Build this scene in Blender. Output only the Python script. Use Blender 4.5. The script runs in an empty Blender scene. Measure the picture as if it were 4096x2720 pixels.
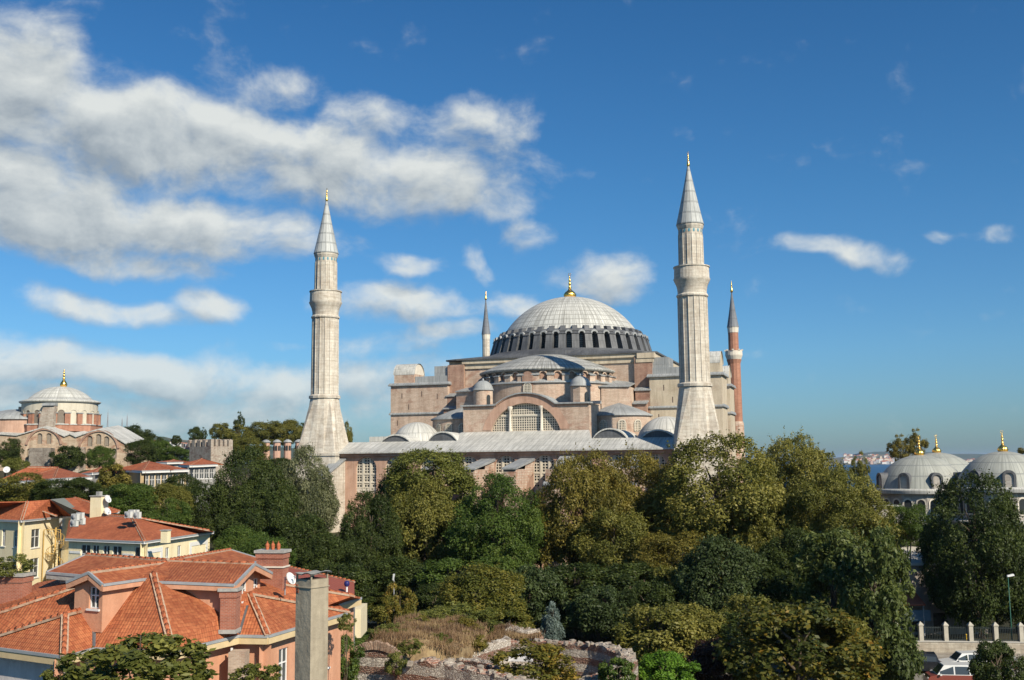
import bpy, bmesh, math, random
import numpy as np
from mathutils import Vector, Matrix, noise
from mathutils.geometry import tessellate_polygon
R = math.radians
rnd = random.Random(7)
SC = bpy.context.scene
COL = SC.collection
# ------------------------------------------------------------------ camera
F = 4164.0                      # focal length in photo pixels (photo 4096 x 2720)
CAMZ = 20.0
PITCH, ROLL = R(6.64), R(-0.6)
CM = Matrix.Rotation(R(90) + PITCH, 3, 'X') @ Matrix.Rotation(ROLL, 3, 'Z')
cd = bpy.data.cameras.new('camera'); cam = bpy.data.objects.new('camera', cd); COL.objects.link(cam)
cam.matrix_world = Matrix.Translation((0, 0, CAMZ)) @ CM.to_4x4()
cd.sensor_width = 36.0; cd.lens = 36.0 * F / 4096.0
cd.clip_start = 0.5; cd.clip_end = 60000
SC.camera = cam
def ray(sx, sy):
    return (CM @ Vector(((sx - 2048) / F, -(sy - 1360) / F, -1.0))).normalized()
def at(sx, sy, Y):              # point seen there at distance Y along the street axis
    d = ray(sx, sy); return Vector((0, 0, CAMZ)) + d * (Y / d.y)
def zat(sx, sy, z):             # point seen there at height z
    d = ray(sx, sy); return Vector((0, 0, CAMZ)) + d * ((z - CAMZ) / d.z)
# ------------------------------------------------------------------ light
SUN_EL, SUN_AZ = R(34.5), R(142)      # azimuth from +Y towards +X
sdir = Vector((math.sin(SUN_AZ) * math.cos(SUN_EL), math.cos(SUN_AZ) * math.cos(SUN_EL), math.sin(SUN_EL)))
ld = bpy.data.lights.new('sun', 'SUN'); ld.energy = 5.0; ld.angle = R(0.5); ld.color = (1.0, 0.89, 0.72)
sun = bpy.data.objects.new('sun', ld); COL.objects.link(sun)
sun.rotation_euler = sdir.to_track_quat('Z', 'Y').to_euler()
SC.view_settings.view_transform = 'Standard'; SC.view_settings.look = 'None'
SC.view_settings.exposure = 0.35; SC.view_settings.gamma = 1.0
SC.view_settings.use_curve_mapping = False
SC.cycles.max_bounces = 6; SC.cycles.diffuse_bounces = 3; SC.cycles.transmission_bounces = 2
SC.cycles.use_denoising = True
try: SC.cycles.denoiser = 'OPENIMAGEDENOISE'
except Exception: pass
# ------------------------------------------------------------------ world: sky and clouds by direction
W = bpy.data.worlds.new('World'); SC.world = W; W.use_nodes = True
def sky_world():
    nt = W.node_tree; nt.nodes.clear(); L = nt.links.new
    def n(t, tree=nt, **k):
        x = tree.nodes.new(t)
        for a, b in k.items(): setattr(x, a, b)
        return x
    def mth(op, a, b=None, tree=nt, clamp=False):
        x = tree.nodes.new('ShaderNodeMath'); x.operation = op; x.use_clamp = clamp
        for i, v in enumerate((a, b)):
            if v is None: continue
            if isinstance(v, (int, float)): x.inputs[i].default_value = v
            else: tree.links.new(v, x.inputs[i])
        return x.outputs[0]
    # cloud group: (azimuth, elevation) -> density
    g = bpy.data.node_groups.new('cloud_field', 'ShaderNodeTree')
    g.interface.new_socket('V', in_out='INPUT', socket_type='NodeSocketVector')
    g.interface.new_socket('D', in_out='OUTPUT', socket_type='NodeSocketFloat')
    gi = n('NodeGroupInput', g); go = n('NodeGroupOutput', g); gl = g.links.new
    wn = n('ShaderNodeTexNoise', g); wn.inputs['Scale'].default_value = 9; wn.inputs['Detail'].default_value = 3
    gl(gi.outputs[0], wn.inputs['Vector'])
    off = n('ShaderNodeVectorMath', g, operation='MULTIPLY_ADD'); gl(wn.outputs['Color'], off.inputs[0])
    off.inputs[1].default_value = (0.06, 0.04, 0); off.inputs[2].default_value = (-0.03, -0.02, 0)
    add = n('ShaderNodeVectorMath', g, operation='ADD'); gl(gi.outputs[0], add.inputs[0]); gl(off.outputs[0], add.inputs[1])
    acc = None
    for (cx, cy, rx, ry, rot, amp) in CLOUDS:
        d = ray(cx * 1.7348, cy * 1.7348)
        az = math.atan2(d.x, d.y); el = math.asin(d.z)
        mp = n('ShaderNodeMapping', g, vector_type='TEXTURE')
        if acc is None: gl(add.outputs[0], mp.inputs['Vector'])
        else:                     # evaluated one after the other: keeps the shader small
            sq = n('ShaderNodeVectorMath', g, operation='MULTIPLY_ADD'); gl(acc, sq.inputs[0]); sq.inputs[1].default_value = (1e-9,) * 3
            gl(add.outputs[0], sq.inputs[2]); gl(sq.outputs[0], mp.inputs['Vector'])
        mp.inputs['Location'].default_value = (az, el, 0)
        mp.inputs['Rotation'].default_value = (0, 0, R(-rot))
        mp.inputs['Scale'].default_value = (rx / 2400 * 1.25, ry / 2400 * 1.25, 1)
        ln = n('ShaderNodeVectorMath', g, operation='LENGTH'); gl(mp.outputs[0], ln.inputs[0])
        mr = n('ShaderNodeMapRange', g, interpolation_type='SMOOTHSTEP'); gl(ln.outputs['Value'], mr.inputs['Value'])
        mr.inputs['From Min'].default_value = .22; mr.inputs['From Max'].default_value = 1.25
        mr.inputs['To Min'].default_value = amp; mr.inputs['To Max'].default_value = 0
        if acc is None: acc = mr.outputs[0]
        else:
            sm = n('ShaderNodeMath', g, operation='SMOOTH_MAX'); sm.inputs[2].default_value = 0.25
            gl(acc, sm.inputs[0]); gl(mr.outputs[0], sm.inputs[1]); acc = sm.outputs[0]
    st = n('ShaderNodeVectorMath', g, operation='MULTIPLY'); gl(add.outputs[0], st.inputs[0]); st.inputs[1].default_value = (1.0, 1.35, 1)
    ns = n('ShaderNodeTexNoise', g); gl(st.outputs[0], ns.inputs['Vector'])
    ns.inputs['Scale'].default_value = 15; ns.inputs['Detail'].default_value = 9; ns.inputs['Roughness'].default_value = 0.58
    a = mth('SUBTRACT', ns.outputs['Fac'], 0.5, g)
    a = mth('MULTIPLY', a, 1.75, g)
    a = mth('ADD', a, acc, g)
    a = mth('SUBTRACT', a, 0.34, g)
    gl(a, go.inputs[0])
    tc = n('ShaderNodeTexCoord')
    sp = n('ShaderNodeSeparateXYZ'); L(tc.outputs['Generated'], sp.inputs[0])
    az = mth('ARCTAN2', sp.outputs['X'], sp.outputs['Y']); el = mth('ARCSINE', sp.outputs['Z'])
    cv = n('ShaderNodeCombineXYZ'); L(az, cv.inputs[0]); L(el, cv.inputs[1])
    g1 = n('ShaderNodeGroup', node_tree=g); L(cv.outputs[0], g1.inputs[0])
    sh = n('ShaderNodeVectorMath', operation='ADD'); L(cv.outputs[0], sh.inputs[0]); sh.inputs[1].default_value = (0.006, 0.019, 0)
    g2 = n('ShaderNodeGroup', node_tree=g); L(sh.outputs[0], g2.inputs[0])
    cov = n('ShaderNodeMapRange', interpolation_type='SMOOTHSTEP'); L(g1.outputs[0], cov.inputs['Value'])
    cov.inputs['From Min'].default_value = 0.0; cov.inputs['From Max'].default_value = 0.80
    # light on the cloud: thin towards the sun side = bright, thick above = grey base
    dif = mth('SUBTRACT', g1.outputs[0], g2.outputs[0])
    lit = mth('MULTIPLY_ADD', dif, 0.55); lit.node.inputs[2].default_value = 0.60
    s3 = n('ShaderNodeVectorMath', operation='MULTIPLY'); L(cv.outputs[0], s3.inputs[0]); s3.inputs[1].default_value = (1, 2.1, 1)
    n3 = n('ShaderNodeTexNoise'); L(s3.outputs[0], n3.inputs['Vector']); n3.inputs['Scale'].default_value = 9.5; n3.inputs['Detail'].default_value = 6; n3.inputs['Roughness'].default_value = .6; n3.inputs['Distortion'].default_value = .4
    inner = mth('MULTIPLY', mth('SUBTRACT', n3.outputs['Fac'], .5), .75)
    lit = mth('ADD', lit, inner)
    thick = n('ShaderNodeMapRange'); L(g2.outputs[0], thick.inputs['Value'])
    thick.inputs['From Min'].default_value = 0.1; thick.inputs['From Max'].default_value = 1.0
    thick.inputs['To Min'].default_value = 0.0; thick.inputs['To Max'].default_value = 0.22
    lit = mth('SUBTRACT', lit, thick.outputs[0], clamp=True)
    cr = n('ShaderNodeValToRGB'); L(lit, cr.inputs[0])
    e = cr.color_ramp.elements
    e[0].position = 0.12; e[0].color = (0.25, 0.29, 0.325, 1)
    e[1].position = 0.86; e[1].color = (0.61, 0.63, 0.605, 1)
    x = e.new(0.46); x.color = (0.42, 0.455, 0.465, 1)
    sky = n('ShaderNodeTexSky', sky_type='NISHITA', sun_disc=False, sun_elevation=SUN_EL, sun_rotation=SUN_AZ,
            air_density=1.0, dust_density=0.6, ozone_density=2.2, altitude=50)
    skm = n('ShaderNodeVectorMath', operation='SCALE'); L(sky.outputs[0], skm.inputs[0]); skm.inputs['Scale'].default_value = 0.088
    hs = n('ShaderNodeHueSaturation'); L(skm.outputs[0], hs.inputs['Color']); hs.inputs['Saturation'].default_value = SKY_SAT
    tint = n('ShaderNodeValToRGB'); L(el, tint.inputs[0])
    te = tint.color_ramp.elements
    for i, (p, c) in enumerate(SKY_TINT):
        q = te[i] if i < 2 else te.new(p)
        q.position = p; q.color = (*c, 1)
    mul = n('ShaderNodeMix', data_type='RGBA', blend_type='MULTIPLY'); mul.inputs['Factor'].default_value = 1
    L(hs.outputs[0], mul.inputs['A']); L(tint.outputs[0], mul.inputs['B'])
    # distant clouds sink into the air near the horizon
    fade = n('ShaderNodeMapRange'); L(el, fade.inputs['Value'])
    fade.inputs['From Min'].default_value = 0.0; fade.inputs['From Max'].default_value = 0.16
    fade.inputs['To Min'].default_value = 0.68; fade.inputs['To Max'].default_value = 0.94
    cf = mth('MULTIPLY', cov.outputs[0], fade.outputs[0])
    mx = n('ShaderNodeMix', data_type='RGBA'); L(cf, mx.inputs['Factor']); L(mul.outputs['Result'], mx.inputs['A']); L(cr.outputs[0], mx.inputs['B'])
    bg = n('ShaderNodeBackground'); L(mx.outputs['Result'], bg.inputs['Color']); bg.inputs['Strength'].default_value = 1.0
    out = n('ShaderNodeOutputWorld'); L(bg.outputs[0], out.inputs['Surface'])
SKY_SAT = 1.05
SKY_TINT = [(0.0, (0.40, 0.59, 0.83)), (0.5, (0.24, 0.62, 0.90)), (0.10, (0.41, 0.71, 0.97)), (0.25, (0.33, 0.70, 0.95))]
# photo position (2361 x 1568 px), half sizes, tilt, strength
CLOUDS = [(-50, 220, 300, 190, 0, 1.15), (200, 310, 320, 120, 6, 1.15), (480, 320, 330, 112, 4, 1.15), (760, 380, 280, 112, 8, 1.1),
 (980, 420, 260, 112, 4, 1.05), (1130, 400, 140, 120, 0, .8), (1060, 275, 240, 80, 0, .72), (860, 265, 170, 75, 0, .7), (550, 170, 130, 95, 0, .64), (650, 200, 130, 75, 0, .64), (1180, 290, 110, 70, 0, .62),
 (120, 110, 150, 90, 30, .75), (250, 40, 120, 70, 20, .4), (100, 500, 340, 95, 3, 1.15), (420, 522, 340, 85, 4, 1.15), (640, 535, 170, 58, 5, 1.0), (250, 600, 260, 42, 4, .95),
 (760, 560, 110, 40, 0, .6), (60, 400, 340, 110, 0, 1.1), (100, 830, 300, 66, 4, 1.1), (350, 860, 300, 58, 8, 1.1), (580, 885, 240, 64, 4, 1.0), (200, 935, 450, 70, 2, .95), (620, 935, 360, 70, 2, .92), (930, 885, 330, 75, 0, .82),
 (205, 700, 170, 44, 6, 1.0), (330, 720, 120, 38, 6, .95), (490, 720, 95, 40, 6, .98),  (650, 798, 90, 16, 0, .5), (900, 705, 190, 56, 0, .95), (1020, 705, 100, 40, 0, .8), (900, 800, 160, 38, 0, .72),
 (1040, 766, 140, 36, 0, .76), (1180, 705, 130, 42, 0, .84), (1375, 638, 140, 66, 4, .88), (1205, 545, 75, 46, 0, .8), (1100, 605, 44, 66, -20, .62),
 (930, 608, 100, 34, 0, .7), (960, 900, 300, 70, 0, .6), (1885, 570, 95, 30, 8, .84), (1975, 590, 105, 34, 8, .88), (2055, 612, 66, 38, 10, .88), (2165, 556, 44, 24, 0, .72),
 (2310, 533, 52, 30, 0, .72), (2235, 548, 90, 18, -8, .5), (1740, 812, 50, 16, 0, .4), (840, 95, 110, 45, 0, .38), (410, 105, 90, 32, 0, .38), (690, 65, 70, 28, 0, .33), (1130, 470, 120, 60, 0, .75), (800, 880, 250, 60, 0, .5)]
sky_world()
W.cycles.sampling_method = 'MANUAL'; W.cycles.sample_map_resolution = 256
# ------------------------------------------------------------------ materials
MATS = {}
def hexlin(h):
    h = h.lstrip('#'); v = [int(h[i:i+2], 16) / 255 for i in (0, 2, 4)]
    return tuple(c / 12.92 if c <= .04045 else ((c + .055) / 1.055) ** 2.4 for c in v)
class NT:
    def __init__(s, name):
        m = bpy.data.materials.new(name); m.use_nodes = True; s.m = m; s.t = m.node_tree
        s.b = s.t.nodes['Principled BSDF']; s.L = s.t.links.new; MATS[name] = m
        s.b.inputs['Specular IOR Level'].default_value = 0.25
    def n(s, typ, **k):
        x = s.t.nodes.new(typ)
        for a, v in k.items():
            if a in x.inputs.keys(): x.inputs[a].default_value = v
            else: setattr(x, a, v)
        return x
    def pos(s): return s.n('ShaderNodeNewGeometry').outputs['Position']
    def uv(s): return s.n('ShaderNodeUVMap').outputs[0]
    def scaled(s, vec, sc):
        x = s.n('ShaderNodeVectorMath', operation='MULTIPLY'); s.L(vec, x.inputs[0]); x.inputs[1].default_value = sc; return x.outputs[0]
    def noise(s, vec, scale, detail=4, rough=.55, dist=0.0):
        x = s.n('ShaderNodeTexNoise', Scale=scale, Detail=detail, Roughness=rough, Distortion=dist); s.L(vec, x.inputs['Vector']); return x.outputs['Fac']
    def ramp(s, fac, stops):
        x = s.n('ShaderNodeValToRGB'); s.L(fac, x.inputs[0]); e = x.color_ramp.elements
        for i, (p, c) in enumerate(stops):
            q = e[i] if i < 2 else e.new(p)
            q.position = p; q.color = (*c, 1) if len(c) == 3 else c
        return x.outputs[0]
    def fr(s, fac, a, b, lo=0., hi=1.):
        x = s.n('ShaderNodeMapRange'); s.L(fac, x.inputs[0])
        for i, v in zip((1, 2, 3, 4), (a, b, lo, hi)): x.inputs[i].default_value = v
        return x.outputs[0]
    def mix(s, fac, a, b, mode='MIX'):
        x = s.n('ShaderNodeMix', data_type='RGBA', blend_type=mode)
        for k, v in (('Factor', fac), ('A', a), ('B', b)):
            if isinstance(v, (int, float)): x.inputs[k].default_value = v
            elif isinstance(v, tuple): x.inputs[k].default_value = (*v, 1)
            else: s.L(v, x.inputs[k])
        return x.outputs['Result']
    def m2(s, op, a, b=0.0, clamp=False):
        x = s.n('ShaderNodeMath', operation=op, use_clamp=clamp)
        for i, v in enumerate((a, b)):
            if isinstance(v, (int, float)): x.inputs[i].default_value = v
            else: s.L(v, x.inputs[i])
        return x.outputs[0]
    def brick(s, vec, bw, bh, mortar, offset=.5, smooth=.1):
        x = s.n('ShaderNodeTexBrick', offset=offset); s.L(vec, x.inputs['Vector'])
        for k, v in (('Scale', 1), ('Brick Width', bw), ('Row Height', bh), ('Mortar Size', mortar), ('Mortar Smooth', smooth)): x.inputs[k].default_value = v
        x.inputs['Color1'].default_value = (0, 0, 0, 1); x.inputs['Color2'].default_value = (1, 1, 1, 1); x.inputs['Mortar'].default_value = (.5, .5, .5, 1)
        return x
    def bump(s, h, strength=.4, dist=.05, prev=None):
        x = s.n('ShaderNodeBump', Strength=strength, Distance=dist); s.L(h, x.inputs['Height'])
        if prev is not None: s.L(prev, x.inputs['Normal'])
        return x.outputs[0]
    def done(s, col, rough=.9, nrm=None, metal=0.0, spec=None):
        if isinstance(col, tuple): s.b.inputs['Base Color'].default_value = (*col, 1)
        else: s.L(col, s.b.inputs['Base Color'])
        if isinstance(rough, (int, float)): s.b.inputs['Roughness'].default_value = rough
        else: s.L(rough, s.b.inputs['Roughness'])
        s.b.inputs['Metallic'].default_value = metal
        if spec is not None: s.b.inputs['Specular IOR Level'].default_value = spec
        if nrm is not None: s.L(nrm, s.b.inputs['Normal'])
        return s.m
def wallmat(name, ca, cb, cp, brick=None, ps=.12, patch=(.52, .66), stain=.35, grain=.25, bumpd=.03, rough=.92):
    t = NT(name); p = t.pos()
    c = t.ramp(t.noise(p, ps * 3.1, 6, .65), [(.32, ca), (.68, cb)])
    c = t.mix(t.fr(t.noise(t.scaled(p, (1, 1, 1.6)), ps, 7, .7, .6), *patch), c, cp)
    g = t.noise(p, 5.5, 4, .7)
    c = t.mix(grain, c, t.ramp(g, [(.25, (.15, .13, .12)), (.75, (1, 1, 1))]), 'MULTIPLY')
    h = g
    if brick:
        bw, bh, mo, var, mc = brick
        b = t.brick(t.uv(), bw, bh, mo)
        st_ = t.noise(t.scaled(p, (.35, .35, 2.4)), 1.3, 6, .75)
        c = t.mix(.4, c, t.ramp(st_, [(.36, (.55, .46, .41)), (.56, (1, 1, 1))]), 'MULTIPLY')
        c = t.mix(t.m2('MULTIPLY', b.outputs['Color'], var), c, t.mix(1.0, c, (.62, .5, .44), 'MULTIPLY'))
        c = t.mix(t.m2('MULTIPLY', b.outputs['Fac'], .55), c, mc)
        h = t.m2('SUBTRACT', t.m2('MULTIPLY', g, .6), t.m2('MULTIPLY', b.outputs['Fac'], .5))
    if stain:
        s = t.noise(t.scaled(p, (1.3, 1.3, .12)), .9, 5, .7)
        c = t.mix(stain, c, t.ramp(s, [(.36, (.38, .35, .33)), (.58, (1, 1, 1))]), 'MULTIPLY')
    return t.done(c, rough, t.bump(h, .55, bumpd))
def leadmat(name, ca, cb, su, sv, dark=(.12, .12, .12), streak=.4, off=.5, seam=.035, rough=.62, ps=.25):
    t = NT(name); p = t.pos(); uv = t.uv()
    c = t.ramp(t.noise(p, ps, 6, .65), [(.35, ca), (.66, cb)])
    b = t.brick(uv, su, sv, seam * su, off, .3)
    c = t.mix(t.m2('MULTIPLY', b.outputs['Color'], .28), c, t.mix(1., c, (.66, .68, .7), 'MULTIPLY'))
    s = t.noise(t.scaled(uv, (2.6 / su, .16 / sv, 1)), 1.0, 5, .65)
    c = t.mix(streak, c, t.ramp(s, [(.38, (.30, .29, .27)), (.56, (1, 1, 1))]), 'MULTIPLY')
    c = t.mix(t.m2('MULTIPLY', b.outputs['Fac'], .62), c, dark)
    return t.done(c, rough, t.bump(t.m2('SUBTRACT', t.noise(p, 1.6, 3), b.outputs['Fac']), .4, .05), spec=.4)
def tilemat(name, c1, c2, c3, row=.23, tw=.17, dark=.55, weather=.4):
    t = NT(name); p = t.pos(); uv = t.uv()
    b = t.brick(uv, tw, row, .0, .5)
    sp = t.n('ShaderNodeSeparateXYZ'); t.L(uv, sp.inputs[0])
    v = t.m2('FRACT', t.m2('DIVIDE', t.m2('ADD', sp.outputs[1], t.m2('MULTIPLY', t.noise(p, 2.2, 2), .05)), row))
    u = t.m2('FRACT', t.m2('DIVIDE', sp.outputs[0], tw))
    wav = t.m2('SINE', t.m2('MULTIPLY', u, math.pi))
    big = t.noise(p, .42, 5, .7, .5)
    c = t.ramp(b.outputs['Color'], [(.05, c2), (.95, c1)])
    c = t.mix(t.fr(t.noise(t.scaled(uv, (.9 / tw * .25, 1 / row * .5, 1)), 1.4, 4, .8), .56, .74), c, c3)
    c = t.mix(weather, c, t.ramp(big, [(.34, (.42, .36, .36)), (.62, (1, 1, 1))]), 'MULTIPLY')
    pale = t.fr(t.noise(p, 1.9, 5, .75), .64, .8, 0, .5)
    c = t.mix(pale, c, (.62, .40, .24))
    gap = t.fr(v, .0, .16, dark, 0.)  # shade under each tile lip, painted as a dark line per course
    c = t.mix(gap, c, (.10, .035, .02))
    h = t.m2('ADD', t.m2('MULTIPLY', v, -1.0), t.m2('MULTIPLY', wav, .45))
    return t.done(c, .85, t.bump(h, .8, .06))
def flatmat(name, c, rough=.6, var=.25, scale=2.0, metal=0., spec=.3):
    t = NT(name); p = t.pos()
    cc = t.mix(var, c, t.ramp(t.noise(p, scale, 6, .7), [(.3, (.35, .34, .33)), (.65, (1, 1, 1))]), 'MULTIPLY')
    return t.done(cc, rough, t.bump(t.noise(p, scale * 6, 3), .2, .01), metal, spec)
def leafmat(name, stops, transl=.35):
    t = NT(name)
    a = t.n('ShaderNodeAttribute', attribute_name='tint')
    oi = t.n('ShaderNodeObjectInfo')
    f = t.m2('ADD', a.outputs['Fac'], t.m2('MULTIPLY', t.m2('SUBTRACT', oi.outputs['Random'], .5), .12))
    c = t.ramp(f, stops)
    t.done(c, .55, spec=.3)
    tr = t.n('ShaderNodeBsdfTranslucent'); t.L(t.mix(1., c, (1.25, 1.2, .7), 'MULTIPLY'), tr.inputs['Color'])
    mx = t.n('ShaderNodeMixShader'); mx.inputs[0].default_value = transl
    t.L(t.b.outputs[0], mx.inputs[1]); t.L(tr.outputs[0], mx.inputs[2])
    t.L(mx.outputs[0], t.t.nodes['Material Output'].inputs['Surface'])
    return t.m
# ------------------------------------------------------------------ mesh builder
ROOT = {}                        # thing -> (loc, rotz)
class MB:
    def __init__(s): s.v = []; s.f = []; s.uv = []; s.sm = []
    def face(s, pts, uv=None, smooth=False):
        i = len(s.v); s.v += [Vector(p) for p in pts]; s.f.append(list(range(i, i + len(pts)))); s.uv.append(uv); s.sm.append(smooth)
    def box(s, x0, x1, y0, y1, z0, z1, rot=0., c=None):
        P = [Vector((x, y, z)) for z in (z0, z1) for x, y in ((x0, y0), (x1, y0), (x1, y1), (x0, y1))]
        if rot:
            m = Matrix.Rotation(rot, 3, 'Z'); c = Vector(c or ((x0 + x1) / 2, (y0 + y1) / 2, 0))
            P = [m @ (p - c) + c for p in P]
        for q in ((3, 2, 1, 0), (4, 5, 6, 7), (0, 1, 5, 4), (1, 2, 6, 5), (2, 3, 7, 6), (3, 0, 4, 7)): s.face([P[k] for k in q])
    def bar(s, a, b, w, h=None, up=Vector((0, 0, 1))):
        a = Vector(a); b = Vector(b); h = h or w; d = (b - a).normalized()
        x = d.cross(up); x = x.normalized() if x.length > 1e-4 else Vector((1, 0, 0)); y = x.cross(d)
        P = [p + x * (i * w / 2) + y * (j * h / 2) for p in (a, b) for i, j in ((-1, -1), (1, -1), (1, 1), (-1, 1))]
        for q in ((3, 2, 1, 0), (4, 5, 6, 7), (0, 1, 5, 4), (1, 2, 6, 5), (2, 3, 7, 6), (3, 0, 4, 7)): s.face([P[k] for k in q])
    def tube(s, pts, radii, n=8, smooth=True, cap=True):
        pts = [Vector(p) for p in pts]; rings = []
        for i, p in enumerate(pts):
            d = (pts[min(i + 1, len(pts) - 1)] - pts[max(i - 1, 0)]).normalized()
            x = d.cross(Vector((0, .02, 1))); x = x.normalized() if x.length > 1e-3 else Vector((1, 0, 0)); y = d.cross(x)
            r = radii[i] if isinstance(radii, (list, tuple)) else radii
            rings.append([p + (x * math.cos(2 * math.pi * k / n) + y * math.sin(2 * math.pi * k / n)) * r for k in range(n)])
        for a, b in zip(rings, rings[1:]):
            for k in range(n): s.face([a[k], a[(k + 1) % n], b[(k + 1) % n], b[k]], smooth=smooth)
        if cap: s.face(rings[0][::-1]); s.face(rings[-1])
    def lathe(s, prof, n=32, c=(0, 0), a0=0., a1=2 * math.pi, su=None, sv=1., smooth=True, rmod=None, cap=True):
        """prof: list of (r, z); su = uv units around; rmod(angle) scales the radius"""
        cx, cy = c; closed = abs(a1 - a0 - 2 * math.pi) < 1e-6
        su = su if su is not None else None
        arc = [0]
        for (r0, z0), (r1, z1) in zip(prof, prof[1:]): arc.append(arc[-1] + math.hypot(r1 - r0, z1 - z0))
        def P(r, z, k):
            a = a0 + (a1 - a0) * k / n; r = r * (rmod(a) if rmod else 1)
            return Vector((cx + r * math.cos(a), cy + r * math.sin(a), z))
        rm = max(r for r, z in prof)
        for i in range(len(prof) - 1):
            (r0, z0), (r1, z1) = prof[i], prof[i + 1]
            for k in range(n):
                u0, u1 = ((k / n * (su or rm * (a1 - a0))), ((k + 1) / n * (su or rm * (a1 - a0))))
                v0, v1 = arc[i] / sv, arc[i + 1] / sv
                if r1 < 1e-5: s.face([P(r0, z0, k), P(r0, z0, k + 1), P(0, z1, k)], [(u0, v0), (u1, v0), ((u0 + u1) / 2, v1)], smooth)
                elif r0 < 1e-5: s.face([P(0, z0, k), P(r1, z1, k + 1), P(r1, z1, k)], [((u0 + u1) / 2, v0), (u1, v1), (u0, v1)], smooth)
                else: s.face([P(r0, z0, k), P(r0, z0, k + 1), P(r1, z1, k + 1), P(r1, z1, k)], [(u0, v0), (u1, v0), (u1, v1), (u0, v1)], smooth)
    def loft(s, rings, smooth=False, cap=True):
        for a, b in zip(rings, rings[1:]):
            n = len(a)
            for k in range(n): s.face([a[k], a[(k + 1) % n], b[(k + 1) % n], b[k]], smooth=smooth)
        if cap: s.face(rings[-1]); s.face(rings[0][::-1])
    def prism(s, poly, z0, z1):
        n = len(poly); a = sum(poly[i][0] * poly[(i + 1) % n][1] - poly[(i + 1) % n][0] * poly[i][1] for i in range(n))
        if a < 0: poly = poly[::-1]
        s.loft([[(x, y, z0) for x, y in poly], [(x, y, z1) for x, y in poly]])
    def holed(s, outer, holes, mp, depth, back=False):
        """flat panel (2d outline with holes) mapped by mp(u, v, w), w going inwards; reveals run to w=depth"""
        polys = [[Vector((u, v, 0)) for u, v in outer]] + [[Vector((u, v, 0)) for u, v in h] for h in holes]
        flat = [p for q in polys for p in q]
        def outw(tri):
            a, b, c = tri; return (b - a).cross(c - a).z
        for tr in tessellate_polygon(polys):
            t = [flat[i] for i in tr]
            if outw(t) < 0: t = t[::-1]
            s.face([mp(p.x, p.y, 0) for p in t], [(p.x, p.y) for p in t])
            if back: s.face([mp(p.x, p.y, depth) for p in t[::-1]], [(p.x, p.y) for p in t[::-1]])
        for qi, q in enumerate(polys):
            if qi == 0 and not back: continue
            n = len(q)
            for i in range(n):
                a, b = q[i], q[(i + 1) % n]
                s.face([mp(a.x, a.y, 0), mp(b.x, b.y, 0), mp(b.x, b.y, depth), mp(a.x, a.y, depth)])
    def build(s, name, mat, parent=None, world=False, weld=False):
        me = bpy.data.meshes.new(name)
        V = s.v
        if world and parent is not None:
            loc, rz = ROOT[root_of(parent)]; mi = Matrix.Rotation(-rz, 3, 'Z'); V = [mi @ (p - loc) for p in V]
        me.from_pydata([tuple(p) for p in V], [], s.f)
        ul = me.uv_layers.new(name='UVMap'); data = np.zeros(len(me.loops) * 2, dtype=np.float32); k = 0
        Z = Vector((0, 0, 1))
        for f, uv in zip(s.f, s.uv):
            if uv is None:
                P = [V[i] for i in f]; nr = Vector((0, 0, 0))
                for i in range(len(P)): nr += P[i].cross(P[(i + 1) % len(P)])
                nr = nr.normalized() if nr.length > 1e-9 else Z
                if abs(nr.z) > .9995: h, g = Vector((1, 0, 0)), Vector((0, 1, 0))
                else: h = Z.cross(nr).normalized(); g = nr.cross(h)
                uv = [(p.dot(h), p.dot(g)) for p in P]
            for a, b in uv: data[k] = a; data[k + 1] = b; k += 2
        ul.data.foreach_set('uv', data)
        me.polygons.foreach_set('use_smooth', s.sm)
        if any(s.sm) or weld:
            bm = bmesh.new(); bm.from_mesh(me); bmesh.ops.remove_doubles(bm, verts=bm.verts, dist=1e-4); bm.to_mesh(me); bm.free()
        me.materials.append(mat if not isinstance(mat, str) else MATS[mat])
        o = bpy.data.objects.new(name, me); COL.objects.link(o)
        if parent is not None: o.parent = parent
        return o
def root_of(o):
    while o.parent is not None: o = o.parent
    return o
def thing(name, label, cat, loc=(0, 0, 0), rotz=0., group=None):
    o = bpy.data.objects.new(name, None); COL.objects.link(o); o.empty_display_size = .5
    o.location = loc; o.rotation_euler = (0, 0, rotz); o['label'] = label; o['category'] = cat
    if group: o['group'] = group
    ROOT[o] = (Vector(loc), rotz); return o
def tag(o, label, cat, group=None):
    o['label'] = label; o['category'] = cat
    if group: o['group'] = group
    return o
def struct(o, kind='structure'): o['kind'] = kind; return o
def copy_tree(o, loc=None, rotz=None, label=None, group=None):
    r = o.copy(); COL.objects.link(r)
    if loc is not None: r.location = loc
    if rotz is not None: r.rotation_euler = (0, 0, rotz)
    if label: r['label'] = label
    if group: r['group'] = group
    ROOT[r] = (Vector(r.location), r.rotation_euler[2])
    for c in list(o.children):
        q = c.copy(); COL.objects.link(q); q.parent = r
        for d in c.children:
            w = d.copy(); COL.objects.link(w); w.parent = q
    return r
def arch(cx, w, z0, z1, n=12):            # outline of an arched opening, z1 = crown
    r = w / 2; zs = z1 - r; a = [(cx - r, z0), (cx + r, z0)]
    return a + [(cx + r * math.cos(math.pi * k / n), zs + r * math.sin(math.pi * k / n)) for k in range(n + 1)]
def lin(a, b, t): return a + (b - a) * t
def smooth(a, b, x):
    t = max(0, min(1, (x - a) / (b - a))); return t * t * (3 - 2 * t)
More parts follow.
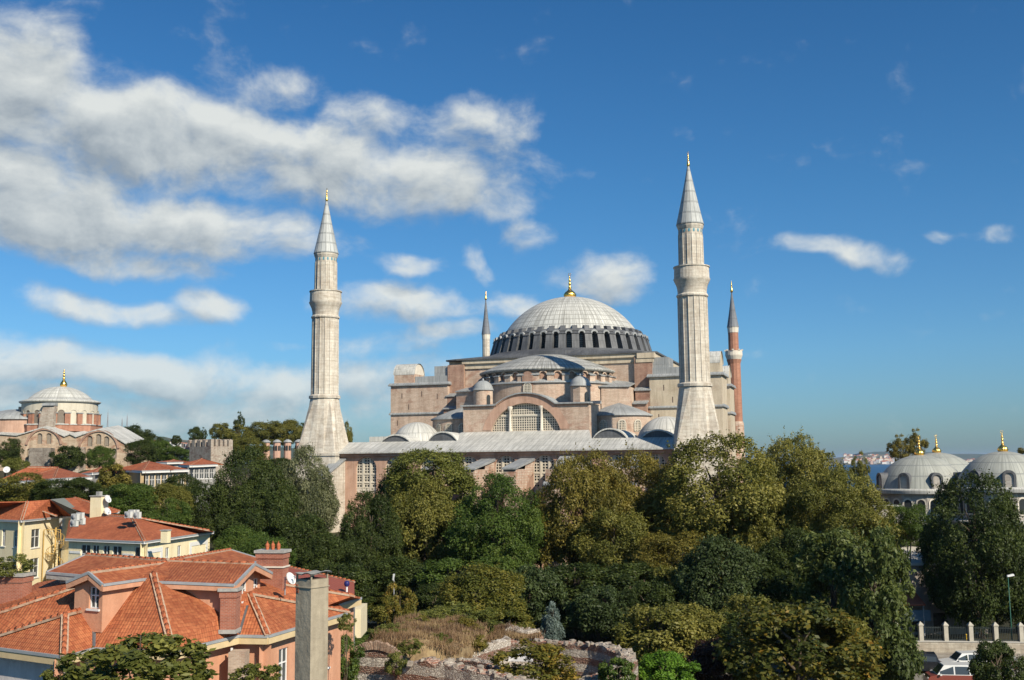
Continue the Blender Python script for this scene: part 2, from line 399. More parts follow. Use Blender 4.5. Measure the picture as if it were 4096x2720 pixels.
# ------------------------------------------------------------------ palette
ROSE = wallmat('rose_brick', (.62, .465, .355), (.75, .62, .50), (.51, .31, .225), (.42, .13, .018, .4, (.62, .53, .44)), .2, (.52, .63), .32, .45)
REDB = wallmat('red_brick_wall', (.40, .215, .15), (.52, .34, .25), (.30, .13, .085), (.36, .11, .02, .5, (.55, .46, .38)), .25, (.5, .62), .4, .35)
TANP = wallmat('tan_plaster', (.53, .455, .335), (.62, .54, .42), (.46, .36, .28), None, .14, (.56, .7), .45, .2)
BANDB = wallmat('banded_brick', (.60, .50, .40), (.70, .60, .50), (.46, .28, .2), (1.3, .42, .08, .45, (.42, .25, .18)), .3, (.52, .6), .35, .3)
SALMON = wallmat('rose_render', (.47, .295, .215), (.55, .37, .28), (.42, .25, .175), None, .16, (.56, .7), .4, .2)
MARBLE = wallmat('pale_limestone', (.66, .625, .535), (.77, .735, .645), (.54, .49, .40), (1.25, .55, .022, .30, (.36, .32, .26)), .35, (.54, .66), .45, .24)
LEADL = leadmat('pale_lead', (.46, .46, .43), (.59, .585, .545), 1.1, 2.4)
LEADD = leadmat('dark_lead', (.075, .08, .09), (.135, .142, .152), .75, 2.2, (.05, .05, .055), .35)
LEADM = leadmat('grey_lead', (.27, .285, .29), (.38, .395, .395), .8, 2.0, (.12, .12, .12), .4)
DOMEL = leadmat('dome_lead', (.50, .505, .47), (.62, .62, .58), 1.0, 1.0, (.17, .165, .15), .6, 0., .085)
GOLD = flatmat('gilt', (1.0, .62, .16), .28, .1, 3, 1.0)
PANE = flatmat('dark_glass', (.035, .04, .042), .25, .2)
LATT = flatmat('white_lattice', (.62, .57, .47), .8, .35, 1.5)
STONEW = flatmat('white_stone_trim', (.66, .61, .52), .8, .35, 1.2)
TILEB = flatmat('blue_tile', (.10, .30, .38), .4, .2)
BRICKM = wallmat('minaret_brick', (.42, .20, .135), (.50, .26, .18), (.36, .16, .11), (.4, .12, .015, .3, (.45, .28, .2)), .3, (.54, .68), .4, .2)

# ------------------------------------------------------------------ land and water
def land_z(x, y):
    z = 8 * smooth(120, 180, y) * smooth(20, -25, x)
    z += 9 * smooth(215, 275, y) * smooth(-35, -80, x)
    z += 3 * smooth(230, 300, y) * smooth(30, -20, x)
    z -= (z + 36) * smooth(640, 820, y)
    return z
def ground():
    mb = MB(); xs = [-4000, -1500, -700] + list(range(-400, 401, 12)) + [700, 1500, 4000]
    ys = [-60, -20] + list(range(0, 420, 10)) + [460, 520, 600, 640, 680, 730, 780, 820, 900]
    P = {}
    for i, x in enumerate(xs):
        for j, y in enumerate(ys):
            P[i, j] = Vector((x, y, land_z(x, y) + .25 * noise.noise(Vector((x * .05, y * .05, 0)))))
    for i in range(len(xs) - 1):
        for j in range(len(ys) - 1): mb.face([P[i, j], P[i + 1, j], P[i + 1, j + 1], P[i, j + 1]], smooth=True)
    t = NT('earth'); p = t.pos()
    c = t.ramp(t.noise(p, .08, 6, .7), [(.35, (.022, .03, .012)), (.55, (.045, .042, .022)), (.72, (.09, .075, .045))])
    c = t.mix(.5, c, t.ramp(t.noise(p, 2.5, 4, .7), [(.3, (.4, .4, .4)), (.7, (1, 1, 1))]), 'MULTIPLY')
    struct(mb.build('ground', t.done(c, .95, t.bump(t.noise(p, 2, 5), .5, .1)), weld=True))
ground()
def sea():
    mb = MB(); mb.face([(-20500, 500, -30), (20500, 500, -30), (20500, 29000, -30), (-20500, 29000, -30)])
    t = NT('sea_water'); p = t.pos()
    c = t.ramp(t.noise(t.scaled(p, (.0012, .0035, 1)), 1, 5, .6), [(.35, (.010, .055, .13)), (.65, (.016, .08, .17))])
    struct(mb.build('sea', t.done(c, .5, t.bump(t.noise(t.scaled(p, (.05, .12, 1)), 1, 4, .6), .35, 1.), spec=.12)))
sea()
def ridge(name, prof, depth, mat, base=-32, nseg=60, seed=0):
    """hill from a list of (photo x, photo y of crest, distance)"""
    mb = MB(); pts = []
    for i in range(nseg + 1):
        t = i / nseg * (len(prof) - 1); k = min(int(t), len(prof) - 2); f = t - k
        a, b = prof[k], prof[k + 1]; f2 = smooth(0, 1, f)
        q = at(lin(a[0], b[0], f), lin(a[1], b[1], f2), lin(a[2], b[2], f))
        q.z += 6 * noise.noise(Vector((i * .35, seed, 0))); pts.append(q)
    rows = []
    for s, zf in ((-1., 0.), (-.72, .22), (-.45, .5), (-.2, .84), (0, 1.), (.3, .85), (.7, .4), (1., 0)):
        rows.append([Vector((q.x + s * depth * .12 * noise.noise(Vector((i * .3, s * 3, seed))), q.y + s * depth,
                     base + (q.z - base) * zf * (1 + (.10 * noise.noise(Vector((i * .4, s * 5, seed + 3))) if zf not in (0, 1) else 0)))) for i, q in enumerate(pts)])
    for a, b in zip(rows, rows[1:]):
        for i in range(nseg): mb.face([a[i], a[i + 1], b[i + 1], b[i]], smooth=True)
    return struct(mb.build(name, mat, weld=True)), rows
def hillmat(name, a, b, c_):
    t = NT(name); p = t.pos()
    c = t.ramp(t.noise(p, .006, 7, .7), [(.38, a), (.55, b), (.68, c_)])
    return t.done(c, 1.)
HILL = hillmat('far_woods', (.035, .06, .035), (.06, .075, .045), (.16, .15, .12))
hill, hrows = ridge('far_hill', [(-500, 1740, 5200), (380, 1712, 5400), (520, 1708, 5400), (600, 1745, 5300), (780, 1762, 5200), (1000, 1782, 5000), (1500, 1815, 5000)], 1100, HILL)
shore, srows = ridge('far_shore', [(3250, 1838, 7600), (3450, 1822, 7600), (3480, 1820, 7700), (3620, 1816, 7800), (3750, 1820, 8000), (3830, 1836, 8200), (4100, 1842, 8600)], 260, hillmat('shore_land', (.07, .08, .05), (.12, .11, .08), (.2, .18, .15)), seed=5)
hill2, _ = ridge('far_hill', [(3440, 1812, 11500), (3530, 1806, 11500), (3600, 1802, 11500), (3680, 1806, 11500), (3800, 1815, 11500), (4300, 1823, 12500)], 900, HILL, seed=9)
HC = [flatmat('far_house_white', (.66, .63, .58), .9, .2, .01), flatmat('far_house_cream', (.60, .50, .38), .9, .2, .01), flatmat('far_house_pink', (.52, .36, .28), .9, .2, .01), flatmat('far_house_grey', (.36, .37, .38), .9, .2, .01)]
ROOFR = flatmat('far_roof', (.36, .13, .07), .9, .2, .02)
def far_house(px, py, Y, w, d, h, m, label, group):
    q = at(px, py, Y); loc = Vector((q.x, q.y, q.z))
    o = thing('apartment_block', label, 'house', loc, 0, group)
    a = MB(); a.box(-w / 2, w / 2, -d / 2, d / 2, -h, h); a.build('wall', m, o)
    b = MB()
    if h > 14: b.box(-w / 2 - .4, w / 2 + .4, -d / 2 - .4, d / 2 + .4, h, h + 1)
    else:
        P = [(-w / 2 - .6, -d / 2 - .6, h), (w / 2 + .6, -d / 2 - .6, h), (w / 2 + .6, d / 2 + .6, h), (-w / 2 - .6, d / 2 + .6, h)]; t = (0, 0, h + w * .25)
        for i in range(4): b.face([P[i], P[(i + 1) % 4], t])
    b.build('roof', ROOFR if h <= 14 else m, o)
r2 = random.Random(3)
for i in range(95):
    px = r2.uniform(3375, 3570); Y = r2.uniform(7350, 7800); t = (Y - 7350) / 450
    far_house(px, 1852 - t * 27 + r2.uniform(-3, 2), Y, r2.uniform(16, 34), 16, r2.uniform(7, 17), HC[r2.choice((0, 0, 0, 1, 2, 3))],
              'tiny pale block of the packed town on the far shore beyond the sea', 'houses of the town across the water')
for i in range(10):
    px = r2.uniform(3850, 3900)
    far_house(px, 1843 + r2.uniform(-3, 3), 8000, r2.uniform(16, 30), 16, r2.uniform(5, 9), HC[r2.choice((0, 1, 3))],
              'tiny pale block on the strip of shore between the two grey domes', 'houses on the shore between the domes')
for i in range(70):
    k = r2.random()
    if k < .3: px, py, Y = r2.uniform(395, 470), 0, 5100; py = 1722 + r2.uniform(0, 22)
    else: px = r2.uniform(590, 760); Y = 4200; py = 1760 + r2.uniform(8, 45) + (px - 590) * .02
    far_house(px, py, Y, r2.uniform(9, 20), 12, r2.uniform(4, 9), HC[r2.choice((0, 0, 1, 3))],
              'tiny pale house scattered over the distant hillside' if k < .3 else 'tiny pale house of the town at the foot of the distant hill',
              'houses high on the distant hill' if k < .3 else 'houses at the foot of the distant hill')
MAST = flatmat('mast_steel', (.28, .29, .31), .6, .1)
for px, py, h, lab in ((430, 1708, 75, 'tallest lattice mast standing on the crest of the distant hill'), (488, 1706, 40, 'second slim mast on the distant hill, in the middle of the three'), (508, 1706, 55, 'rightmost slim mast on the crest of the distant hill')):
    q = at(px, py, 5400); o = thing('radio_mast', lab, 'mast', q, 0, 'masts on the distant hill')
    for sx, sy in ((-1, -1), (1, -1), (1, 1), (-1, 1)):
        m = MB(); m.bar((sx * 3, sy * 3, -8), (sx * .6, sy * .6, h), 1.1); m.build('leg', MAST, o)
    m = MB()
    for i in range(8):
        z = h * i / 8; r = lin(3, .6, i / 8)
        for a, b in (((-r, -r), (r, -r)), ((r, -r), (r, r)), ((r, r), (-r, r)), ((-r, r), (-r, -r))): m.bar((*a, z), (*b, z + h / 8 * .9), .5)
    m.build('bracing', MAST, o)
    m = MB(); m.tube([(0, 0, h), (0, 0, h + h * .25)], .5, 6); m.build('antenna', MAST, o)

# ------------------------------------------------------------------ windows with stone lattice
def mbox(mb, mp, u0, u1, v0, v1, w0, w1):
    P = [mp(u, v, w) for w in (w1, w0) for u, v in ((u0, v0), (u1, v0), (u1, v1), (u0, v1))]
    for q in ((4, 5, 6, 7), (3, 2, 1, 0), (0, 1, 5, 4), (1, 2, 6, 5), (2, 3, 7, 6), (3, 0, 4, 7)): mb.face([P[k] for k in q])
def lattice_window(parent, mp, cx, w, z0, z1, pitch=.45, bar=.2, name='window', frame=LATT, depth=.0, mull=(), trans=()):
    """arched window: a pierced lattice (the window mesh) and a dark pane behind it"""
    r = w / 2; zs = z1 - r; mb = MB()
    def top(du): return zs + math.sqrt(max(0, r * r - du * du))
    def half(z): return r if z <= zs else math.sqrt(max(0, r * r - (z - zs) ** 2))
    nu = max(2, round(w / pitch)); nv = max(2, round((z1 - z0) / pitch))
    for i in range(1, nu):
        du = -r + w * i / nu; mbox(mb, mp, cx + du - bar / 2, cx + du + bar / 2, z0, top(abs(du) + bar / 2), depth - .08, depth)
    for j in range(nv):
        z = z0 + (z1 - z0) * j / nv; h = half(z + bar / 2)
        if h > .1: mbox(mb, mp, cx - h, cx + h, z, z + bar, depth - .075, depth + .005)
    for du in mull: mbox(mb, mp, cx + du - .14, cx + du + .14, z0, top(abs(du)) - .02, depth - .2, depth + .01)
    for z in trans: mbox(mb, mp, cx - half(z), cx + half(z), z - .13, z + .13, depth - .18, depth + .012)
    pts = arch(cx, w, z0, z1, 16); n = len(pts)
    for i in range(n):                         # edge frame
        a, b = Vector(pts[i]), Vector(pts[(i + 1) % n]); c = Vector((cx, (z0 + zs) / 2 if False else min(max(a.y, z0), zs)))
        ai = a + ((Vector((cx, zs)) - a).normalized() if a.y > zs else Vector((-1 if a.x > cx else 1, 0))) * .16
        bi = b + ((Vector((cx, zs)) - b).normalized() if b.y > zs else Vector((-1 if b.x > cx else 1, 0))) * .16
        mb.face([mp(a.x, a.y, depth - .12), mp(b.x, b.y, depth - .12), mp(bi.x, bi.y, depth - .12), mp(ai.x, ai.y, depth - .12)])
    o = mb.build(name, frame, parent)
    p = MB(); p.face([mp(u, v, depth + .03) for u, v in pts]); p.build('pane', PANE, o)
    return o

# ------------------------------------------------------------------ the great domed building (x = south/right, y = east/away)
HS_C = Vector((12.6, 222, 0)); HS_R = R(-18)
HS = thing('domed_basilica', 'huge rose walled basilica under a ribbed grey dome between four minarets', 'mosque', HS_C, HS_R)
fw = lambda y0: (lambda u, v, w: Vector((u, y0 + w, v)))
# lower aisles, west front with its row of arched windows
wins = [-25.8, -20.1, -13.4, -6.5, .4, 7.2, 13.6, 19.8, 25.9]
m = MB()
m.holed([(-31, 0), (30.5, 0), (30.5, 21.6), (-31, 21.6)], [arch(c, 4.0, 14.6, 21.0) for c in wins], fw(-46), .7)
m.face([(30.5, -46, 0), (30.5, 36, 0), (30.5, 36, 23), (30.5, -46, 21.6)]); m.face([(-31, 36, 0), (-31, -46, 0), (-31, -46, 21.6), (-31, 36, 23)])
m.face([(30.5, 36, 0), (-31, 36, 0), (-31, 36, 23), (30.5, 36, 23)])
m.build('aisle_wall', SALMON, HS)
for c in wins:
    o = lattice_window(HS, fw(-46), c, 4.0, 14.6, 21.0, .5, .15, depth=.5, mull=(-.72, .72), trans=(18.0, 16.5, 15.6))
    g = MB()
    mbox(g, fw(-46), c - 1.9, c + 1.9, 14.7, 15.5, .36, .4); g.build('panel', STONEW, o)
m = MB(); m.box(-31.6, 31.1, -46.9, -46.02, 21.55, 21.8); m.box(-31.3, 30.8, -46.45, -46.02, 21.1, 21.55); m.build('cornice', SALMON, HS)
# lead shed roof of the narthex
m = MB()
def roofpoly(pts, t=.22):
    P = [Vector(p) for p in pts]; n = len(P)
    m.face(P)
    for i in range(n):
        a, b = P[i], P[(i + 1) % n]; m.face([a - Vector((0, 0, t)), b - Vector((0, 0, t)), b, a])
roofpoly([(-31.7, -47.1, 21.85), (31.2, -47.1, 21.85), (31.2, -41, 23.75), (-31.7, -41, 23.75)])
roofpoly([(-13.2, -41, 23.75), (14.2, -41, 23.75), (12.6, -36.2, 25.35), (-11.3, -36.2, 25.35)])
m.face([(-13.2, -41, 23.75), (-11.3, -36.2, 25.35), (-11.3, -36.2, 22)]); m.face([(14.2, -41, 23.75), (12.6, -36.2, 22), (12.6, -36.2, 25.35)])
m.build('narthex_roof', LEADL, HS)
m = MB(); m.box(-31, -11.2, -41.2, 36, 22.6, 23.4); m.box(12.5, 30.5, -41.2, 36, 22.6, 23.4); m.box(-11, 12, -29, 36, 22.6, 23.4)
m.build('aisle_roof', LEADL, HS)
# barrel vaults with dark lunettes and small domes on the aisle roofs
def vault(cx, y0, y1, w, h, zb, front=LEADD):
    m = MB(); n = 14; rr = (w * w + h * h) / (2 * h); cz = zb + h - rr; a0 = math.asin(min(1, w / rr))
    A = [(cx + rr * math.sin(-a0 + 2 * a0 * k / n), cz + rr * math.cos(-a0 + 2 * a0 * k / n)) for k in range(n + 1)]
    for (xa, za), (xb, zb_) in zip(A, A[1:]): m.face([(xa, y0 - .25, za), (xb, y0 - .25, zb_), (xb, y1, zb_ - .2), (xa, y1, za - .2)], smooth=True)
    for (xa, za), (xb, zb_) in zip(A, A[1:]): m.face([(xa, y0 - .25, za - .25), (xb, y0 - .25, zb_ - .25), (xb, y0 - .25, zb_), (xa, y0 - .25, za)])
    o = m.build('vault_roof', LEADL, HS)
    g = MB(); g.face([(x, y0, z - .05) for x, z in A] + [(A[-1][0], y0, zb - 1.2), (A[0][0], y0, zb - 1.2)]); g.build('lunette', front, o)
vault(-22.3, -41, -27, 3.0, 1.5, 23.6); vault(-13.1, -41, -30, 2.8, 1.75, 23.7)
vault(17.4, -41, -29, 3.0, 1.75, 23.7); vault(25.6, -41, -27, 2.9, 1.45, 23.6)
def cap_prof(rad, zb, h, n=10, flare=0.):
    rr = (rad * rad + h * h) / (2 * h); cz = zb + h - rr; a0 = math.asin(min(1, rad / rr)) if h <= rad else math.pi - math.asin(rad / rr)
    P = [(rr * math.sin(a0 * (1 - k / n)), cz + rr * math.cos(a0 * (1 - k / n))) for k in range(n)] + [(0, zb + h)]
    return ([(rad + flare, zb - .05)] if flare else []) + P
for cx, cy, rad, h, zb in ((-22.2, -31.5, 4.7, 3.7, 23.9), (25.4, -31.5, 5.2, 3.9, 23.7), (-24, 2, 5, 3, 23.6), (24, 4, 5, 3, 23.6)):
    m = MB(); m.lathe([(rad + .25, zb - 1.2), (rad + .25, zb)] + cap_prof(rad, zb, h), 40, (cx, cy), su=24, sv=1.3); m.build('small_dome', LEADL, HS)
m = MB(); m.box(-31, -25, -34, -14, 23.4, 24.9); m.build('parapet', LEADL, HS)
# flying buttresses of the west front
for i, c in enumerate((-9.7, -2.7, 4.3, 11.3, 23.6)):
    m = MB(); m.box(c - 1.05, c + 1.05, -56, -51, 0, 18.7)
    n = 8; under = [(-51 + 4.98 * k / n, 15.2 + 2.6 * math.sin(math.pi / 2 * k / n)) for k in range(n + 1)]
    for (ya, za), (yb, zb) in zip(under, under[1:]):
        for x, s in ((c - 1.02, -1), (c + 1.02, 1)):
            q = [(x, ya, za), (x, yb, zb), (x, yb, 20.0), (x, ya, 18.7 + (ya + 51) * .26)]
            m.face(q if s > 0 else q[::-1])
        m.face([(c - 1.02, ya, za), (c - 1.02, yb, zb), (c + 1.02, yb, zb), (c + 1.02, ya, za)])
    o = m.build('flying_buttress', BANDB, HS)
    g = MB()
    if i < 3: g.loft([[(c - 1.25, -56.3, 18.7), (c + 1.25, -56.3, 18.7), (c + 1.25, -46.05, 20.05), (c - 1.25, -46.05, 20.05)], [(c - 1.25, -56.3, 18.95), (c + 1.25, -56.3, 18.95), (c + 1.25, -46.05, 20.5), (c - 1.25, -46.05, 20.5)]])
    else: g.loft([[(c - 1.3, -56.6, 16.2), (c + 1.3, -56.6, 16.2), (c + 1.3, -46.05, 20.6), (c - 1.3, -46.05, 20.6)], [(c - 1.3, -56.6, 16.5), (c + 1.3, -56.6, 16.5), (c + 1.3, -46.05, 20.9), (c - 1.3, -46.05, 20.9)]])
    g.build('coping', LEADM, o)
m = MB(); sl = [(-53, 18.0), (-46.02, 20.8)]
m.loft([[(-31.5, -53, 0), (-29.9, -53, 0), (-29.9, -46.02, 0), (-31.5, -46.02, 0)], [(-31.5, -53, 17.9), (-29.9, -53, 17.9), (-29.9, -46.02, 20.6), (-31.5, -46.02, 20.6)]]); o = m.build('corner_buttress', MARBLE, HS)
m = MB(); q = [Vector(v) for v in ((-31.8, -53.4, 17.8), (-29.6, -53.4, 17.8), (-29.6, -46.05, 20.65), (-31.8, -46.05, 20.65))]; m.loft([q, [v + Vector((0, 0, .25)) for v in q]]); m.build('coping', LEADM, o)
# arched west facade with the great window
FX = .8; ARO, ARI, ACZ = 8.5, 6.8, 23.55
def arc(rr, z, n=28, cx=FX, cz=ACZ):
    a = math.acos((z - cz) / rr); return [(cx + rr * math.sin(-a + 2 * a * k / n), cz + rr * math.cos(-a + 2 * a * k / n)) for k in range(n + 1)]
m = MB()
outer = [(12.6, 24.2), (12.6, 30.1)] + arc(ARO, 30.1)[::-1] + [(-11.1, 30.1), (-11.1, 24.2)]
hole = arc(ARI, 25.3)[::-1]
m.holed(outer, [hole], fw(-36), 1.1)
m.face([(12.6, -36, 22), (12.6, -28, 22), (12.6, -28, 30.1), (12.6, -36, 30.1)]); m.face([(-11.1, -28, 22), (-11.1, -36, 22), (-11.1, -36, 30.1), (-11.1, -28, 30.1)])
m.build('west_facade', ROSE, HS)
m = MB()
A, B = arc(ARO - .05, 28.0), arc(ARI + .02, 25.3)
A = arc(ARO - .05, 25.6); B = arc(ARI + .02, 25.6)
for (a, b), (c, d) in zip(zip(A, A[1:]), zip(B, B[1:])):
    m.face([(c[0], -36.06, c[1]), (d[0], -36.06, d[1]), (b[0], -36.06, b[1]), (a[0], -36.06, a[1])])
m.build('arch_band', SALMON, HS)
m = MB()
for k in range(58):                           # dentils under the arched eave
    a = math.acos((30.1 - ACZ) / ARO); t = -a + 2 * a * k / 57
    p = Vector((FX + (ARO + .02) * math.sin(t), 0, ACZ + (ARO + .02) * math.cos(t)))
    m.bar((p.x, -36.3, p.z), (p.x, -36.0, p.z), .16, .2)
for k in range(24): m.box(-11.1 + k * .26, -11.1 + k * .26 + .13, -36.25, -36.01, 29.75, 29.98)
for k in range(25): m.box(6.3 + k * .26, 6.3 + k * .26 + .13, -36.25, -36.01, 29.75, 29.98)
struct(m.build('dentil_course', SALMON, HS), 'stuff')
m = MB(); A = arc(ARO + .28, 30.2)
for (a, b) in zip(A, A[1:]):
    m.face([(a[0], -36.45, a[1]), (b[0], -36.45, b[1]), (b[0], -28, b[1]), (a[0], -28, a[1])], smooth=True)
    m.face([(a[0], -36.45, a[1] - .25), (b[0], -36.45, b[1] - .25), (b[0], -36.45, b[1]), (a[0], -36.45, a[1])])
for x0, x1 in ((-11.5, A[0][0] + .1), (A[-1][0] - .1, 13.0)):
    m.loft([[(x0, -36.5, 30.0), (x1, -36.5, 30.0), (x1, -28, 30.3), (x0, -28, 30.3)], [(x0, -36.5, 30.25), (x1, -36.5, 30.25), (x1, -28, 30.9), (x0, -28, 30.9)]])
m.build('facade_roof', LEADM, HS)
def great_window():
    mb = MB(); mp = fw(-36); d = .8
    def half(z): return math.sqrt(max(0, ARI ** 2 - (z - ACZ) ** 2))
    z0 = 25.3; zt = ACZ + ARI; pu = .43
    n = int(2 * half(z0) / pu)
    for i in range(n + 1):
        u = FX - half(z0) + 2 * half(z0) * i / n; du = abs(u - FX) + .06
        if du < ARI:
            t = ACZ + math.sqrt(ARI ** 2 - du ** 2)
            if t > z0: mbox(mb, mp, u - .08, u + .08, z0, t, d - .08, d)
    k = 0
    while z0 + k * pu < zt - .1:
        z = z0 + k * pu; h = half(z + .1); mbox(mb, mp, FX - h, FX + h, z, z + .15, d - .075, d + .005); k += 1
    h = half(28.3); mbox(mb, mp, FX - h, FX + h, 28.05, 28.35, d - .2, d + .01)
    h = half(25.4); mbox(mb, mp, FX - h, FX + h, 25.3, 25.5, d - .2, d + .01)
    o = mb.build('great_window', LATT, HS)
    p = MB(); p.face([mp(u, v, d + .05) for u, v in hole]); p.build('pane', PANE, o)
    for u in (-2.95, 2.95):
        c = MB(); c.lathe([(.34, 25.35), (.34, 25.7), (.25, 25.75), (.23, 29.0), (.42, 29.35), (.5, 29.6), (.5, 29.85)], 14, (FX + u, -35.7)); c.build('column', STONEW, o)
great_window()
# stair turrets on the facade
for cx, nseg, z1 in ((-8.2, 28, 33.1), (10.4, 8, 33.3)):
    m = MB(); m.lathe([(1.8, 30.0), (1.8, z1)], nseg, (cx, -33.2), smooth=nseg > 8, a0=.2, a1=.2 + 2 * math.pi); o = m.build('turret', ROSE, HS)
    m = MB(); m.lathe([(2.0, z1 - .05), (2.0, z1 + .1)] + cap_prof(1.9, z1 + .1, 1.75, 8), 28, (cx, -33.2), su=16, sv=1.5); m.lathe([(.14, z1 + 1.8), (.2, z1 + 2.05), (0, z1 + 2.3)], 8, (cx, -33.2)); m.build('turret_roof', LEADM, o)
    a = R(-90 + 52); c = Vector((cx + 1.82 * math.cos(a), -33.2 + 1.82 * math.sin(a), 0)); tx = Vector((-math.sin(a), math.cos(a), 0))
    m = MB(); m.face([c + tx * u + Vector((0, 0, v)) + Vector((math.cos(a), math.sin(a), 0)) * .03 for u, v in arch(0, .75, 30.4, 32.2)]); m.build('doorway', PANE, o)
# western half dome on its windowed drum
HD = (0, -18)
m = MB(); m.lathe([(13.6, 22), (13.6, 34.45)], 72, HD); m.lathe([(12.55, 34.4), (12.55, 37.0)], 72, HD)
m.build('half_dome_drum', ROSE, HS)
m = MB(); m.lathe([(13.95, 34.3), (13.95, 34.5), (12.5, 35.15)], 72, HD, su=110, sv=1); m.build('drum_ledge', LEADM, HS)
m = MB(); m.lathe([(13.1, 36.65), (13.5, 36.95), (13.5, 37.12), (13.0, 37.3), (11.2, 38.15), (8.8, 39.1), (6.2, 39.95), (3.4, 40.6), (0, 40.95)], 144, HD, su=96, sv=2.2, rmod=lambda a: 1 + .004 * math.cos(96 * a))
m.build('half_dome', leadmat('half_dome_lead', (.36, .37, .355), (.50, .50, .47), 1, 1, (.14, .135, .12), .65, 0., .12), HS)
def radial(th, r, z, c=HD): a = R(-90) + th; return Vector((c[0] + r * math.cos(a), c[1] + r * math.sin(a), z))
for k in range(-7, 8):
    th = R(12 * k)
    def mp(u, v, w, th=th): return radial(th + u / 12.6, 12.6 - w, v)
    if k:
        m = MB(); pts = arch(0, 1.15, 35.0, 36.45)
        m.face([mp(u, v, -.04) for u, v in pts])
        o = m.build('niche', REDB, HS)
        g = MB(); A = arch(0, 1.15, 35.2, 36.45)[2:]; Bq = arch(0, 1.6, 35.2, 36.68)[2:]
        for (a, b), (c, d) in zip(zip(A, A[1:]), zip(Bq, Bq[1:])):
            g.face([mp(*a, -.4), mp(*b, -.4), mp(*d, -.4), mp(*c, -.4)][::-1]); g.face([mp(*a, -.4), mp(*b, -.4), mp(*b, 0), mp(*a, 0)])
        g.build('hood', ROSE, o)
    else:
        lattice_window(HS, lambda u, v, w: radial(u / 13.7, 13.75 - w, v), 0, 1.7, 32.0, 34.4, .3, .1, depth=0)
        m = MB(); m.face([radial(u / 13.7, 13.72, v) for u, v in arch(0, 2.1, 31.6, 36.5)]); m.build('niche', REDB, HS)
    th2 = R(12 * k + 6)                        # brick pier with a lead cap between the niches
    m = MB()
    for (r0, r1, z0, z1, hw) in ((12.3, 13.55, 34.6, 35.75, .62),):
        P = [radial(th2 - hw / 12.8, r0, 0), radial(th2 - hw / 12.8, r1, 0), radial(th2 + hw / 12.8, r1, 0), radial(th2 + hw / 12.8, r0, 0)]
        m.prism([(p.x, p.y) for p in P], z0, z1)
    o = m.build('pier', ROSE, HS)
    g = MB(); hw = .72; q = [radial(th2 + s * hw / 12.8, r, z) for s, r, z in ((-1, 13.75, 35.75), (1, 13.75, 35.75), (1, 12.5, 36.15), (-1, 12.5, 36.15))]
    g.loft([q, [p + Vector((0, 0, .16)) for p in q]]); g.build('pier_cap', LEADM, o)
# exedrae either side, with three lattice windows each
for sgn, angs in ((1, (-16, 17, 46)), (-1, (-30, -6, 20))):
    ec = (sgn * 15.5, -24.6)
    m = MB(); m.lathe([(5.9, 22), (5.9, 28.2)], 40, ec); m.build('exedra', ROSE, HS)
    m = MB(); m.lathe([(6.25, 28.0), (6.25, 28.25), (4.8, 28.9), (2.6, 29.8), (0, 30.6)], 40, ec, su=24, sv=1.6); m.build('exedra_roof', LEADM, HS)
    for a in angs:
        lattice_window(HS, (lambda u, v, w, a=a, ec=ec: radial(R(a) + u / 5.9, 5.98 - w, v, ec)), 0, 1.5, 25.1, 27.3, .3, .1, depth=.02)
    m = MB(); m.prism([(sgn * 12.2, -24.6), (sgn * 17.4, -23.2), (sgn * 17.4, -17.9), (sgn * 12.2, -17.9)], 24, 33.6); m.build('stair_block', ROSE, HS)
    m = MB(); q = [(sgn * 11.8, -25.0, 33.6), (sgn * 17.5, -23.6, 33.6), (sgn * 17.5, -17.9, 34.6), (sgn * 11.8, -17.9, 35.4)]
    q = [Vector(p) for p in (q if sgn > 0 else q[::-1])]; m.loft([q, [p + Vector((0, 0, .2)) for p in q]]); m.build('stair_roof', LEADM, HS)
    s = sgn
    xa, xb = sorted((s * 17.45, s * 20.9))
    m = MB(); m.box(xa, xb, -18.9, -16.9, 0, 39.5); m.box(xa + .3, xb - .3, -20.0, -18.9, 0, 33.0); m.box(xa + .1, xb - .8, -21.4, -20.0, 0, 30.4); m.build('pilaster', REDB, HS)
    for x0, x1, y0, y1, z in ((xa + .1, xb - .1, -20.3, -18.9, 33.0), (xa, xb - .6, -21.8, -20.0, 30.4)):
        m = MB(); q = [Vector(p) for p in ((x0, y0, z), (x1, y0, z), (x1, y1, z + .55), (x0, y1, z + .55))]; m.loft([q, [p + Vector((0, 0, .2)) for p in q]]); m.build('pilaster_cap', LEADM, HS)
# main cube
m = MB(); m.box(-17.4, 17.4, -18, 18, 0, 39.4); m.box(-20.6, -17.4, -16.9, 17.5, 0, 39.4); m.box(17.4, 20.6, -16.9, 17.5, 0, 39.4); m.build('main_wall', ROSE, HS)
m = MB()
m.box(-17.6, 17.7, -18.3, -18.0, 38.6, 39.6); m.box(-17.9, 18.0, -18.7, -17.9, 39.6, 40.4)
m.box(-21.2, -17.95, -17.3, 18, 39.3, 40.3); m.box(18.05, 21.4, -19.2, 18, 39.3, 40.3); m.box(17.8, 21.2, -19.05, -18.75, 38.5, 39.3)
m.build('cornice', TANP, HS)
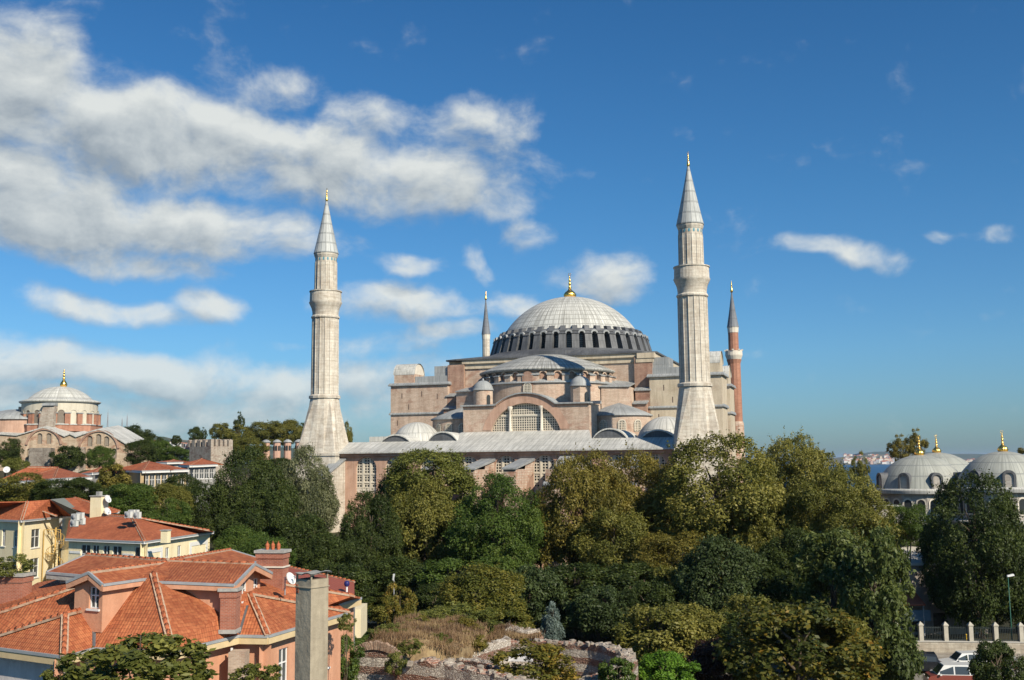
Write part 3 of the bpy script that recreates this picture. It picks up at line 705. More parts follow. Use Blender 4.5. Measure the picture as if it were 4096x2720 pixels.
# lead skirt from the square to the drum
m = MB(); n = 64
def sq(k, h, z):
    a = 2 * math.pi * k / n + 1e-4; c, s = math.cos(a), math.sin(a); f = h / max(abs(c), abs(s)); return Vector((c * f, s * f, z))
def ci(k, r, z): a = 2 * math.pi * k / n + 1e-4; return Vector((r * math.cos(a), r * math.sin(a), z))
m.loft([[sq(k, 21.7 if (k < 8 or k > 56 or 24 < k < 40) else 19.0, 40.35) for k in range(n)], [sq(k, 21.7 if (k < 8 or k > 56 or 24 < k < 40) else 19.0, 40.65) for k in range(n)], [ci(k, 19.0, 41.5) for k in range(n)], [ci(k, 17.4, 42.2) for k in range(n)]], smooth=False)
m.build('dome_skirt', LEADD, HS)
# drum of forty windows
m = MB(); m.lathe([(15.0, 41.5), (15.0, 46.2)], 80, smooth=False); m.lathe([(17.9, 41.6), (17.9, 42.0), (15.0, 42.2)], 80, smooth=False)
DRUM = m.build('drum', LEADD, HS)
def wedge():
    m = MB(); hw = .72
    P = lambda r, z, s, w=hw: Vector((r, s * w, z))
    m.loft([[P(15, 41.9, -1), P(17.55, 41.9, -1), P(17.55, 41.9, 1), P(15, 41.9, 1)], [P(15, 45.2, -1), P(16.55, 45.2, -1), P(16.55, 45.2, 1), P(15, 45.2, 1)]])
    m.loft([[P(14.8, 45.2, -1), P(16.75, 45.15, -1), P(16.75, 45.15, 1), P(14.8, 45.2, 1)], [P(14.6, 45.95, -1), P(16.2, 45.6, -1), P(16.2, 45.6, 1), P(14.6, 45.95, 1)]])
    b = m.build('buttress', leadmat('buttress_lead', (.085, .09, .10), (.17, .175, .18), .9, 1.6, (.04, .04, .04), .5), HS)
    m = MB(); w = .5; m.loft([[P(13.6, 46.1, -1, w), P(15.6, 46.1, -1, w), P(15.6, 46.1, 1, w), P(13.6, 46.1, 1, w)], [P(13.6, 47.15, -1, w), P(15.25, 46.95, -1, w), P(15.25, 46.95, 1, w), P(13.6, 47.15, 1, w)]])
    m.build('buttress_cap', LEADD, b); return b
B0 = wedge()
for k in range(1, 40):
    q = B0.copy(); COL.objects.link(q); q.rotation_euler = (0, 0, 2 * math.pi * k / 40)
    c = B0.children[0].copy(); COL.objects.link(c); c.parent = q
def drum_window():
    m = MB(); mp = lambda u, v, w: Vector((15.06 - w, u, v))
    m.face([mp(u, v, 0) for u, v in arch(0, 1.0, 42.3, 45.3)]); w = m.build('window', PANE, HS)
    g = MB()
    for u in (-.25, 0, .25): mbox(g, mp, u - .025, u + .025, 42.3, 44.9, -.04, .0)
    for j in range(7): mbox(g, mp, -.5, .5, 42.5 + j * .38, 42.54 + j * .38, -.045, .0)
    g.build('glazing_bars', LEADM, w)
    g = MB(); A = arch(0, 1.0, 44, 45.6)[2:]; Bq = arch(0, 1.5, 44, 45.95)[2:]
    rr = lambda v: 16.55
    for (a, b), (c, d) in zip(zip(A, A[1:]), zip(Bq, Bq[1:])):
        g.face([(rr(0), *a), (rr(0), *c), (rr(0), *d), (rr(0), *b)]); g.face([(rr(0), *a), (rr(0), *b), (15, *b), (15, *a)]); g.face([(rr(0), *d), (rr(0), *c), (14.6, c[0], c[1] + .25), (14.6, d[0], d[1] + .25)])
    g.build('hood', LEADM, w); return w
W0 = drum_window()
for k in range(40):
    q = W0 if k == 0 else W0.copy()
    if k:
        COL.objects.link(q)
        for ch in W0.children: c = ch.copy(); COL.objects.link(c); c.parent = q
    q.rotation_euler = (0, 0, 2 * math.pi * (k + .5) / 40)
m = MB(); m.lathe([(16.0, 45.7), (16.1, 45.95), (15.4, 46.25), (14.4, 46.5)], 80, su=60, sv=1); m.build('drum_cornice', LEADD, HS)
RHO, CZ = 16.6, 38.35
prof = [(RHO * math.sin(a), CZ + RHO * math.cos(a)) for a in [R(61.5) * (1 - k / 22) for k in range(22)]] + [(0, CZ + RHO)]
m = MB(); m.lathe(prof, 320, su=80, sv=1.35, rmod=lambda a: 1 + .0022 * abs(math.cos(40 * a)))
m.build('dome', DOMEL, HS)
def finial(parent, x, y, z, s=1., ring=True, ribs=True, name='finial', bulb=1.15):
    m = MB()
    m.lathe([(.5 * s * bulb, z - .1), (1.0 * s * bulb, z + .2 * s), (1.15 * s * bulb, z + .7 * s), (.85 * s * bulb, z + 1.25 * s), (.4 * s, z + 1.75 * s), (.24 * s, z + 2.1 * s)], 48, (x, y), rmod=(lambda a: 1 + .06 * math.cos(16 * a)) if ribs else None)
    m.lathe([(.22 * s, z + 2.1 * s), (.4 * s, z + 2.3 * s), (.22 * s, z + 2.5 * s), (.2 * s, z + 2.9 * s), (.38 * s, z + 3.1 * s), (.2 * s, z + 3.3 * s), (.17 * s, z + 3.7 * s), (.32 * s, z + 3.88 * s), (.15 * s, z + 4.05 * s), (.12 * s, z + 4.4 * s), (.22 * s, z + 4.52 * s), (.08 * s, z + 4.66 * s), (.05 * s, z + 4.9 * s)], 16, (x, y))
    if ring: m.tube([(x + .3 * s * math.cos(t) * .95, y - .3 * s * math.cos(t) * .3, z + 5.15 * s + .3 * s * math.sin(t)) for t in [R(-250 + 16 * k) for k in range(21)]], .06 * s, 6)
    return m.build(name, GOLD, parent)
finial(HS, 0, 0, 54.8, 1.0)
# the four great buttress piers
for sx in (-1, 1):
    for sy in (-1, 1):
        x0, x1 = sorted((sx * 20.5, -33.0 if sx < 0 else (34.0 if sy < 0 else 32.0))); y0, y1 = sorted((sy * 12, sy * 20))
        mat = ROSE if sx < 0 else TANP
        m = MB(); m.box(x0, x1, y0, y1, 0, 35.5); tx0, tx1 = sorted((sx * 28.2, (x0 if sx < 0 else x1) - sx * .4)); m.box(tx0, tx1, y0 + .8, y0 + 6, 35.5, 38.0); o = m.build('buttress_pier', mat, HS)
        m = MB()
        for z, g in ((35.5, .45), (29.6, .3)):
            q0 = [(x0 - g, y0 - g), (x1 + g, y0 - g), (x1 + g, y1 + g), (x0 - g, y1 + g)]
            m.prism(q0, z, z + .22); m.loft([[(a, b, z + .22) for a, b in q0], [(lin(a, (x0 + x1) / 2, .02), lin(b, (y0 + y1) / 2, .12), z + .6) for a, b in q0]])
        m.build('ledge', LEADM, o)
        m = MB(); n = 14; cy, rr = y0 + 3.4, 2.65
        A = [(cy - rr * math.cos(math.pi * k / n), 37.85 + rr * .92 * math.sin(math.pi * k / n)) for k in range(n + 1)]
        for (ya, za), (yb, zb) in zip(A, A[1:]): m.face([(tx0 - .2, ya, za), (tx1 + .2, ya, za), (tx1 + .2, yb, zb), (tx0 - .2, yb, zb)], smooth=True)
        m.build('vault_roof', LEADL, o)
        m = MB(); xe = tx1 + .02 if sx < 0 else tx0 - .02
        for x in (tx0 + .02, tx1 - .02):
            q = [(x, a, b - .08) for a, b in A] + [(x, A[-1][0] - .1, 36), (x, A[0][0] + .1, 36)]; m.face(q if x > (tx0 + tx1) / 2 else q[::-1])
        m.build('gable', STONEW if sx < 0 else TANP, o)
        xd = tx1 + .06 if sx < 0 else tx0 - .06
        m = MB(); m.face([(xd, cy + u, v) for u, v in arch(.3, .8, 36.1, 37.9)]); m.build('opening', REDB, o)
        m = MB(); a, b = sorted((sx * 20.6, sx * 28.1)); m.box(a, b, y0 + 1.2, y1 - 1, 35.9, 37.4); a, b = sorted((sx * 20.6, sx * 24)); m.box(a, b, y0 + 1.6, y1 - 1.2, 37.4, 39.4); m.build('lead_box', LEADM, o)
        if sx > 0:                               # joint crack and slit marks
            pass
        m = MB()
        for sxx, zz in ((.2, 33.5), (.55, 33.8), (.82, 33.2), (.32, 31.2), (.12, 28), (.5, 27.2), (.8, 27.5)):
            xx = lin(x0, x1, sxx); m.face([(xx - .09, y0 - .012, zz - .6), (xx + .09, y0 - .012, zz - .6), (xx + .09, y0 - .012, zz + .5), (xx - .09, y0 - .012, zz + .5)])
        q_ = m.build('slits', flatmat('slit_dark', (.10, .07, .06), .9, .1) if 'slit_dark' not in MATS else MATS['slit_dark'], o); q_['kind'] = 'stuff'
m = MB(); m.prism([(-20.5, -31), (-15, -31), (-15, -18), (-20.5, -18)], 22, 24.5); m.build('gallery_roof', LEADM, HS)

# ------------------------------------------------------------------ minarets
def hsw(x, y): return HS_C + Matrix.Rotation(HS_R, 3, 'Z') @ Vector((x, y, 0))
def tall_minaret(label, x, y, zg, rot):
    o = thing('minaret', label, 'minaret', hsw(x, y) + Vector((0, 0, zg)), HS_R + rot, 'stone minarets at the west front'); G = -zg
    N_ = 16
    def ring(r, z, off=0.): return [Vector((r * math.cos(2 * math.pi * (k + off) / N_), r * math.sin(2 * math.pi * (k + off) / N_), z + G)) for k in range(N_)]
    def sring(h, z):
        out = []
        for k in range(N_):
            a = 2 * math.pi * k / N_ + R(45) * 0; c, s = math.cos(a), math.sin(a); f = h / max(abs(c), abs(s)); out.append(Vector((c * f, s * f, z + G)))
        return out
    m = MB(); m.box(-3.75, 3.75, -3.75, 3.75, -2, 21.6 + G); m.box(-3.95, 3.95, -3.95, 3.95, 21.3 + G, 21.75 + G); m.build('base', MARBLE, o)
    m = MB(); m.loft([sring(3.72, 21.7), ring(2.6, 31.6), ring(2.5, 31.9)]); m.build('flared_base', MARBLE, o)
    m = MB(); m.loft([ring(2.85, 31.7), ring(2.85, 32.15), ring(2.5, 32.4)]); m.loft([ring(2.42, 32.3), ring(2.36, 46.6)])
    for k in range(N_):
        a = 2 * math.pi * k / N_; m.tube([(2.43 * math.cos(a), 2.43 * math.sin(a), 32.3 + G), (2.37 * math.cos(a), 2.37 * math.sin(a), 46.3 + G)], .085, 6, cap=False)
    m.loft([ring(2.4, 46.3), ring(2.6, 46.5), ring(2.6, 46.75), ring(2.35, 47.0)])
    m.build('shaft', MARBLE, o)
    m = MB(); m.lathe([(2.33, 46.9 + G), (2.35, 47.6 + G), (2.5, 48.3 + G), (2.8, 48.95 + G), (2.95, 49.3 + G), (2.95, 49.5 + G)], 32, smooth=True, rmod=lambda a: 1 + .02 * math.cos(16 * a))
    m.lathe([(2.9, 49.5 + G), (2.84, 51.3 + G), (2.98, 51.32 + G), (2.98, 51.5 + G), (2.6, 51.5 + G), (2.6, 50 + G), (2.0, 50 + G)], 32, smooth=False); m.build('balcony', MARBLE, o)
    m = MB(); m.loft([ring(2.03, 50.0), ring(1.97, 57.9)])
    for k in range(N_):
        a = 2 * math.pi * k / N_; m.tube([(2.04 * math.cos(a), 2.04 * math.sin(a), 51 + G), (1.98 * math.cos(a), 1.98 * math.sin(a), 56.9 + G)], .07, 6, cap=False)
    m.loft([ring(2.0, 57.7), ring(2.2, 58.2), ring(2.2, 58.55)]); m.build('upper_shaft', MARBLE, o)
    m = MB()
    for k in range(N_):
        a = 2 * math.pi * (k + .5) / N_; c = Vector((math.cos(a), math.sin(a), 0)); t = Vector((-c.y, c.x, 0)); p = c * 1.985
        m.face([p + t * u + Vector((0, 0, v + G)) for u, v in ((-.14, 57.1), (.14, 57.1), (.14, 57.6), (-.14, 57.6))])
    m.build('tile_band', TILEB, o)
    m = MB(); m.lathe([(2.3, 58.5 + G), (2.28, 58.65 + G), (2.05, 59.6 + G), (1.08, 64.0 + G), (.14, 68.7 + G)], 16, su=16, sv=1.9, smooth=False); m.build('spire', LEADM2, o)
    finial(o, 0, 0, 68.5 + G, .47, True, False, bulb=.5)
    return o
LEADM2 = leadmat('spire_lead', (.38, .40, .395), (.50, .52, .51), 1, 1, (.2, .21, .21), .4, 0, .1)
tall_minaret('tall pale stone minaret left of the great dome, with fluted shaft and pointed lead spire', -34.7, -45, 0, R(4))
tall_minaret('tall pale stone minaret in front of the right end of the great basilica', 32.6, -45, 0, R(14))
MAPS = {}
def slim_minaret(label, name, x, y, shaft, zc, zt, zf, zb, r):
    o = thing(name, label, 'minaret', hsw(x, y), HS_R)
    m = MB(); m.lathe([(r * 1.5, 0), (r * 1.45, 28), (r * 1.3, 28.6)], 12, smooth=False); m.build('base', MARBLE if shaft is MARBLE else BANDB, o)
    m = MB(); m.lathe([(r * 1.25, 28.5), (r * 1.2, zb - 2), (r * 1.45, zb - 1)], 12, smooth=False); m.build('shaft', shaft, o)
    m = MB(); m.lathe([(r * 1.3, zb - 1.2), (r * 1.62, zb - .2), (r * 1.66, zb), (r * 1.62, zb + 1.0), (r * 1.4, zb + 1.0), (r * 1.4, zb + .2), (.5, zb + .2)], 20, smooth=False); m.build('balcony', STONEW if shaft is not MARBLE else MARBLE, o)
    m = MB(); m.lathe([(r, zb), (r * .97, zc - .9)], 12, smooth=False); m.build('upper_shaft', shaft, o)
    m = MB(); m.lathe([(r * 1.02, zc - 1.3), (r * 1.08, zc - .2), (r * 1.15, zc)], 12, smooth=False); m.build('collar', STONEW, o)
    m = MB(); m.lathe([(r * 1.16, zc), (r * .62, lin(zc, zt, .45)), (.1, zt)], 12, su=12, sv=2, smooth=False); m.build('spire', leadmat('slim_spire_lead', (.15, .165, .19), (.22, .235, .26), 1, 1, (.1, .1, .11), .3) if 'slim_spire_lead' not in MATS else MATS['slim_spire_lead'], o)
    finial(o, 0, 0, zt - .1, (zf - zt) / 5.3, False, False, bulb=.55)
    m = MB()
    for k in range(8):
        a = k * math.pi / 4; m.box(r * 1.6 * math.cos(a) - .2, r * 1.6 * math.cos(a) + .2, r * 1.6 * math.sin(a) - .2, r * 1.6 * math.sin(a) + .2, zb + 1.0, zb + 1.35)
    m.build('loudspeakers', STONEW, o)
slim_minaret('slender white minaret with dark spire, peeping up behind the dome on its left', 'minaret', -30.9, 33, MARBLE, 52.1, 61.1, 63.6, 40, 1.0)
slim_minaret('slim red brick minaret with grey spire and white balcony behind the right end', 'brick_minaret', 31.1, 31, BRICKM, 50.6, 59.0, 61.9, 44.0, 1.2)
# ------------------------------------------------------------------ the older church on the left
CHW = wallmat('church_wall', (.56, .43, .30), (.68, .57, .42), (.46, .26, .165), (.6, .3, .03, .4, (.52, .46, .38)), .22, (.5, .6), .35, .3)
CREAM = wallmat('cream_plaster', (.56, .52, .42), (.62, .58, .48), (.48, .44, .36), None, .2, (.56, .7), .3, .15)
RUBBLE_G = wallmat('grey_rubble', (.30, .28, .25), (.44, .41, .36), (.2, .18, .16), (.5, .35, .06, .6, (.22, .20, .17)), .6, (.5, .62), .4, .45)
RUBBLE_P = wallmat('pale_rubble', (.50, .46, .39), (.60, .56, .48), (.36, .27, .22), (.55, .36, .05, .6, (.33, .29, .25)), .5, (.5, .62), .35, .45)
LATD = flatmat('brown_lattice', (.20, .17, .14), .8, .3)
CHD = 286.0
def cp(x, y, Y=272.0): return at(x / 3.484, 1450 + y / 3.484, Y)        # coordinates of the close-up of the church
cb = cp(840, 1500, CHD)
CH = thing('domed_church', 'older church with grey dome on a cream drum above two great brick arches', 'church', (cb.x, cb.y, 12))
cx, cy = cp(837, 700, CHD).x, CHD
zc = lambda y, Y=CHD: cp(837, y, Y).z
z_e, z_t = zc(560), zc(335)
m = MB(); m.lathe([(9.7, zc(850, 276)), (9.7, z_e)], 60, (cx, cy)); m.build('drum', CREAM, CH, True)
m = MB(); m.lathe([(10.1, z_e - .3), (10.45, z_e), (10.4, z_e + .2), (8.6, z_e + .75)] + cap_prof(8.4, z_e + .7, z_t - z_e - .7, 9), 60, (cx, cy), su=60, sv=1.6); m.build('dome', leadmat('church_lead', (.52, .52, .48), (.62, .62, .57), 1, 1, (.25, .25, .23), .5, 0, .07), CH, True)
finial(CH, 0, 0, z_t - 12 - .1, 1.0, False, False, bulb=.85)
zb = zc(850, 276); zp = zc(705, 276)
for k in range(20):
    th = R(18 * k + 3 + 22); a = R(-90) + th
    def dmp(u, v, w, a=a): aa = a + u / 9.75; return Vector((cx + (9.75 - w) * math.cos(aa), cy + (9.75 - w) * math.sin(aa), v))
    if abs((math.degrees(th) + 180) % 360 - 180 - 22) > 100: continue
    win = k in (0, 17, 18)
    m = MB(); m.face([dmp(u, v, -.05) for u, v in arch(0, 1.7, zb, zc(655, 276))]); o = m.build('window' if win else 'blind_niche', LATD if win else CREAM, CH, True)
    A = arch(0, 1.7, zp, zc(655, 276))[2:]; B = arch(0, 2.2, zp, zc(640, 276))[2:]
    m = MB()
    for (p, q), (r, s) in zip(zip(A, A[1:]), zip(B, B[1:])): m.face([dmp(*p, -.2), dmp(*r, -.2), dmp(*s, -.2), dmp(*q, -.2)]); m.face([dmp(*p, -.2), dmp(*q, -.2), dmp(*q, 0), dmp(*p, 0)])
    m.build('hood', CREAM, o, True)
    m = MB(); q = [dmp(u, zb, w) for u, w in ((.9, 0), (.9, -.75), (2.2, -.75), (2.2, 0))]
    m.prism([(p.x, p.y) for p in q], zb - .2, zp); m.build('pier', BRICKM, CH, True)
    m = MB(); q = [dmp(u, zb, w) for u, w in ((.75, .1), (.75, -.95), (2.35, -.95), (2.35, .1))]
    m.prism([(p.x, p.y) for p in q], zp, zp + .25); m.build('pier_cap', LEADM, CH, True)
m = MB(); m.lathe([(11.0, zc(955, 276)), (11.0, zc(860, 276)), (9.7, zc(845, 276))], 8, (cx, cy), a0=R(22.5), a1=R(382.5), smooth=False); m.build('drum_base', BRICKM, CH, True)
m = MB(); m.lathe([(11.2, zc(866, 276)), (11.2, zc(852, 276)), (9.7, zc(838, 276))], 8, (cx, cy), a0=R(22.5), a1=R(382.5), smooth=False); m.build('drum_cornice', LEADL, CH, True)
# low roof dome of the nave at the left
q = cp(60, 790, 278)
m = MB(); m.lathe([(12.5, q.z - 4.2), (12.5, q.z)], 40, (q.x, q.y + 10)); m.build('nave_drum', SALMON, CH, True)
m = MB(); m.lathe([(13.0, q.z - .1), (13.0, q.z + .15), (9, q.z + 1.8), (4, q.z + 2.9), (0, q.z + 3.2)], 40, (q.x, q.y + 10), su=30, sv=1.5); m.build('nave_roof', LEADM, CH, True)
# south wall with its two great arches: outline from the close-up
outl = [(-60, 1560), (1770, 1560), (1772, 1132), (1600, 1030), (1480, 962), (1385, 925), (1250, 962), (1065, 1030), (985, 990), (905, 1022), (760, 955), (680, 918), (605, 900), (480, 945), (360, 975), (235, 1008), (-60, 985)]
Yw = 272.0
def cw(x, y): p = cp(x, y, Yw); return (p.x, p.z)
wset = [(548, 985, 1135, 72), (675, 985, 1135, 72), (408, 1198, 1345, 78), (1247, 1022, 1170, 74), (1370, 997, 1140, 74), (1480, 1028, 1170, 74), (1240, 1198, 1345, 74), (1480, 1198, 1345, 74), (1585, 1198, 1345, 74)]
holes = []
for x, yt, yb, w in wset:
    a, b = cw(x, yb); t = cw(x, yt)[1]; ww = w / 3.484 * Yw / F; holes.append(arch(a, ww, b, t))
m = MB(); m.holed([cw(*p) for p in outl], holes, lambda u, v, w: Vector((u, Yw + w, v)), 1.0); m.build('south_wall', CHW, CH, True)
for (x, yt, yb, w), h in zip(wset, holes):
    a, b = cw(x, yb); t = cw(x, yt)[1]; ww = w / 3.484 * Yw / F
    m = MB(); m.face([(u, Yw + .5, v) for u, v in h])
    o = m.build('window', PANE, CH, True)
    g = MB(); mp = lambda u, v, w: Vector((u, Yw + w, v))
    for i in range(1, 6): mbox(g, mp, a - ww / 2 + ww * i / 6 - .05, a - ww / 2 + ww * i / 6 + .05, b, t - .15, .38, .48)
    for j in range(10): zz = b + (t - b) * j / 10; mbox(g, mp, a - ww / 2 + (.12 if j > 8 else 0), a + ww / 2 - (.12 if j > 8 else 0), zz, zz + .1, .385, .485)
    g.build('lattice', flatmat('lattice_tan', (.36, .31, .25), .8, .3) if 'lattice_tan' not in MATS else MATS['lattice_tan'], o, True)
for x, hw, yt in ((622, 228, 940), (1385, 262, 965)):                    # projecting brick arches
    c = cw(x, yt); r = hw / 3.484 * Yw / F; rr = r * 1.0; m = MB(); n = 22
    A = [(c[0] + r * math.cos(math.pi * (.04 + .92 * k / n)), c[1] - r * 1.02 + r * 1.02 * math.sin(math.pi * (.04 + .92 * k / n))) for k in range(n + 1)]
    B = [(c[0] + (r + .55) * math.cos(math.pi * (.04 + .92 * k / n)), c[1] - r * 1.02 + (r * 1.02 + .55) * math.sin(math.pi * (.04 + .92 * k / n))) for k in range(n + 1)]
    for (p, q), (s, t) in zip(zip(A, A[1:]), zip(B, B[1:])):
        m.face([(p[0], Yw - .35, p[1]), (s[0], Yw - .35, s[1]), (t[0], Yw - .35, t[1]), (q[0], Yw - .35, q[1])])
        m.face([(p[0], Yw - .35, p[1]), (q[0], Yw - .35, q[1]), (q[0], Yw, q[1]), (p[0], Yw, p[1])]); m.face([(s[0], Yw, s[1]), (t[0], Yw, t[1]), (t[0], Yw - .35, t[1]), (s[0], Yw - .35, s[1])])
    m.build('great_arch', REDB, CH, True)
m = MB()                                                                 # lead roofs behind the gables
for seq in ([(-60, 985), (235, 1008), (360, 975), (605, 900)], [(605, 900), (680, 918), (760, 955), (905, 1022)], [(905, 1022), (985, 990)], [(985, 990), (1065, 1030)], [(1065, 1030), (1250, 962), (1385, 925)], [(1385, 925), (1480, 962), (1600, 1030), (1772, 1132)]):
    for a, b in zip(seq, seq[1:]):
        pa, pb = cw(*a), cw(*b); e = .25
        m.face([(pa[0], Yw - .4, pa[1] + .05), (pb[0], Yw - .4, pb[1] + .05), (pb[0], Yw + 13, pb[1] + 1.4), (pa[0], Yw + 13, pa[1] + 1.4)])
        m.face([(pa[0], Yw - .4, pa[1] - e), (pb[0], Yw - .4, pb[1] - e), (pb[0], Yw - .4, pb[1] + .05), (pa[0], Yw - .4, pa[1] + .05)])
m.build('aisle_roof', LEADL, CH, True)
m = MB(); p = cw(1772, 1132); m.face([(p[0], Yw, 8), (p[0], Yw + 26, 8), (p[0], Yw + 26, p[1]), (p[0], Yw, p[1])]); m.build('east_wall', CHW, CH, True)
m = MB(); a = cw(470, 1490); b = cw(770, 1190); m.box(a[0], b[0], Yw - 3, Yw - .05, a[1] - 3, b[1]); m.build('rubble_annex', RUBBLE_G, CH, True)
m = MB(); a = cw(1075, 1520); b = cw(1203, 1180)                         # sloping stone buttress
m.loft([[(a[0] - 2.2, Yw - 6, a[1] - 3), (b[0], Yw - 6, a[1] - 3), (b[0], Yw - .05, a[1] - 3), (a[0] - 2.2, Yw - .05, a[1] - 3)], [(lin(a[0], b[0], .55), Yw - 1.5, b[1]), (b[0], Yw - 1.5, b[1]), (b[0], Yw - .05, b[1]), (lin(a[0], b[0], .55), Yw - .05, b[1])]])
m.build('sloping_buttress', RUBBLE_P, CH, True)
m = MB()                                                                 # broken stair turret in front of the drum
a, b = cp(535, 940, 275), cp(765, 600, 275)
m.loft([[(a.x, 274.5, a.z - 2), (b.x, 274.5, a.z - 2), (b.x, 279, a.z - 2), (a.x, 279, a.z - 2)], [(a.x + .3, 274.8, lin(a.z, b.z, .55)), (b.x, 274.6, lin(a.z, b.z, .6)), (b.x, 279, lin(a.z, b.z, .6)), (a.x, 279, lin(a.z, b.z, .6))], [(a.x + 1.0, 275.2, b.z), (b.x - .1, 275.1, b.z), (b.x - .1, 279, b.z), (a.x + 1.0, 279, b.z)]])
m.build('ruined_stair', RUBBLE_P, CH, True)
m = MB(); m.loft([[(a.x + .6, 274.6, b.z), (b.x, 274.6, b.z), (b.x, 279, b.z), (a.x + .6, 279, b.z)], [(a.x + .9, 275, b.z + .7), (b.x, 275, b.z + .7), (b.x, 279, b.z + .9), (a.x + .9, 279, b.z + .9)]]); m.build('stair_roof', LEADM, CH, True)
m = MB(); a, b = cp(250, 800, 282), cp(350, 615, 282); m.loft([[(a.x, 282, a.z - 1), (b.x, 282, a.z - 1), (b.x, 286, a.z - 1), (a.x, 286, a.z - 1)], [(b.x - 1.8, 282, b.z), (b.x, 282, b.z), (b.x, 286, b.z), (b.x - 1.8, 286, b.z)]]); m.build('ruined_wall', RUBBLE_P, CH, True)

# ------------------------------------------------------------------ battlemented tower
def tp(x, y, Y=250.0): return at(400 + x / 2.361, 1600 + y / 2.361, Y)
A, B, C_ = tp(842, 580, 256), tp(1045, 580, 250), tp(1252, 580, 255)
zt = tp(1045, 438).z; zm = tp(1045, 368).z
TW = thing('battlemented_tower', 'square pale stone tower with battlements standing among the far trees', 'tower', (B.x, B.y, 10))
d1 = (A - B); d1.z = 0; d2 = (C_ - B); d2.z = 0
A2 = B + d1; C2 = B + d2; D2 = B + d1 + d2
m = MB(); m.prism([(B.x, B.y), (C2.x, C2.y), (D2.x, D2.y), (A2.x, A2.y)], 4, zt); m.build('wall', RUBBLE_P, TW, True)
def merlons(p, q, n):
    d = (q - p); L = d.length; d = d.normalized(); nn = Vector((-d.y, d.x, 0))
    if (nn.dot(D2 - p)) < 0: nn = -nn
    for i in range(n):
        t0 = L * (i + .02) / n; t1 = t0 + L / n * .62
        a, b = p + d * t0, p + d * t1
        m = MB(); m.loft([[tuple(v) for v in (Vector((a.x, a.y, zt - .02)), Vector((b.x, b.y, zt - .02)), Vector((b.x + nn.x * .8, b.y + nn.y * .8, zt - .02)), Vector((a.x + nn.x * .8, a.y + nn.y * .8, zt - .02)))],
                          [tuple(v) for v in (Vector((a.x, a.y, zm - rnd.uniform(0, .5))), Vector((b.x, b.y, zm - rnd.uniform(0, .5))), Vector((b.x + nn.x * .8, b.y + nn.y * .8, zm)), Vector((a.x + nn.x * .8, a.y + nn.y * .8, zm)))]])
        m.build('merlon', RUBBLE_P, TW, True)
merlons(B, A2, 4); merlons(B, C2, 5); merlons(A2, D2, 4); merlons(C2, D2, 4)
# ------------------------------------------------------------------ row of domed kitchen chimneys
for i, (xl, xr, lab) in enumerate(((1530, 1605, 'leftmost of four pinkish domed chimneys beyond the trees'), (1632, 1706, 'second from left of four pinkish domed chimneys'), (1733, 1806, 'third from left of four pinkish domed chimneys'), (1838, 1916, 'pinkish domed chimney nearest the left stone minaret, rightmost of four'))):
    q = tp((xl + xr) / 2, 600, 330); w = (xr - xl) / 2.361 * 330 / F
    o = thing('domed_chimney', lab, 'chimney', (q.x, q.y, 12), 0, 'row of domed chimneys')
    zc1, zc0, zd = tp(0, 418, 330).z - 12, tp(0, 470, 330).z - 12, tp(0, 390, 330).z - 12
    m = MB(); m.lathe([(w * .5, -4), (w * .46, zc1)], 8, a0=R(22.5), a1=R(382.5), smooth=False); m.build('shaft', flatmat('pink_render', (.52, .33, .25), .9, .3) if i == 0 else MATS['pink_render'], o)
    m = MB(); m.lathe([(w * .56, zc1), (w * .56, zc1 + .3)] + cap_prof(w * .5, zc1 + .3, zd - zc1 - .3, 6), 16); m.build('cap', LEADM, o)
    m = MB()
    for k in range(8):
        a = R(-90 + 45 * k); mm = lambda u, v: Vector((math.cos(a) * (w * .47) - math.sin(a) * u, math.sin(a) * (w * .47) + math.cos(a) * u, v))
        m.face([mm(u, v) for u, v in arch(0, .7, zc1 - 2.6, zc1 - 1.0, 6)])
    m.build('smoke_openings', PANE, o)
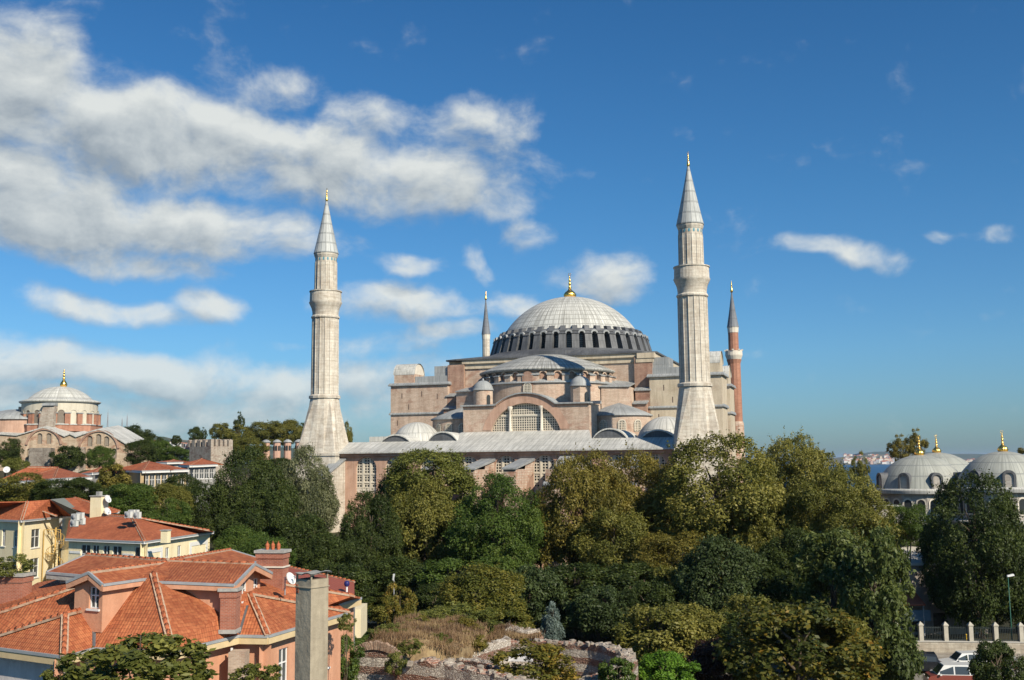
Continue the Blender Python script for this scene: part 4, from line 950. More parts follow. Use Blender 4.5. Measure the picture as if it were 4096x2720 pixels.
# ------------------------------------------------------------------ domed tombs on the right
def qp(x, y, Y): return at(3300 + x / 2.966, 1720 + y / 2.966, Y)
TOMBW = wallmat('tomb_wall', (.46, .44, .40), (.56, .54, .49), (.36, .34, .31), (1.2, .5, .02, .25, (.3, .28, .26)), .3, (.55, .7), .4, .2)
TOMBL = leadmat('tomb_lead', (.33, .345, .31), (.42, .43, .385), 1, 1, (.17, .18, .18), .4, 0, .06)
def tomb(label, x, ye, yt, rad, Y, wins, win_list=(), ndorm=0, dsel=()):
    c = qp(x, ye, Y); ze = qp(x, ye, Y - rad).z; zt = qp(x, yt, Y).z
    o = thing('domed_tomb', label, 'tomb', (c.x, c.y, 0), 0, 'grey domed tombs')
    m = MB(); m.lathe([(rad * 1.04, 0), (rad * 1.04, ze)], 12, a0=R(15), a1=R(375), smooth=False); m.build('wall', TOMBW, o)
    m = MB(); m.lathe([(rad * 1.12, ze - .55), (rad * 1.14, ze - .1), (rad * 1.14, ze + .1), (rad * 1.0, ze + .25)], 48); m.build('eave', LEADL, o)
    rr = (rad * rad + (zt - ze) ** 2) / (2 * (zt - ze))
    m = MB(); m.lathe(cap_prof(rad, ze + .1, zt - ze - .1, 18), 160, su=64, sv=2.2, rmod=lambda a: 1 + .002 * abs(math.cos(32 * a))); m.build('dome', TOMBL, o)
    finial(o, 0, 0, zt - .1, .58, True, True, bulb=1.1)
    for a in dsel:                              # round headed dormers round the foot of the dome
        mp = lambda u, v, w: Vector((math.cos(R(a)) * (rad * .985 - w) - math.sin(R(a)) * u, math.sin(R(a)) * (rad * .985 - w) + math.cos(R(a)) * u, v))
        m = MB(); P, Q = arch(0, 1.15, ze + .15, ze + 2.3), arch(0, 1.75, ze + .15, ze + 2.65); n = len(P)
        for i in range(n):
            j = (i + 1) % n
            m.face([mp(*P[i], -.25), mp(*Q[i], -.25), mp(*Q[j], -.25), mp(*P[j], -.25)]); m.face([mp(*Q[i], -.25), mp(*Q[i], 2.0), mp(*Q[j], 2.0), mp(*Q[j], -.25)]); m.face([mp(*P[i], -.25), mp(*P[j], -.25), mp(*P[j], .2), mp(*P[i], .2)])
        d = m.build('dormer', LEADD, o); g = MB(); g.face([mp(u, v, -.05) for u, v in P]); g.build('lattice', TOMBW, d)
    for k in range(12):                         # arched windows in the wall
        a = R(30 * k + 30); rw = rad * 1.04 * math.cos(R(15))
        mp = lambda u, v, w: Vector((math.cos(a) * (rw - w) - math.sin(a) * u, math.sin(a) * (rw - w) + math.cos(a) * u, v))
        if math.sin(a) > .4: continue
        for u0 in (-.95, .95):
            m = MB(); m.face([mp(u0 + u, v, -.03) for u, v in arch(0, 1.1, ze - 3.6, ze - 1.4)]); w = m.build('window', PANE, o)
            g = MB(); P, Q = arch(u0, 1.1, ze - 3.6, ze - 1.4), arch(u0, 1.5, ze - 3.8, ze - 1.15); n = len(P)
            for i in range(n): j = (i + 1) % n; g.face([mp(*P[i], -.12), mp(*Q[i], -.12), mp(*Q[j], -.12), mp(*P[j], -.12)])
            g.build('surround', STONEW, w)
    m = MB(); m.lathe([(rad * 1.2, ze - 5.0), (rad * 1.2, ze - 4.7), (rad * 1.02, ze - 4.4)], 12, a0=R(15), a1=R(375), smooth=False); m.build('string_course', LEADL, o)
    return o
tomb('grey domed tomb in front, left of the three, with dormers round the dome foot', 1145, 718, 296, 6.85, 165, 1, dsel=(-132, -92, -52, -12, 28, 188))
tomb('grey domed tomb half hidden behind the front left tomb dome', 1350, 690, 266, 7.4, 182, 1, dsel=(-132, -92, -52, -12))
tomb('grey domed tomb cut by the right edge, above the round dark tree', 2140, 700, 252, 6.9, 156, 1, dsel=(-150, -110, -70, -30))
# ------------------------------------------------------------------ tiled houses
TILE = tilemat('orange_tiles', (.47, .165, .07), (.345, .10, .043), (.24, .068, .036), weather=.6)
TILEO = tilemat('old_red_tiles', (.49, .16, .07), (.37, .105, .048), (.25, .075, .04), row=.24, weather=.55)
MORTAR = wallmat('ridge_mortar', (.38, .27, .19), (.50, .38, .28), (.33, .14, .08), None, 1.5, (.5, .62), 0, .35)
GUTTER = flatmat('zinc_gutter', (.42, .45, .47), .45, .35, 1.5, .3)
FASCIA = flatmat('ochre_fascia', (.60, .47, .27), .85, .3, 1.5)
PINKW = wallmat('salmon_render', (.56, .285, .175), (.62, .335, .215), (.46, .27, .20), None, .35, (.58, .72), .25, .15)
WHITEW = wallmat('white_render', (.58, .54, .53), (.66, .62, .60), (.46, .44, .44), None, .35, (.58, .72), .3, .15)
YELW = wallmat('yellow_render', (.80, .69, .44), (.86, .76, .52), (.72, .61, .38), None, .25, (.58, .74), .18, .1)
WFRAME = flatmat('white_window_frame', (.72, .72, .70), .6, .2, 3)
WGLASS = flatmat('window_glass', (.05, .06, .065), .12, .2, .5, 0, .6)
BRICKC = wallmat('chimney_brick', (.40, .135, .08), (.48, .18, .11), (.34, .11, .07), (.22, .075, .012, .45, (.40, .30, .25)), .8, (.55, .7), .3, .2, .02)
CONC = wallmat('weathered_concrete', (.42, .37, .28), (.50, .44, .33), (.29, .26, .21), None, .9, (.54, .68), .6, .3)
CEM = wallmat('grey_cement', (.36, .36, .34), (.46, .45, .42), (.3, .3, .29), None, .8, (.54, .68), .2, .3)
ASPH = flatmat('bitumen_sheet', (.17, .185, .17), .9, .3, 1.2)
def slab(mb, pts, t=.12):
    P = [Vector(p) for p in pts]; n = len(P); nr = Vector((0, 0, 0))
    for i in range(n): nr += P[i].cross(P[(i + 1) % n])
    if nr.z < 0: P = P[::-1]
    mb.face(P); d = Vector((0, 0, t))
    for i in range(n): a, b = P[i], P[(i + 1) % n]; mb.face([a - d, b - d, b, a])
def roof_faces(name, parent, polys, mat, world=True):
    m = MB()
    for p in polys: slab(m, p)
    return m.build(name, mat, parent, world)
def ridge_line(parent, a, b, w=.17, name='ridge_tiles', mat=None, world=True):
    """row of half-round ridge tiles bedded in pale mortar"""
    a, b = Vector(a), Vector(b); L = (b - a).length; n = max(2, int(L / .42)); m = MB()
    m.bar(a + Vector((0, 0, -.02)), b + Vector((0, 0, -.02)), w * 2.2, .12)
    o = m.build(name, mat or MORTAR, parent, world); m = MB()
    for i in range(n):
        p = a.lerp(b, (i + .04) / n); q = a.lerp(b, (i + .96) / n); j = rnd.uniform(-.012, .012)
        m.tube([p + Vector((j, j, .03)), q + Vector((j, j, .06))], [w * .62, w * .72], 8)
    m.build('tiles', TILEO, o, world); return o
def eave(parent, pts, name='gutter', fascia=FASCIA, drop=.34, inset=.55, closed=False):
    """zinc gutter, boxed eave below; pts in world, in order"""
    m = MB()
    for a, b in zip(pts, pts[1:]): m.bar(a + Vector((0, 0, -.07)), b + Vector((0, 0, -.07)), .2, .14)
    g = m.build(name, GUTTER, parent, True); m = MB()
    for a, b in zip(pts, pts[1:]): m.bar(a + Vector((0, 0, -.14 - drop / 2)), b + Vector((0, 0, -.14 - drop / 2)), .12, drop)
    m.build('fascia', fascia, parent, True); return g
def wall_from(parent, a, b, inward, zt, zb, mat, wins=(), name='wall', inset=.5, doors=()):
    """vertical wall under an eave line a->b, moved in by inset; wins: (t, width, z0, z1) along the wall"""
    a, b = Vector(a), Vector(b); a.z = b.z = 0; d = (b - a); L = d.length; d = d / L; n = Vector((-d.y, d.x, 0))
    if n.dot(inward) < 0: n = -n
    o = a + n * inset
    mp = lambda u, v, w: o + d * u + n * w + Vector((0, 0, v))
    m = MB(); holes = []
    for w in wins:
        c = w[0] * L; holes.append([(c - w[1] / 2, w[2]), (c + w[1] / 2, w[2]), (c + w[1] / 2, w[3]), (c - w[1] / 2, w[3])])
    m.holed([(0, zb), (L, zb), (L, zt), (0, zt)], holes, mp, .22)
    wl = m.build(name, mat, parent, True)
    flip = n.cross(Vector((0, 0, 1))).dot(d)
    for w in wins:
        c = w[0] * L; sash(parent, mp, c, w[1], w[2], w[3])
    return wl, mp, L
def sash(parent, mp, c, w, z0, z1, depth=.14, cross=.42, name='window', surround=True):
    g = MB(); f = .07
    for u0, u1, v0, v1 in ((c - w / 2, c - w / 2 + f, z0, z1), (c + w / 2 - f, c + w / 2, z0, z1), (c - w / 2, c + w / 2, z0, z0 + f), (c - w / 2, c + w / 2, z1 - f, z1), (c - .035, c + .035, z0, z1), (c - w / 2, c + w / 2, z1 - (z1 - z0) * cross + .05 - .07, z1 - (z1 - z0) * cross + .05)):
        mbox(g, mp, u0, u1, v0, v1, depth - .06 + .004 * (v1 - v0 < .2), depth)
    o = g.build(name, WFRAME, parent, True)
    p = MB(); p.face([mp(c - w / 2, z0, depth + .02), mp(c + w / 2, z0, depth + .02), mp(c + w / 2, z1, depth + .02), mp(c - w / 2, z1, depth + .02)]); p.build('glass', WGLASS, o, True)
    s = MB(); mbox(s, mp, c - w / 2 - .1, c + w / 2 + .1, z0 - .1, z0 - .005, -.09, .1); s.build('sill', WFRAME, o, True)
    return o
def brick_chimney(parent, c, wx, wy, z0, z1, rot, pots=0, cap=CEM, name='chimney', band=False):
    c = Vector((c[0], c[1], 0)); M = Matrix.Rotation(rot, 3, 'Z')
    def bx(m, hx, hy, za, zb_): m.loft([[c + M @ Vector((sx * hx, sy * hy, z)) for sx, sy in ((-1, -1), (1, -1), (1, 1), (-1, 1))] for z in (za, zb_)])
    m = MB(); bx(m, wx / 2, wy / 2, z0, z1 - .42); bx(m, wx / 2 + .05, wy / 2 + .05, z1 - .42, z1 - .1); o = m.build(name, BRICKC, parent, True)
    m = MB(); bx(m, wx / 2 + .12, wy / 2 + .12, z1 - .1, z1 + .06); m.build('cap', cap, o, True)
    if band: m = MB(); bx(m, wx / 2 + .07, wy / 2 + .07, z1 - .95, z1 - .86); m.build('band', STONEW, o, True)
    m = MB(); bx(m, wx / 2 + .05, wy / 2 + .05, z0, z0 + .2); m.build('flashing', CEM, o, True)
    for i in range(pots):
        p = c + M @ Vector((lin(-wx * .32, wx * .32, (i + .5) / pots), 0, 0)); m = MB()
        m.lathe([(.1, z1 + .05), (.13, z1 + .25), (.12, z1 + .36), (.05, z1 + .46), (.02, z1 + .56)], 10, (p.x, p.y)); m.build('chimney_pot', TILEO, o, True)
    return o
V3 = Vector
# ------------------------------------------------------------------ pink house in the foreground
PH = thing('pink_house', 'salmon pink house with a large orange tiled hip roof, dormers and brick chimneys', 'house', zat(700, 2600, 11).xy.to_3d())
z0 = 11.0
Aq, Bq_, Cq, Dq, Eq, Fq, Gq = zat(-105, 2575, z0), zat(256, 2622, z0), zat(375, 2588, z0), zat(689, 2601, z0), zat(954, 2538, z0), zat(1071, 2540, z0), zat(1393, 2447, z0)
W1, V1, Vv = zat(261, 2457, 12.6), zat(345, 2436, 12.6), zat(378, 2470, 12.17)
H, T, L2a = zat(613, 2293, 14.3), zat(306, 2346, 13.6), zat(-130, 2492, 11.9)
K = zat(672, 2242, 14.72); R0 = zat(1000, 2374, 12.92); Gb = Gq
Lw = zat(-130, 2588, 11.5)
Vb = zat(954, 2462, 12.0)
kb = zat(700, 2300, 14.2)
roof_polys = [[Aq, Bq_, W1], [Bq_, Cq, Vv, V1, W1], [Cq, Dq, H], [Cq, H, T, V1, Vv], [V1, T, L2a], [V1, L2a, Aq, W1],
              [Dq, Eq, R0], [Dq, R0, H], [Eq, Fq, R0], [Fq, Gq, R0], [R0, K, H], [H, K, T], [T, K, zat(150, 2330, 13.2), L2a]]
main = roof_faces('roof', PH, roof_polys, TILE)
back = zat(1240, 2330, 12.6)
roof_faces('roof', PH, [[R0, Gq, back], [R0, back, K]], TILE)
for a, b in ((Bq_, W1), (W1, V1), (W1, Aq), (T, L2a), (Dq, H), (Fq, R0), (R0, Gq)): ridge_line(PH, a, b)
m = MB(); m.bar(Cq + V3((0, 0, .03)), Vv + V3((0, 0, .05)), .22, .05); m.bar(Eq + V3((0, 0, .05)), R0.lerp(Eq, .3), .22, .05); m.build('valley_gutter', LEADD, PH, True)
eave(PH, [Aq, Bq_, Cq, Dq, Eq, Fq, Gq])
inw = (K - Fq); inw.z = 0
u_ = (Fq - Eq).normalized(); u_.z = 0; v_ = V3((-u_.y, u_.x, 0))
wall_from(PH, Aq, Bq_, v_, z0 - .2, 0, WHITEW, [(.35, 1.0, 6.6, 8.2), (.52, 1.0, 6.6, 8.2), (.78, 1.0, 6.6, 8.2)])
wall_from(PH, Bq_ - v_ * -.0, Cq, -u_, z0 - .2, 0, PINKW)
wall_from(PH, Cq - u_ * .5, Dq - u_ * .3, v_, z0 - .2, 0, PINKW, [(.3, 1.0, 7.2, 8.9), (.7, 1.0, 7.2, 8.9)])
wall_from(PH, Dq, Eq + v_ * .5, -u_, z0 - .2, 0, PINKW, [(.3, .9, 5.5, 7.4)])
wall_from(PH, Eq - u_ * .5, Fq, v_, z0 - .2, 0, PINKW)
wall_from(PH, Fq, Gq, -u_, z0 - .2, 0, PINKW, [(.13, .85, 6.3, 8.4), (.27, .95, 8.0, 9.9), (.52, .95, 8.0, 9.9), (.78, .95, 8.0, 9.9)])
m = MB(); m.bar(Eq.lerp(Dq, .12) + V3((.05, 0, -.6)), Eq.lerp(Dq, .12) + V3((.05, 0, -11)), .1); m.build('drainpipe', WFRAME, PH, True)
m = MB(); q = Eq.lerp(Dq, .03); m.box(q.x - .1, q.x + .75, q.y - 1.2, q.y - .2, 0, 10.3); m.build('brick_flue', wallmat('flue_brick', (.48, .36, .27), (.56, .45, .35), (.40, .27, .2), (.22, .08, .012, .3, (.5, .44, .36)), .8, (.5, .66), .3, .25), PH, True)
def gable_arm(p0, p1, hw0, hw1, dz, wallmat_, facing, wins, back_in=.0, over=.45, zwall=11.5, front=True, label=None):
    """roofed arm from the crossing p0 to the gable end p1 (ridge points); hw = half widths near / far side"""
    d = (p1 - p0); d.z = 0; d.normalize(); s = V3((-d.y, d.x, 0))
    e = lambda p, side, hw: p + s * side * hw - V3((0, 0, dz))
    m = MB()
    slab(m, [p0, p1, e(p1, 1, hw0), e(p0, 1, hw0)]); slab(m, [p0, p1, e(p1, -1, hw1), e(p0, -1, hw1)])
    r = m.build('dormer_roof', TILE, PH, True)
    ridge_line(PH, p0, p1, .12)
    g = MB()
    for side, hw in ((1, hw0), (-1, hw1)):
        g.bar(e(p0, side, hw) + V3((0, 0, -.05)), e(p1, side, hw) + V3((0, 0, -.05)), .16, .13)
        g.bar(e(p1, side, hw) + V3((0, 0, -.02)) + d * .02, p1 + V3((0, 0, -.02)) + d * .02, .1, .14)
    g.build('gutter', GUTTER, r, True)
    g = MB()
    for side, hw in ((1, hw0), (-1, hw1)):
        g.bar(e(p1, side, hw) - V3((0, 0, .22)), p1 - V3((0, 0, .22)), .08, .28); g.bar(e(p0, side, hw) - V3((0, 0, .25)), e(p1, side, hw) - V3((0, 0, .25)), .08, .24)
    g.build('bargeboard', facing, r, True)
    # walls
    w0, w1 = hw0 - over, hw1 - over; pe = p1 - d * over
    zt = lambda hw, full: p1.z - dz * hw / full - .12
    P = lambda t, z: V3((pe.x, pe.y, 0)) + s * t + V3((0, 0, z))
    m = MB()
    outer = [(-w1, zwall), (w0, zwall), (w0, zt(w0, hw0)), (0, p1.z - .14), (-w1, zt(w1, hw1))]
    holes = [[(c - w / 2, a), (c + w / 2, a), (c + w / 2, b), (c - w / 2, b)] for c, w, a, b in wins]
    mp = lambda u, v, w: V3((pe.x, pe.y, 0)) + s * u - d * w + V3((0, 0, v))
    m.holed(outer, holes, mp, .25)
    for side, w, hw in ((1, w0, hw0), (-1, w1, hw1)):
        a = V3((p0.x, p0.y, 0)) + s * side * w; b = V3((pe.x, pe.y, 0)) + s * side * w; z = zt(w, hw)
        m.face([a + V3((0, 0, zwall)), b + V3((0, 0, zwall)), b + V3((0, 0, z)), a + V3((0, 0, z))])
    m.build('dormer_wall', wallmat_, PH, True)
    for c, w, a, b in wins: sash(PH, mp, c, w, a, b, .16)
    return d, s
Pf = zat(356, 2289, 14.6); Kf = K - V3((0, 0, .1))
gable_arm(Kf, Pf, 1.0, 1.6, .55, PINKW, PINKW, [(.1, .72, 12.75, 13.85)], over=.28, zwall=11.6)
Pl = zat(345, 2219, 14.85); gable_arm(K, Pl, 2.7, 2.7, .72, CEM, CEM, [], over=.5, zwall=11.5)
Pr = zat(1018, 2255, 14.55); gable_arm(K, Pr, 2.75, 2.8, .78, PINKW, PINKW, [(-.1, .85, 12.6, 13.6), (1.65, .85, 12.6, 13.6)], over=.5, zwall=11.2)
Pb = zat(921, 2199, 14.6); gable_arm(K, Pb, 2.2, 2.2, .62, PINKW, PINKW, [], over=.4, zwall=11.2)
m = MB(); m.lathe([(.16, K.z + .05), (.1, K.z + .12), (0, K.z + .15)], 8, (K.x, K.y)); m.build('ridge_boss', MORTAR, PH, True)
# chimneys on the pink house
rr_ = math.atan2(u_.y, u_.x)
c1 = at(921, 2440, 55.9); brick_chimney(PH, (c1.x, c1.y), .82, .86, 11.25, at(923, 2362, 55).z, rr_ + R(8), 1)
c2 = at(1090, 2290, 62.5); brick_chimney(PH, (c2.x, c2.y), 1.62, .95, 9.5, zat(1090, 2205, 14.9).z, rr_, 3, band=True)
c3 = at(55, 2400, 59); brick_chimney(PH, (c3.x, c3.y), 1.55, .9, 9.5, at(55, 2296, 59).z, rr_, 0)
# rear wing of the pink house
zq = 11.3
Q0, Q1 = zat(1180, 2468, zq), zat(1443, 2388, zq); Q2 = zat(1416, 2383, 11.9); Q3 = zat(1130, 2335, 13.0)
roof_faces('roof', PH, [[Q0, Q1, Q2, Q3]], TILE); ridge_line(PH, Q2, Q3, .13)
eave(PH, [Q0, Q1]); wall_from(PH, Q0, Q1, -u_, zq - .3, 0, PINKW)
m = MB(); a, b = zat(1384, 2436, 9.6), zat(1442, 2500, 7.6); m.box(a.x, a.x + 1.1, a.y - .2, a.y + 3.0, b.z, a.z); m.build('cream_oriel', flatmat('cream_render', (.66, .58, .40), .9, .2, 1.), PH, True)
# red sheet-metal roofed building behind
SB = thing('metal_roofed_shed', 'low building with a plain dark red sheet metal roof behind the pink house', 'shed', (Q1.x - 3, Q1.y + 6, 0))
r0, r1, r2, r3 = at(1130, 2318, 76), at(1418, 2388, 73), at(1417, 2328, 77), at(1140, 2264, 81)
m = MB(); slab(m, [r0, r1, r2, r3]); t = NT('red_sheet_metal'); p = t.uv()
b = t.brick(p, .28, 60, .02, 0); c = t.mix(.35, (.30, .085, .055), t.ramp(t.noise(t.pos(), .6, 5, .7), [(.3, (.5, .5, .5)), (.7, (1, 1, 1))]), 'MULTIPLY')
m.build('roof', t.done(t.mix(t.m2('MULTIPLY', b.outputs['Fac'], .5), c, (.12, .04, .03)), .6, t.bump(b.outputs['Fac'], .6, .05)), SB, True)
m = MB()
for a, b_ in ((r0, r1), (r1, r2)): m.face([V3((a.x, a.y + .3, 0)), V3((b_.x, b_.y + .3, 0)), b_ + V3((0, .3, -.1)), a + V3((0, .3, -.1))])
m.build('wall', CEM, SB, True); ridge_line(SB, r3, r2, .1)
q = zat(1387, 2362, (r1.z + r2.z) / 2 + .05); m = MB(); m.lathe([(.07, q.z - .1), (.07, q.z + .3)], 8, (q.x, q.y)); v = m.build('vent_pipe', WFRAME, SB, True)
m = MB(); m.lathe([(.14, q.z + .3), (.2, q.z + .45), (.16, q.z + .62), (0, q.z + .68)], 12, (q.x, q.y)); m.build('cowl', flatmat('blue_plastic', (.02, .02, .12), .5, .1), v, True)
# ------------------------------------------------------------------ yellow house
YH = thing('yellow_house', 'long pale yellow house with weathered red tile roofs and white framed windows', 'house', (-45, 118, 0))
yc, yr, yl = zat(578, 2165, 12), zat(854, 2125, 12), zat(262, 2153, 12); M1 = zat(526, 2066, 14.2); M0 = zat(326, 2058, 14.2); yre = zat(838, 2122, 12.35)
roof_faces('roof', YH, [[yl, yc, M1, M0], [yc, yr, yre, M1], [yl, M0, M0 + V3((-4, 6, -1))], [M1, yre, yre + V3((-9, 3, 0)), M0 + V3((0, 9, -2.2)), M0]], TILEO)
for a, b in ((yc, M1), (M0, M1), (M1, yre)): ridge_line(YH, a, b, .15)
eave(YH, [yl, yc, yr], fascia=WFRAME, drop=.15)
dv = (yr - yc).normalized(); du_ = (yc - yl).normalized()
s0 = 0
wl, mp, L = wall_from(YH, yl, yc, dv, 11.85, 0, YELW, [(.225, 1.5, 8.9, 11.35), (.355, 1.05, 8.9, 11.35), (.49, 1.05, 8.9, 11.35), (.625, 1.45, 8.9, 11.35), (.905, 1.5, 8.9, 11.35)], inset=.45)
m = MB(); mbox(m, mp, .02 * L, .16 * L, 10.35, 10.6, -.06, -.003); mbox(m, mp, .70 * L, .84 * L, 10.35, 10.6, -.06, -.003); m.build('white_band', WFRAME, YH, True)
wl, mp, L = wall_from(YH, yc, yr, -du_, 11.85, 0, YELW, [(.36, .8, 8.3, 10.9), (.53, .8, 8.3, 10.9)], inset=.45)
for t0, t1 in ((.08, .29), (.68, .96)):
    m = MB(); f = .45
    mbox(m, mp, t0 * L, t0 * L + f, 7, 10.6, -.06, -.004); mbox(m, mp, t1 * L - f, t1 * L, 7, 10.6, -.06, -.004); mbox(m, mp, t0 * L, t1 * L, 10.601, 10.601 + f, -.065, -.004); m.build('panel_surround', WFRAME, YH, True)
m = MB(); mbox(m, mp, .03 * L, .03 * L + .12, 0, 11.6, -.12, -.02); m.build('drainpipe', YELW, YH, True)
# taller tower block of the yellow house
ta, tb, tc = zat(-120, 2072, 13.5), zat(86, 2081, 13.5), zat(250, 2064, 13.5)
TA, TB, TC, TD, TE = zat(-60, 2008, 15.7), zat(110, 2005, 15.7), zat(198, 1999, 15.75), zat(297, 1990, 15.85), zat(366, 2013, 15.2)
te, tf = zat(478, 2044, 14.2), zat(366, 2062, 13.8)
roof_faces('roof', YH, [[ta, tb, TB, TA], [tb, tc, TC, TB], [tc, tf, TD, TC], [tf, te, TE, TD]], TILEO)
for a, b in ((tb, TB), (TD, te), (zat(131, 2028, 14.9), zat(228, 2064, 13.75))): ridge_line(YH, a, b, .16)
eave(YH, [ta, tb, tc], fascia=WFRAME, drop=.12); eave(YH, [zat(250, 2066, 13.5), zat(366, 2060, 13.75), te], fascia=WFRAME, drop=.12)
dl = (tc - tb).normalized(); dk = (tb - ta).normalized()
wall_from(YH, ta, tb, dl, 13.4, 0, YELW, [(.62, .8, 10.2, 12.3), (.85, .8, 10.2, 12.3), (.62, .8, 6.8, 8.9), (.85, .8, 6.8, 8.9)], inset=.4)
wl, mp, L = wall_from(YH, tb, tc, -dk, 13.4, 0, YELW, [(.42, 2.0, 9.9, 12.2), (.42, 2.0, 6.2, 8.6), (.30, 1.8, 2.6, 5.0)], inset=.4)
m = MB(); mbox(m, mp, .70 * L, .86 * L, 1.5, 5.0, -.02, -.003); m.build('dark_doorway', PANE, YH, True)
p1, p2 = zat(250, 2066, 13.4), zat(366, 2060, 13.7)
m = MB(); a, b = yl - V3((.2, 0, 0)), p2; m.face([V3((p1.x, p1.y, 0)), V3((p2.x, p2.y, 0)), p2, p1]); m.face([V3((p2.x, p2.y, 0)), V3((te.x - .8, te.y, 0)), te - V3((.8, 0, .2)), p2 - V3((0, 0, .2))]); m.build('wall', YELW, YH, True)
m = MB(); P = [zat(203, 1997, 15.85), zat(258, 1992, 15.9), zat(330, 2055, 14.0), zat(281, 2057, 13.9)]; slab(m, P, .06); m.build('bitumen_panel', ASPH, YH, True)
cc = at(396, 2050, 124); m = MB(); zt_ = at(396, 1985, 124).z; zb_ = at(396, 2062, 124).z
m.box(cc.x - .8, cc.x + .8, cc.y - .6, cc.y + .6, zb_ - 3, zt_, R(-20)); ch = m.build('chimney', YELW, YH, True)
m = MB(); m.box(cc.x - .9, cc.x + .9, cc.y - .7, cc.y + .7, zt_, zt_ + .1, R(-20)); m.box(cc.x - .3, cc.x + .2, cc.y - .25, cc.y + .25, zt_ + .1, zt_ + .55, R(-20)); m.build('cap', CEM, ch, True)
cc = zat(663, 2140, 12.7); m = MB(); m.box(cc.x - .4, cc.x + .4, cc.y - .3, cc.y + .3, 11.9, 13.15, R(-15)); c_ = m.build('chimney', YELW, YH, True); m = MB(); m.box(cc.x - .48, cc.x + .48, cc.y - .38, cc.y + .38, 13.15, 13.25, R(-15)); m.build('cap', CEM, c_, True)
# spiral fire stair
SP = zat(232, 2300, 6.0); FS = thing('spiral_fire_stair', 'rusty yellow spiral fire stair against the yellow house', 'staircase', (0, 0, 0))
sp = zat(236, 2121, 11.8); sp = V3((sp.x, sp.y - .9, 0)); FS.location = sp; ROOT[FS] = (sp, 0)
RUST = flatmat('rusty_yellow_paint', (.55, .36, .11), .7, .5, 2)
m = MB(); m.tube([(0, 0, 0), (0, 0, 12.2)], .09, 8); m.build('post', RUST, FS)
m = MB()
for k in range(54):
    a = k * R(24); z = .4 + k * .21; d = V3((math.cos(a), math.sin(a), 0)); s_ = V3((-d.y, d.x, 0)); m.loft([[V3((0, 0, z)), d * .95 - s_ * .17 + V3((0, 0, z)), d * .95 + s_ * .17 + V3((0, 0, z))], [V3((0, 0, z + .04)), d * .95 - s_ * .17 + V3((0, 0, z + .04)), d * .95 + s_ * .17 + V3((0, 0, z + .04))]])
m.build('treads', RUST, FS)
m = MB(); m.tube([(math.cos(k * R(12)), math.sin(k * R(12)), 1.3 + k * .105) for k in range(106)], .035, 5)
for k in range(54): a = k * R(24); m.bar((math.cos(a) * .97, math.sin(a) * .97, .4 + k * .21), (math.cos(a), math.sin(a), 1.35 + k * .21), .035)
m.build('railing', RUST, FS)
m = MB()
for sx, sy in ((-1.05, -1.05), (1.05, -1.05)): m.bar((sx, sy, 0), (sx, sy, 12.0), .09)
for z in (3, 6, 9, 12): m.bar((-1.05, -1.05, z), (1.05, -1.05, z), .07)
m.build('frame', RUST, FS)
# satellite dishes and air conditioners
DISHM = flatmat('dish_white', (.62, .63, .62), .5, .15, 1)
def dish(label, p, rad, aim, group=None, arm=.5):
    o = thing('satellite_dish', label, 'satellite dish', p, aim, group)
    m = MB(); M = Matrix.Rotation(R(62), 3, 'X')
    n = 20; rings = [[M @ V3((rad * r * math.cos(2 * math.pi * k / n), rad * 1.08 * r * math.sin(2 * math.pi * k / n), rad * .28 * r * r)) for k in range(n)] for r in (.02, .35, .7, 1.)]
    for a, b in zip(rings, rings[1:]):
        for k in range(n): m.face([a[k], a[(k + 1) % n], b[(k + 1) % n], b[k]], smooth=True); m.face([x + M @ V3((0, 0, -.02)) for x in (a[(k + 1) % n], a[k], b[k], b[(k + 1) % n])], smooth=True)
    m.face(rings[0]); m.build('reflector', DISHM, o)
    m = MB(); f = M @ V3((0, -rad * .2, rad * 1.0)); m.bar(M @ V3((0, -rad * .95, rad * .25)), f, .03); m.bar(f, f + V3((0, .02, .1)), .08); m.build('feed_arm', GUTTER, o)
    m = MB(); m.bar((0, .05, 0), (0, arm, -.05), .05); m.bar((0, arm, .1), (0, arm, -.9), .05); m.build('mount', GUTTER, o); return o
dish('white satellite dish on the top of the yellow chimney', at(429, 1997, 123.2), .46, R(66), 'satellite dishes on the yellow house')
dish('white satellite dish beside the foot of the yellow chimney', at(428, 2047, 122.8), .46, R(64), 'satellite dishes on the yellow house')
dish('white satellite dish fixed to the tall brick chimney of the pink house', at(1160, 2316, 59.5), .34, R(62), None, .35)
dish('white satellite dish on the far left red roof below the old church', at(27, 1880, 163), .5, R(20), None, .35)
ACM = flatmat('ac_white', (.56, .56, .53), .6, .2, 2)
def ac_unit(label, p, rot, group):
    o = thing('air_conditioner', label, 'air conditioner', p, rot, group)
    m = MB(); m.box(-.42, .42, -.18, .18, 0, .68); m.build('casing', ACM, o)
    m = MB(); m.lathe([(.26, 0), (.26, .03), (.0, .03)], 16); me = m.build('fan_grille', MATS['mast_steel'], o); me.rotation_euler = (R(90), 0, 0); me.location = (-.1, -.18, .34)
    m = MB(); m.bar((-.3, -.2, -.04), (-.3, .2, -.04), .06); m.bar((.3, -.2, -.04), (.3, .2, -.04), .06); m.build('feet', MATS['mast_steel'], o)
ga = 'air conditioners by the wall of the yellow tower block'; gb = 'air conditioners on the ridge of the yellow house'
for i, (x, y, lab) in enumerate(((301, 2075, 'upper left air conditioner of the stack beside the yellow tower block'), (297, 2099, 'lower left air conditioner of the stack beside the yellow tower block'), (321, 2070, 'upper right air conditioner of the stack beside the yellow tower block'), (325, 2091, 'lower right air conditioner of the stack beside the yellow tower block'))):
    ac_unit(lab, at(x, y + 6, 112 + (i > 1) * .6), R(-25), ga)
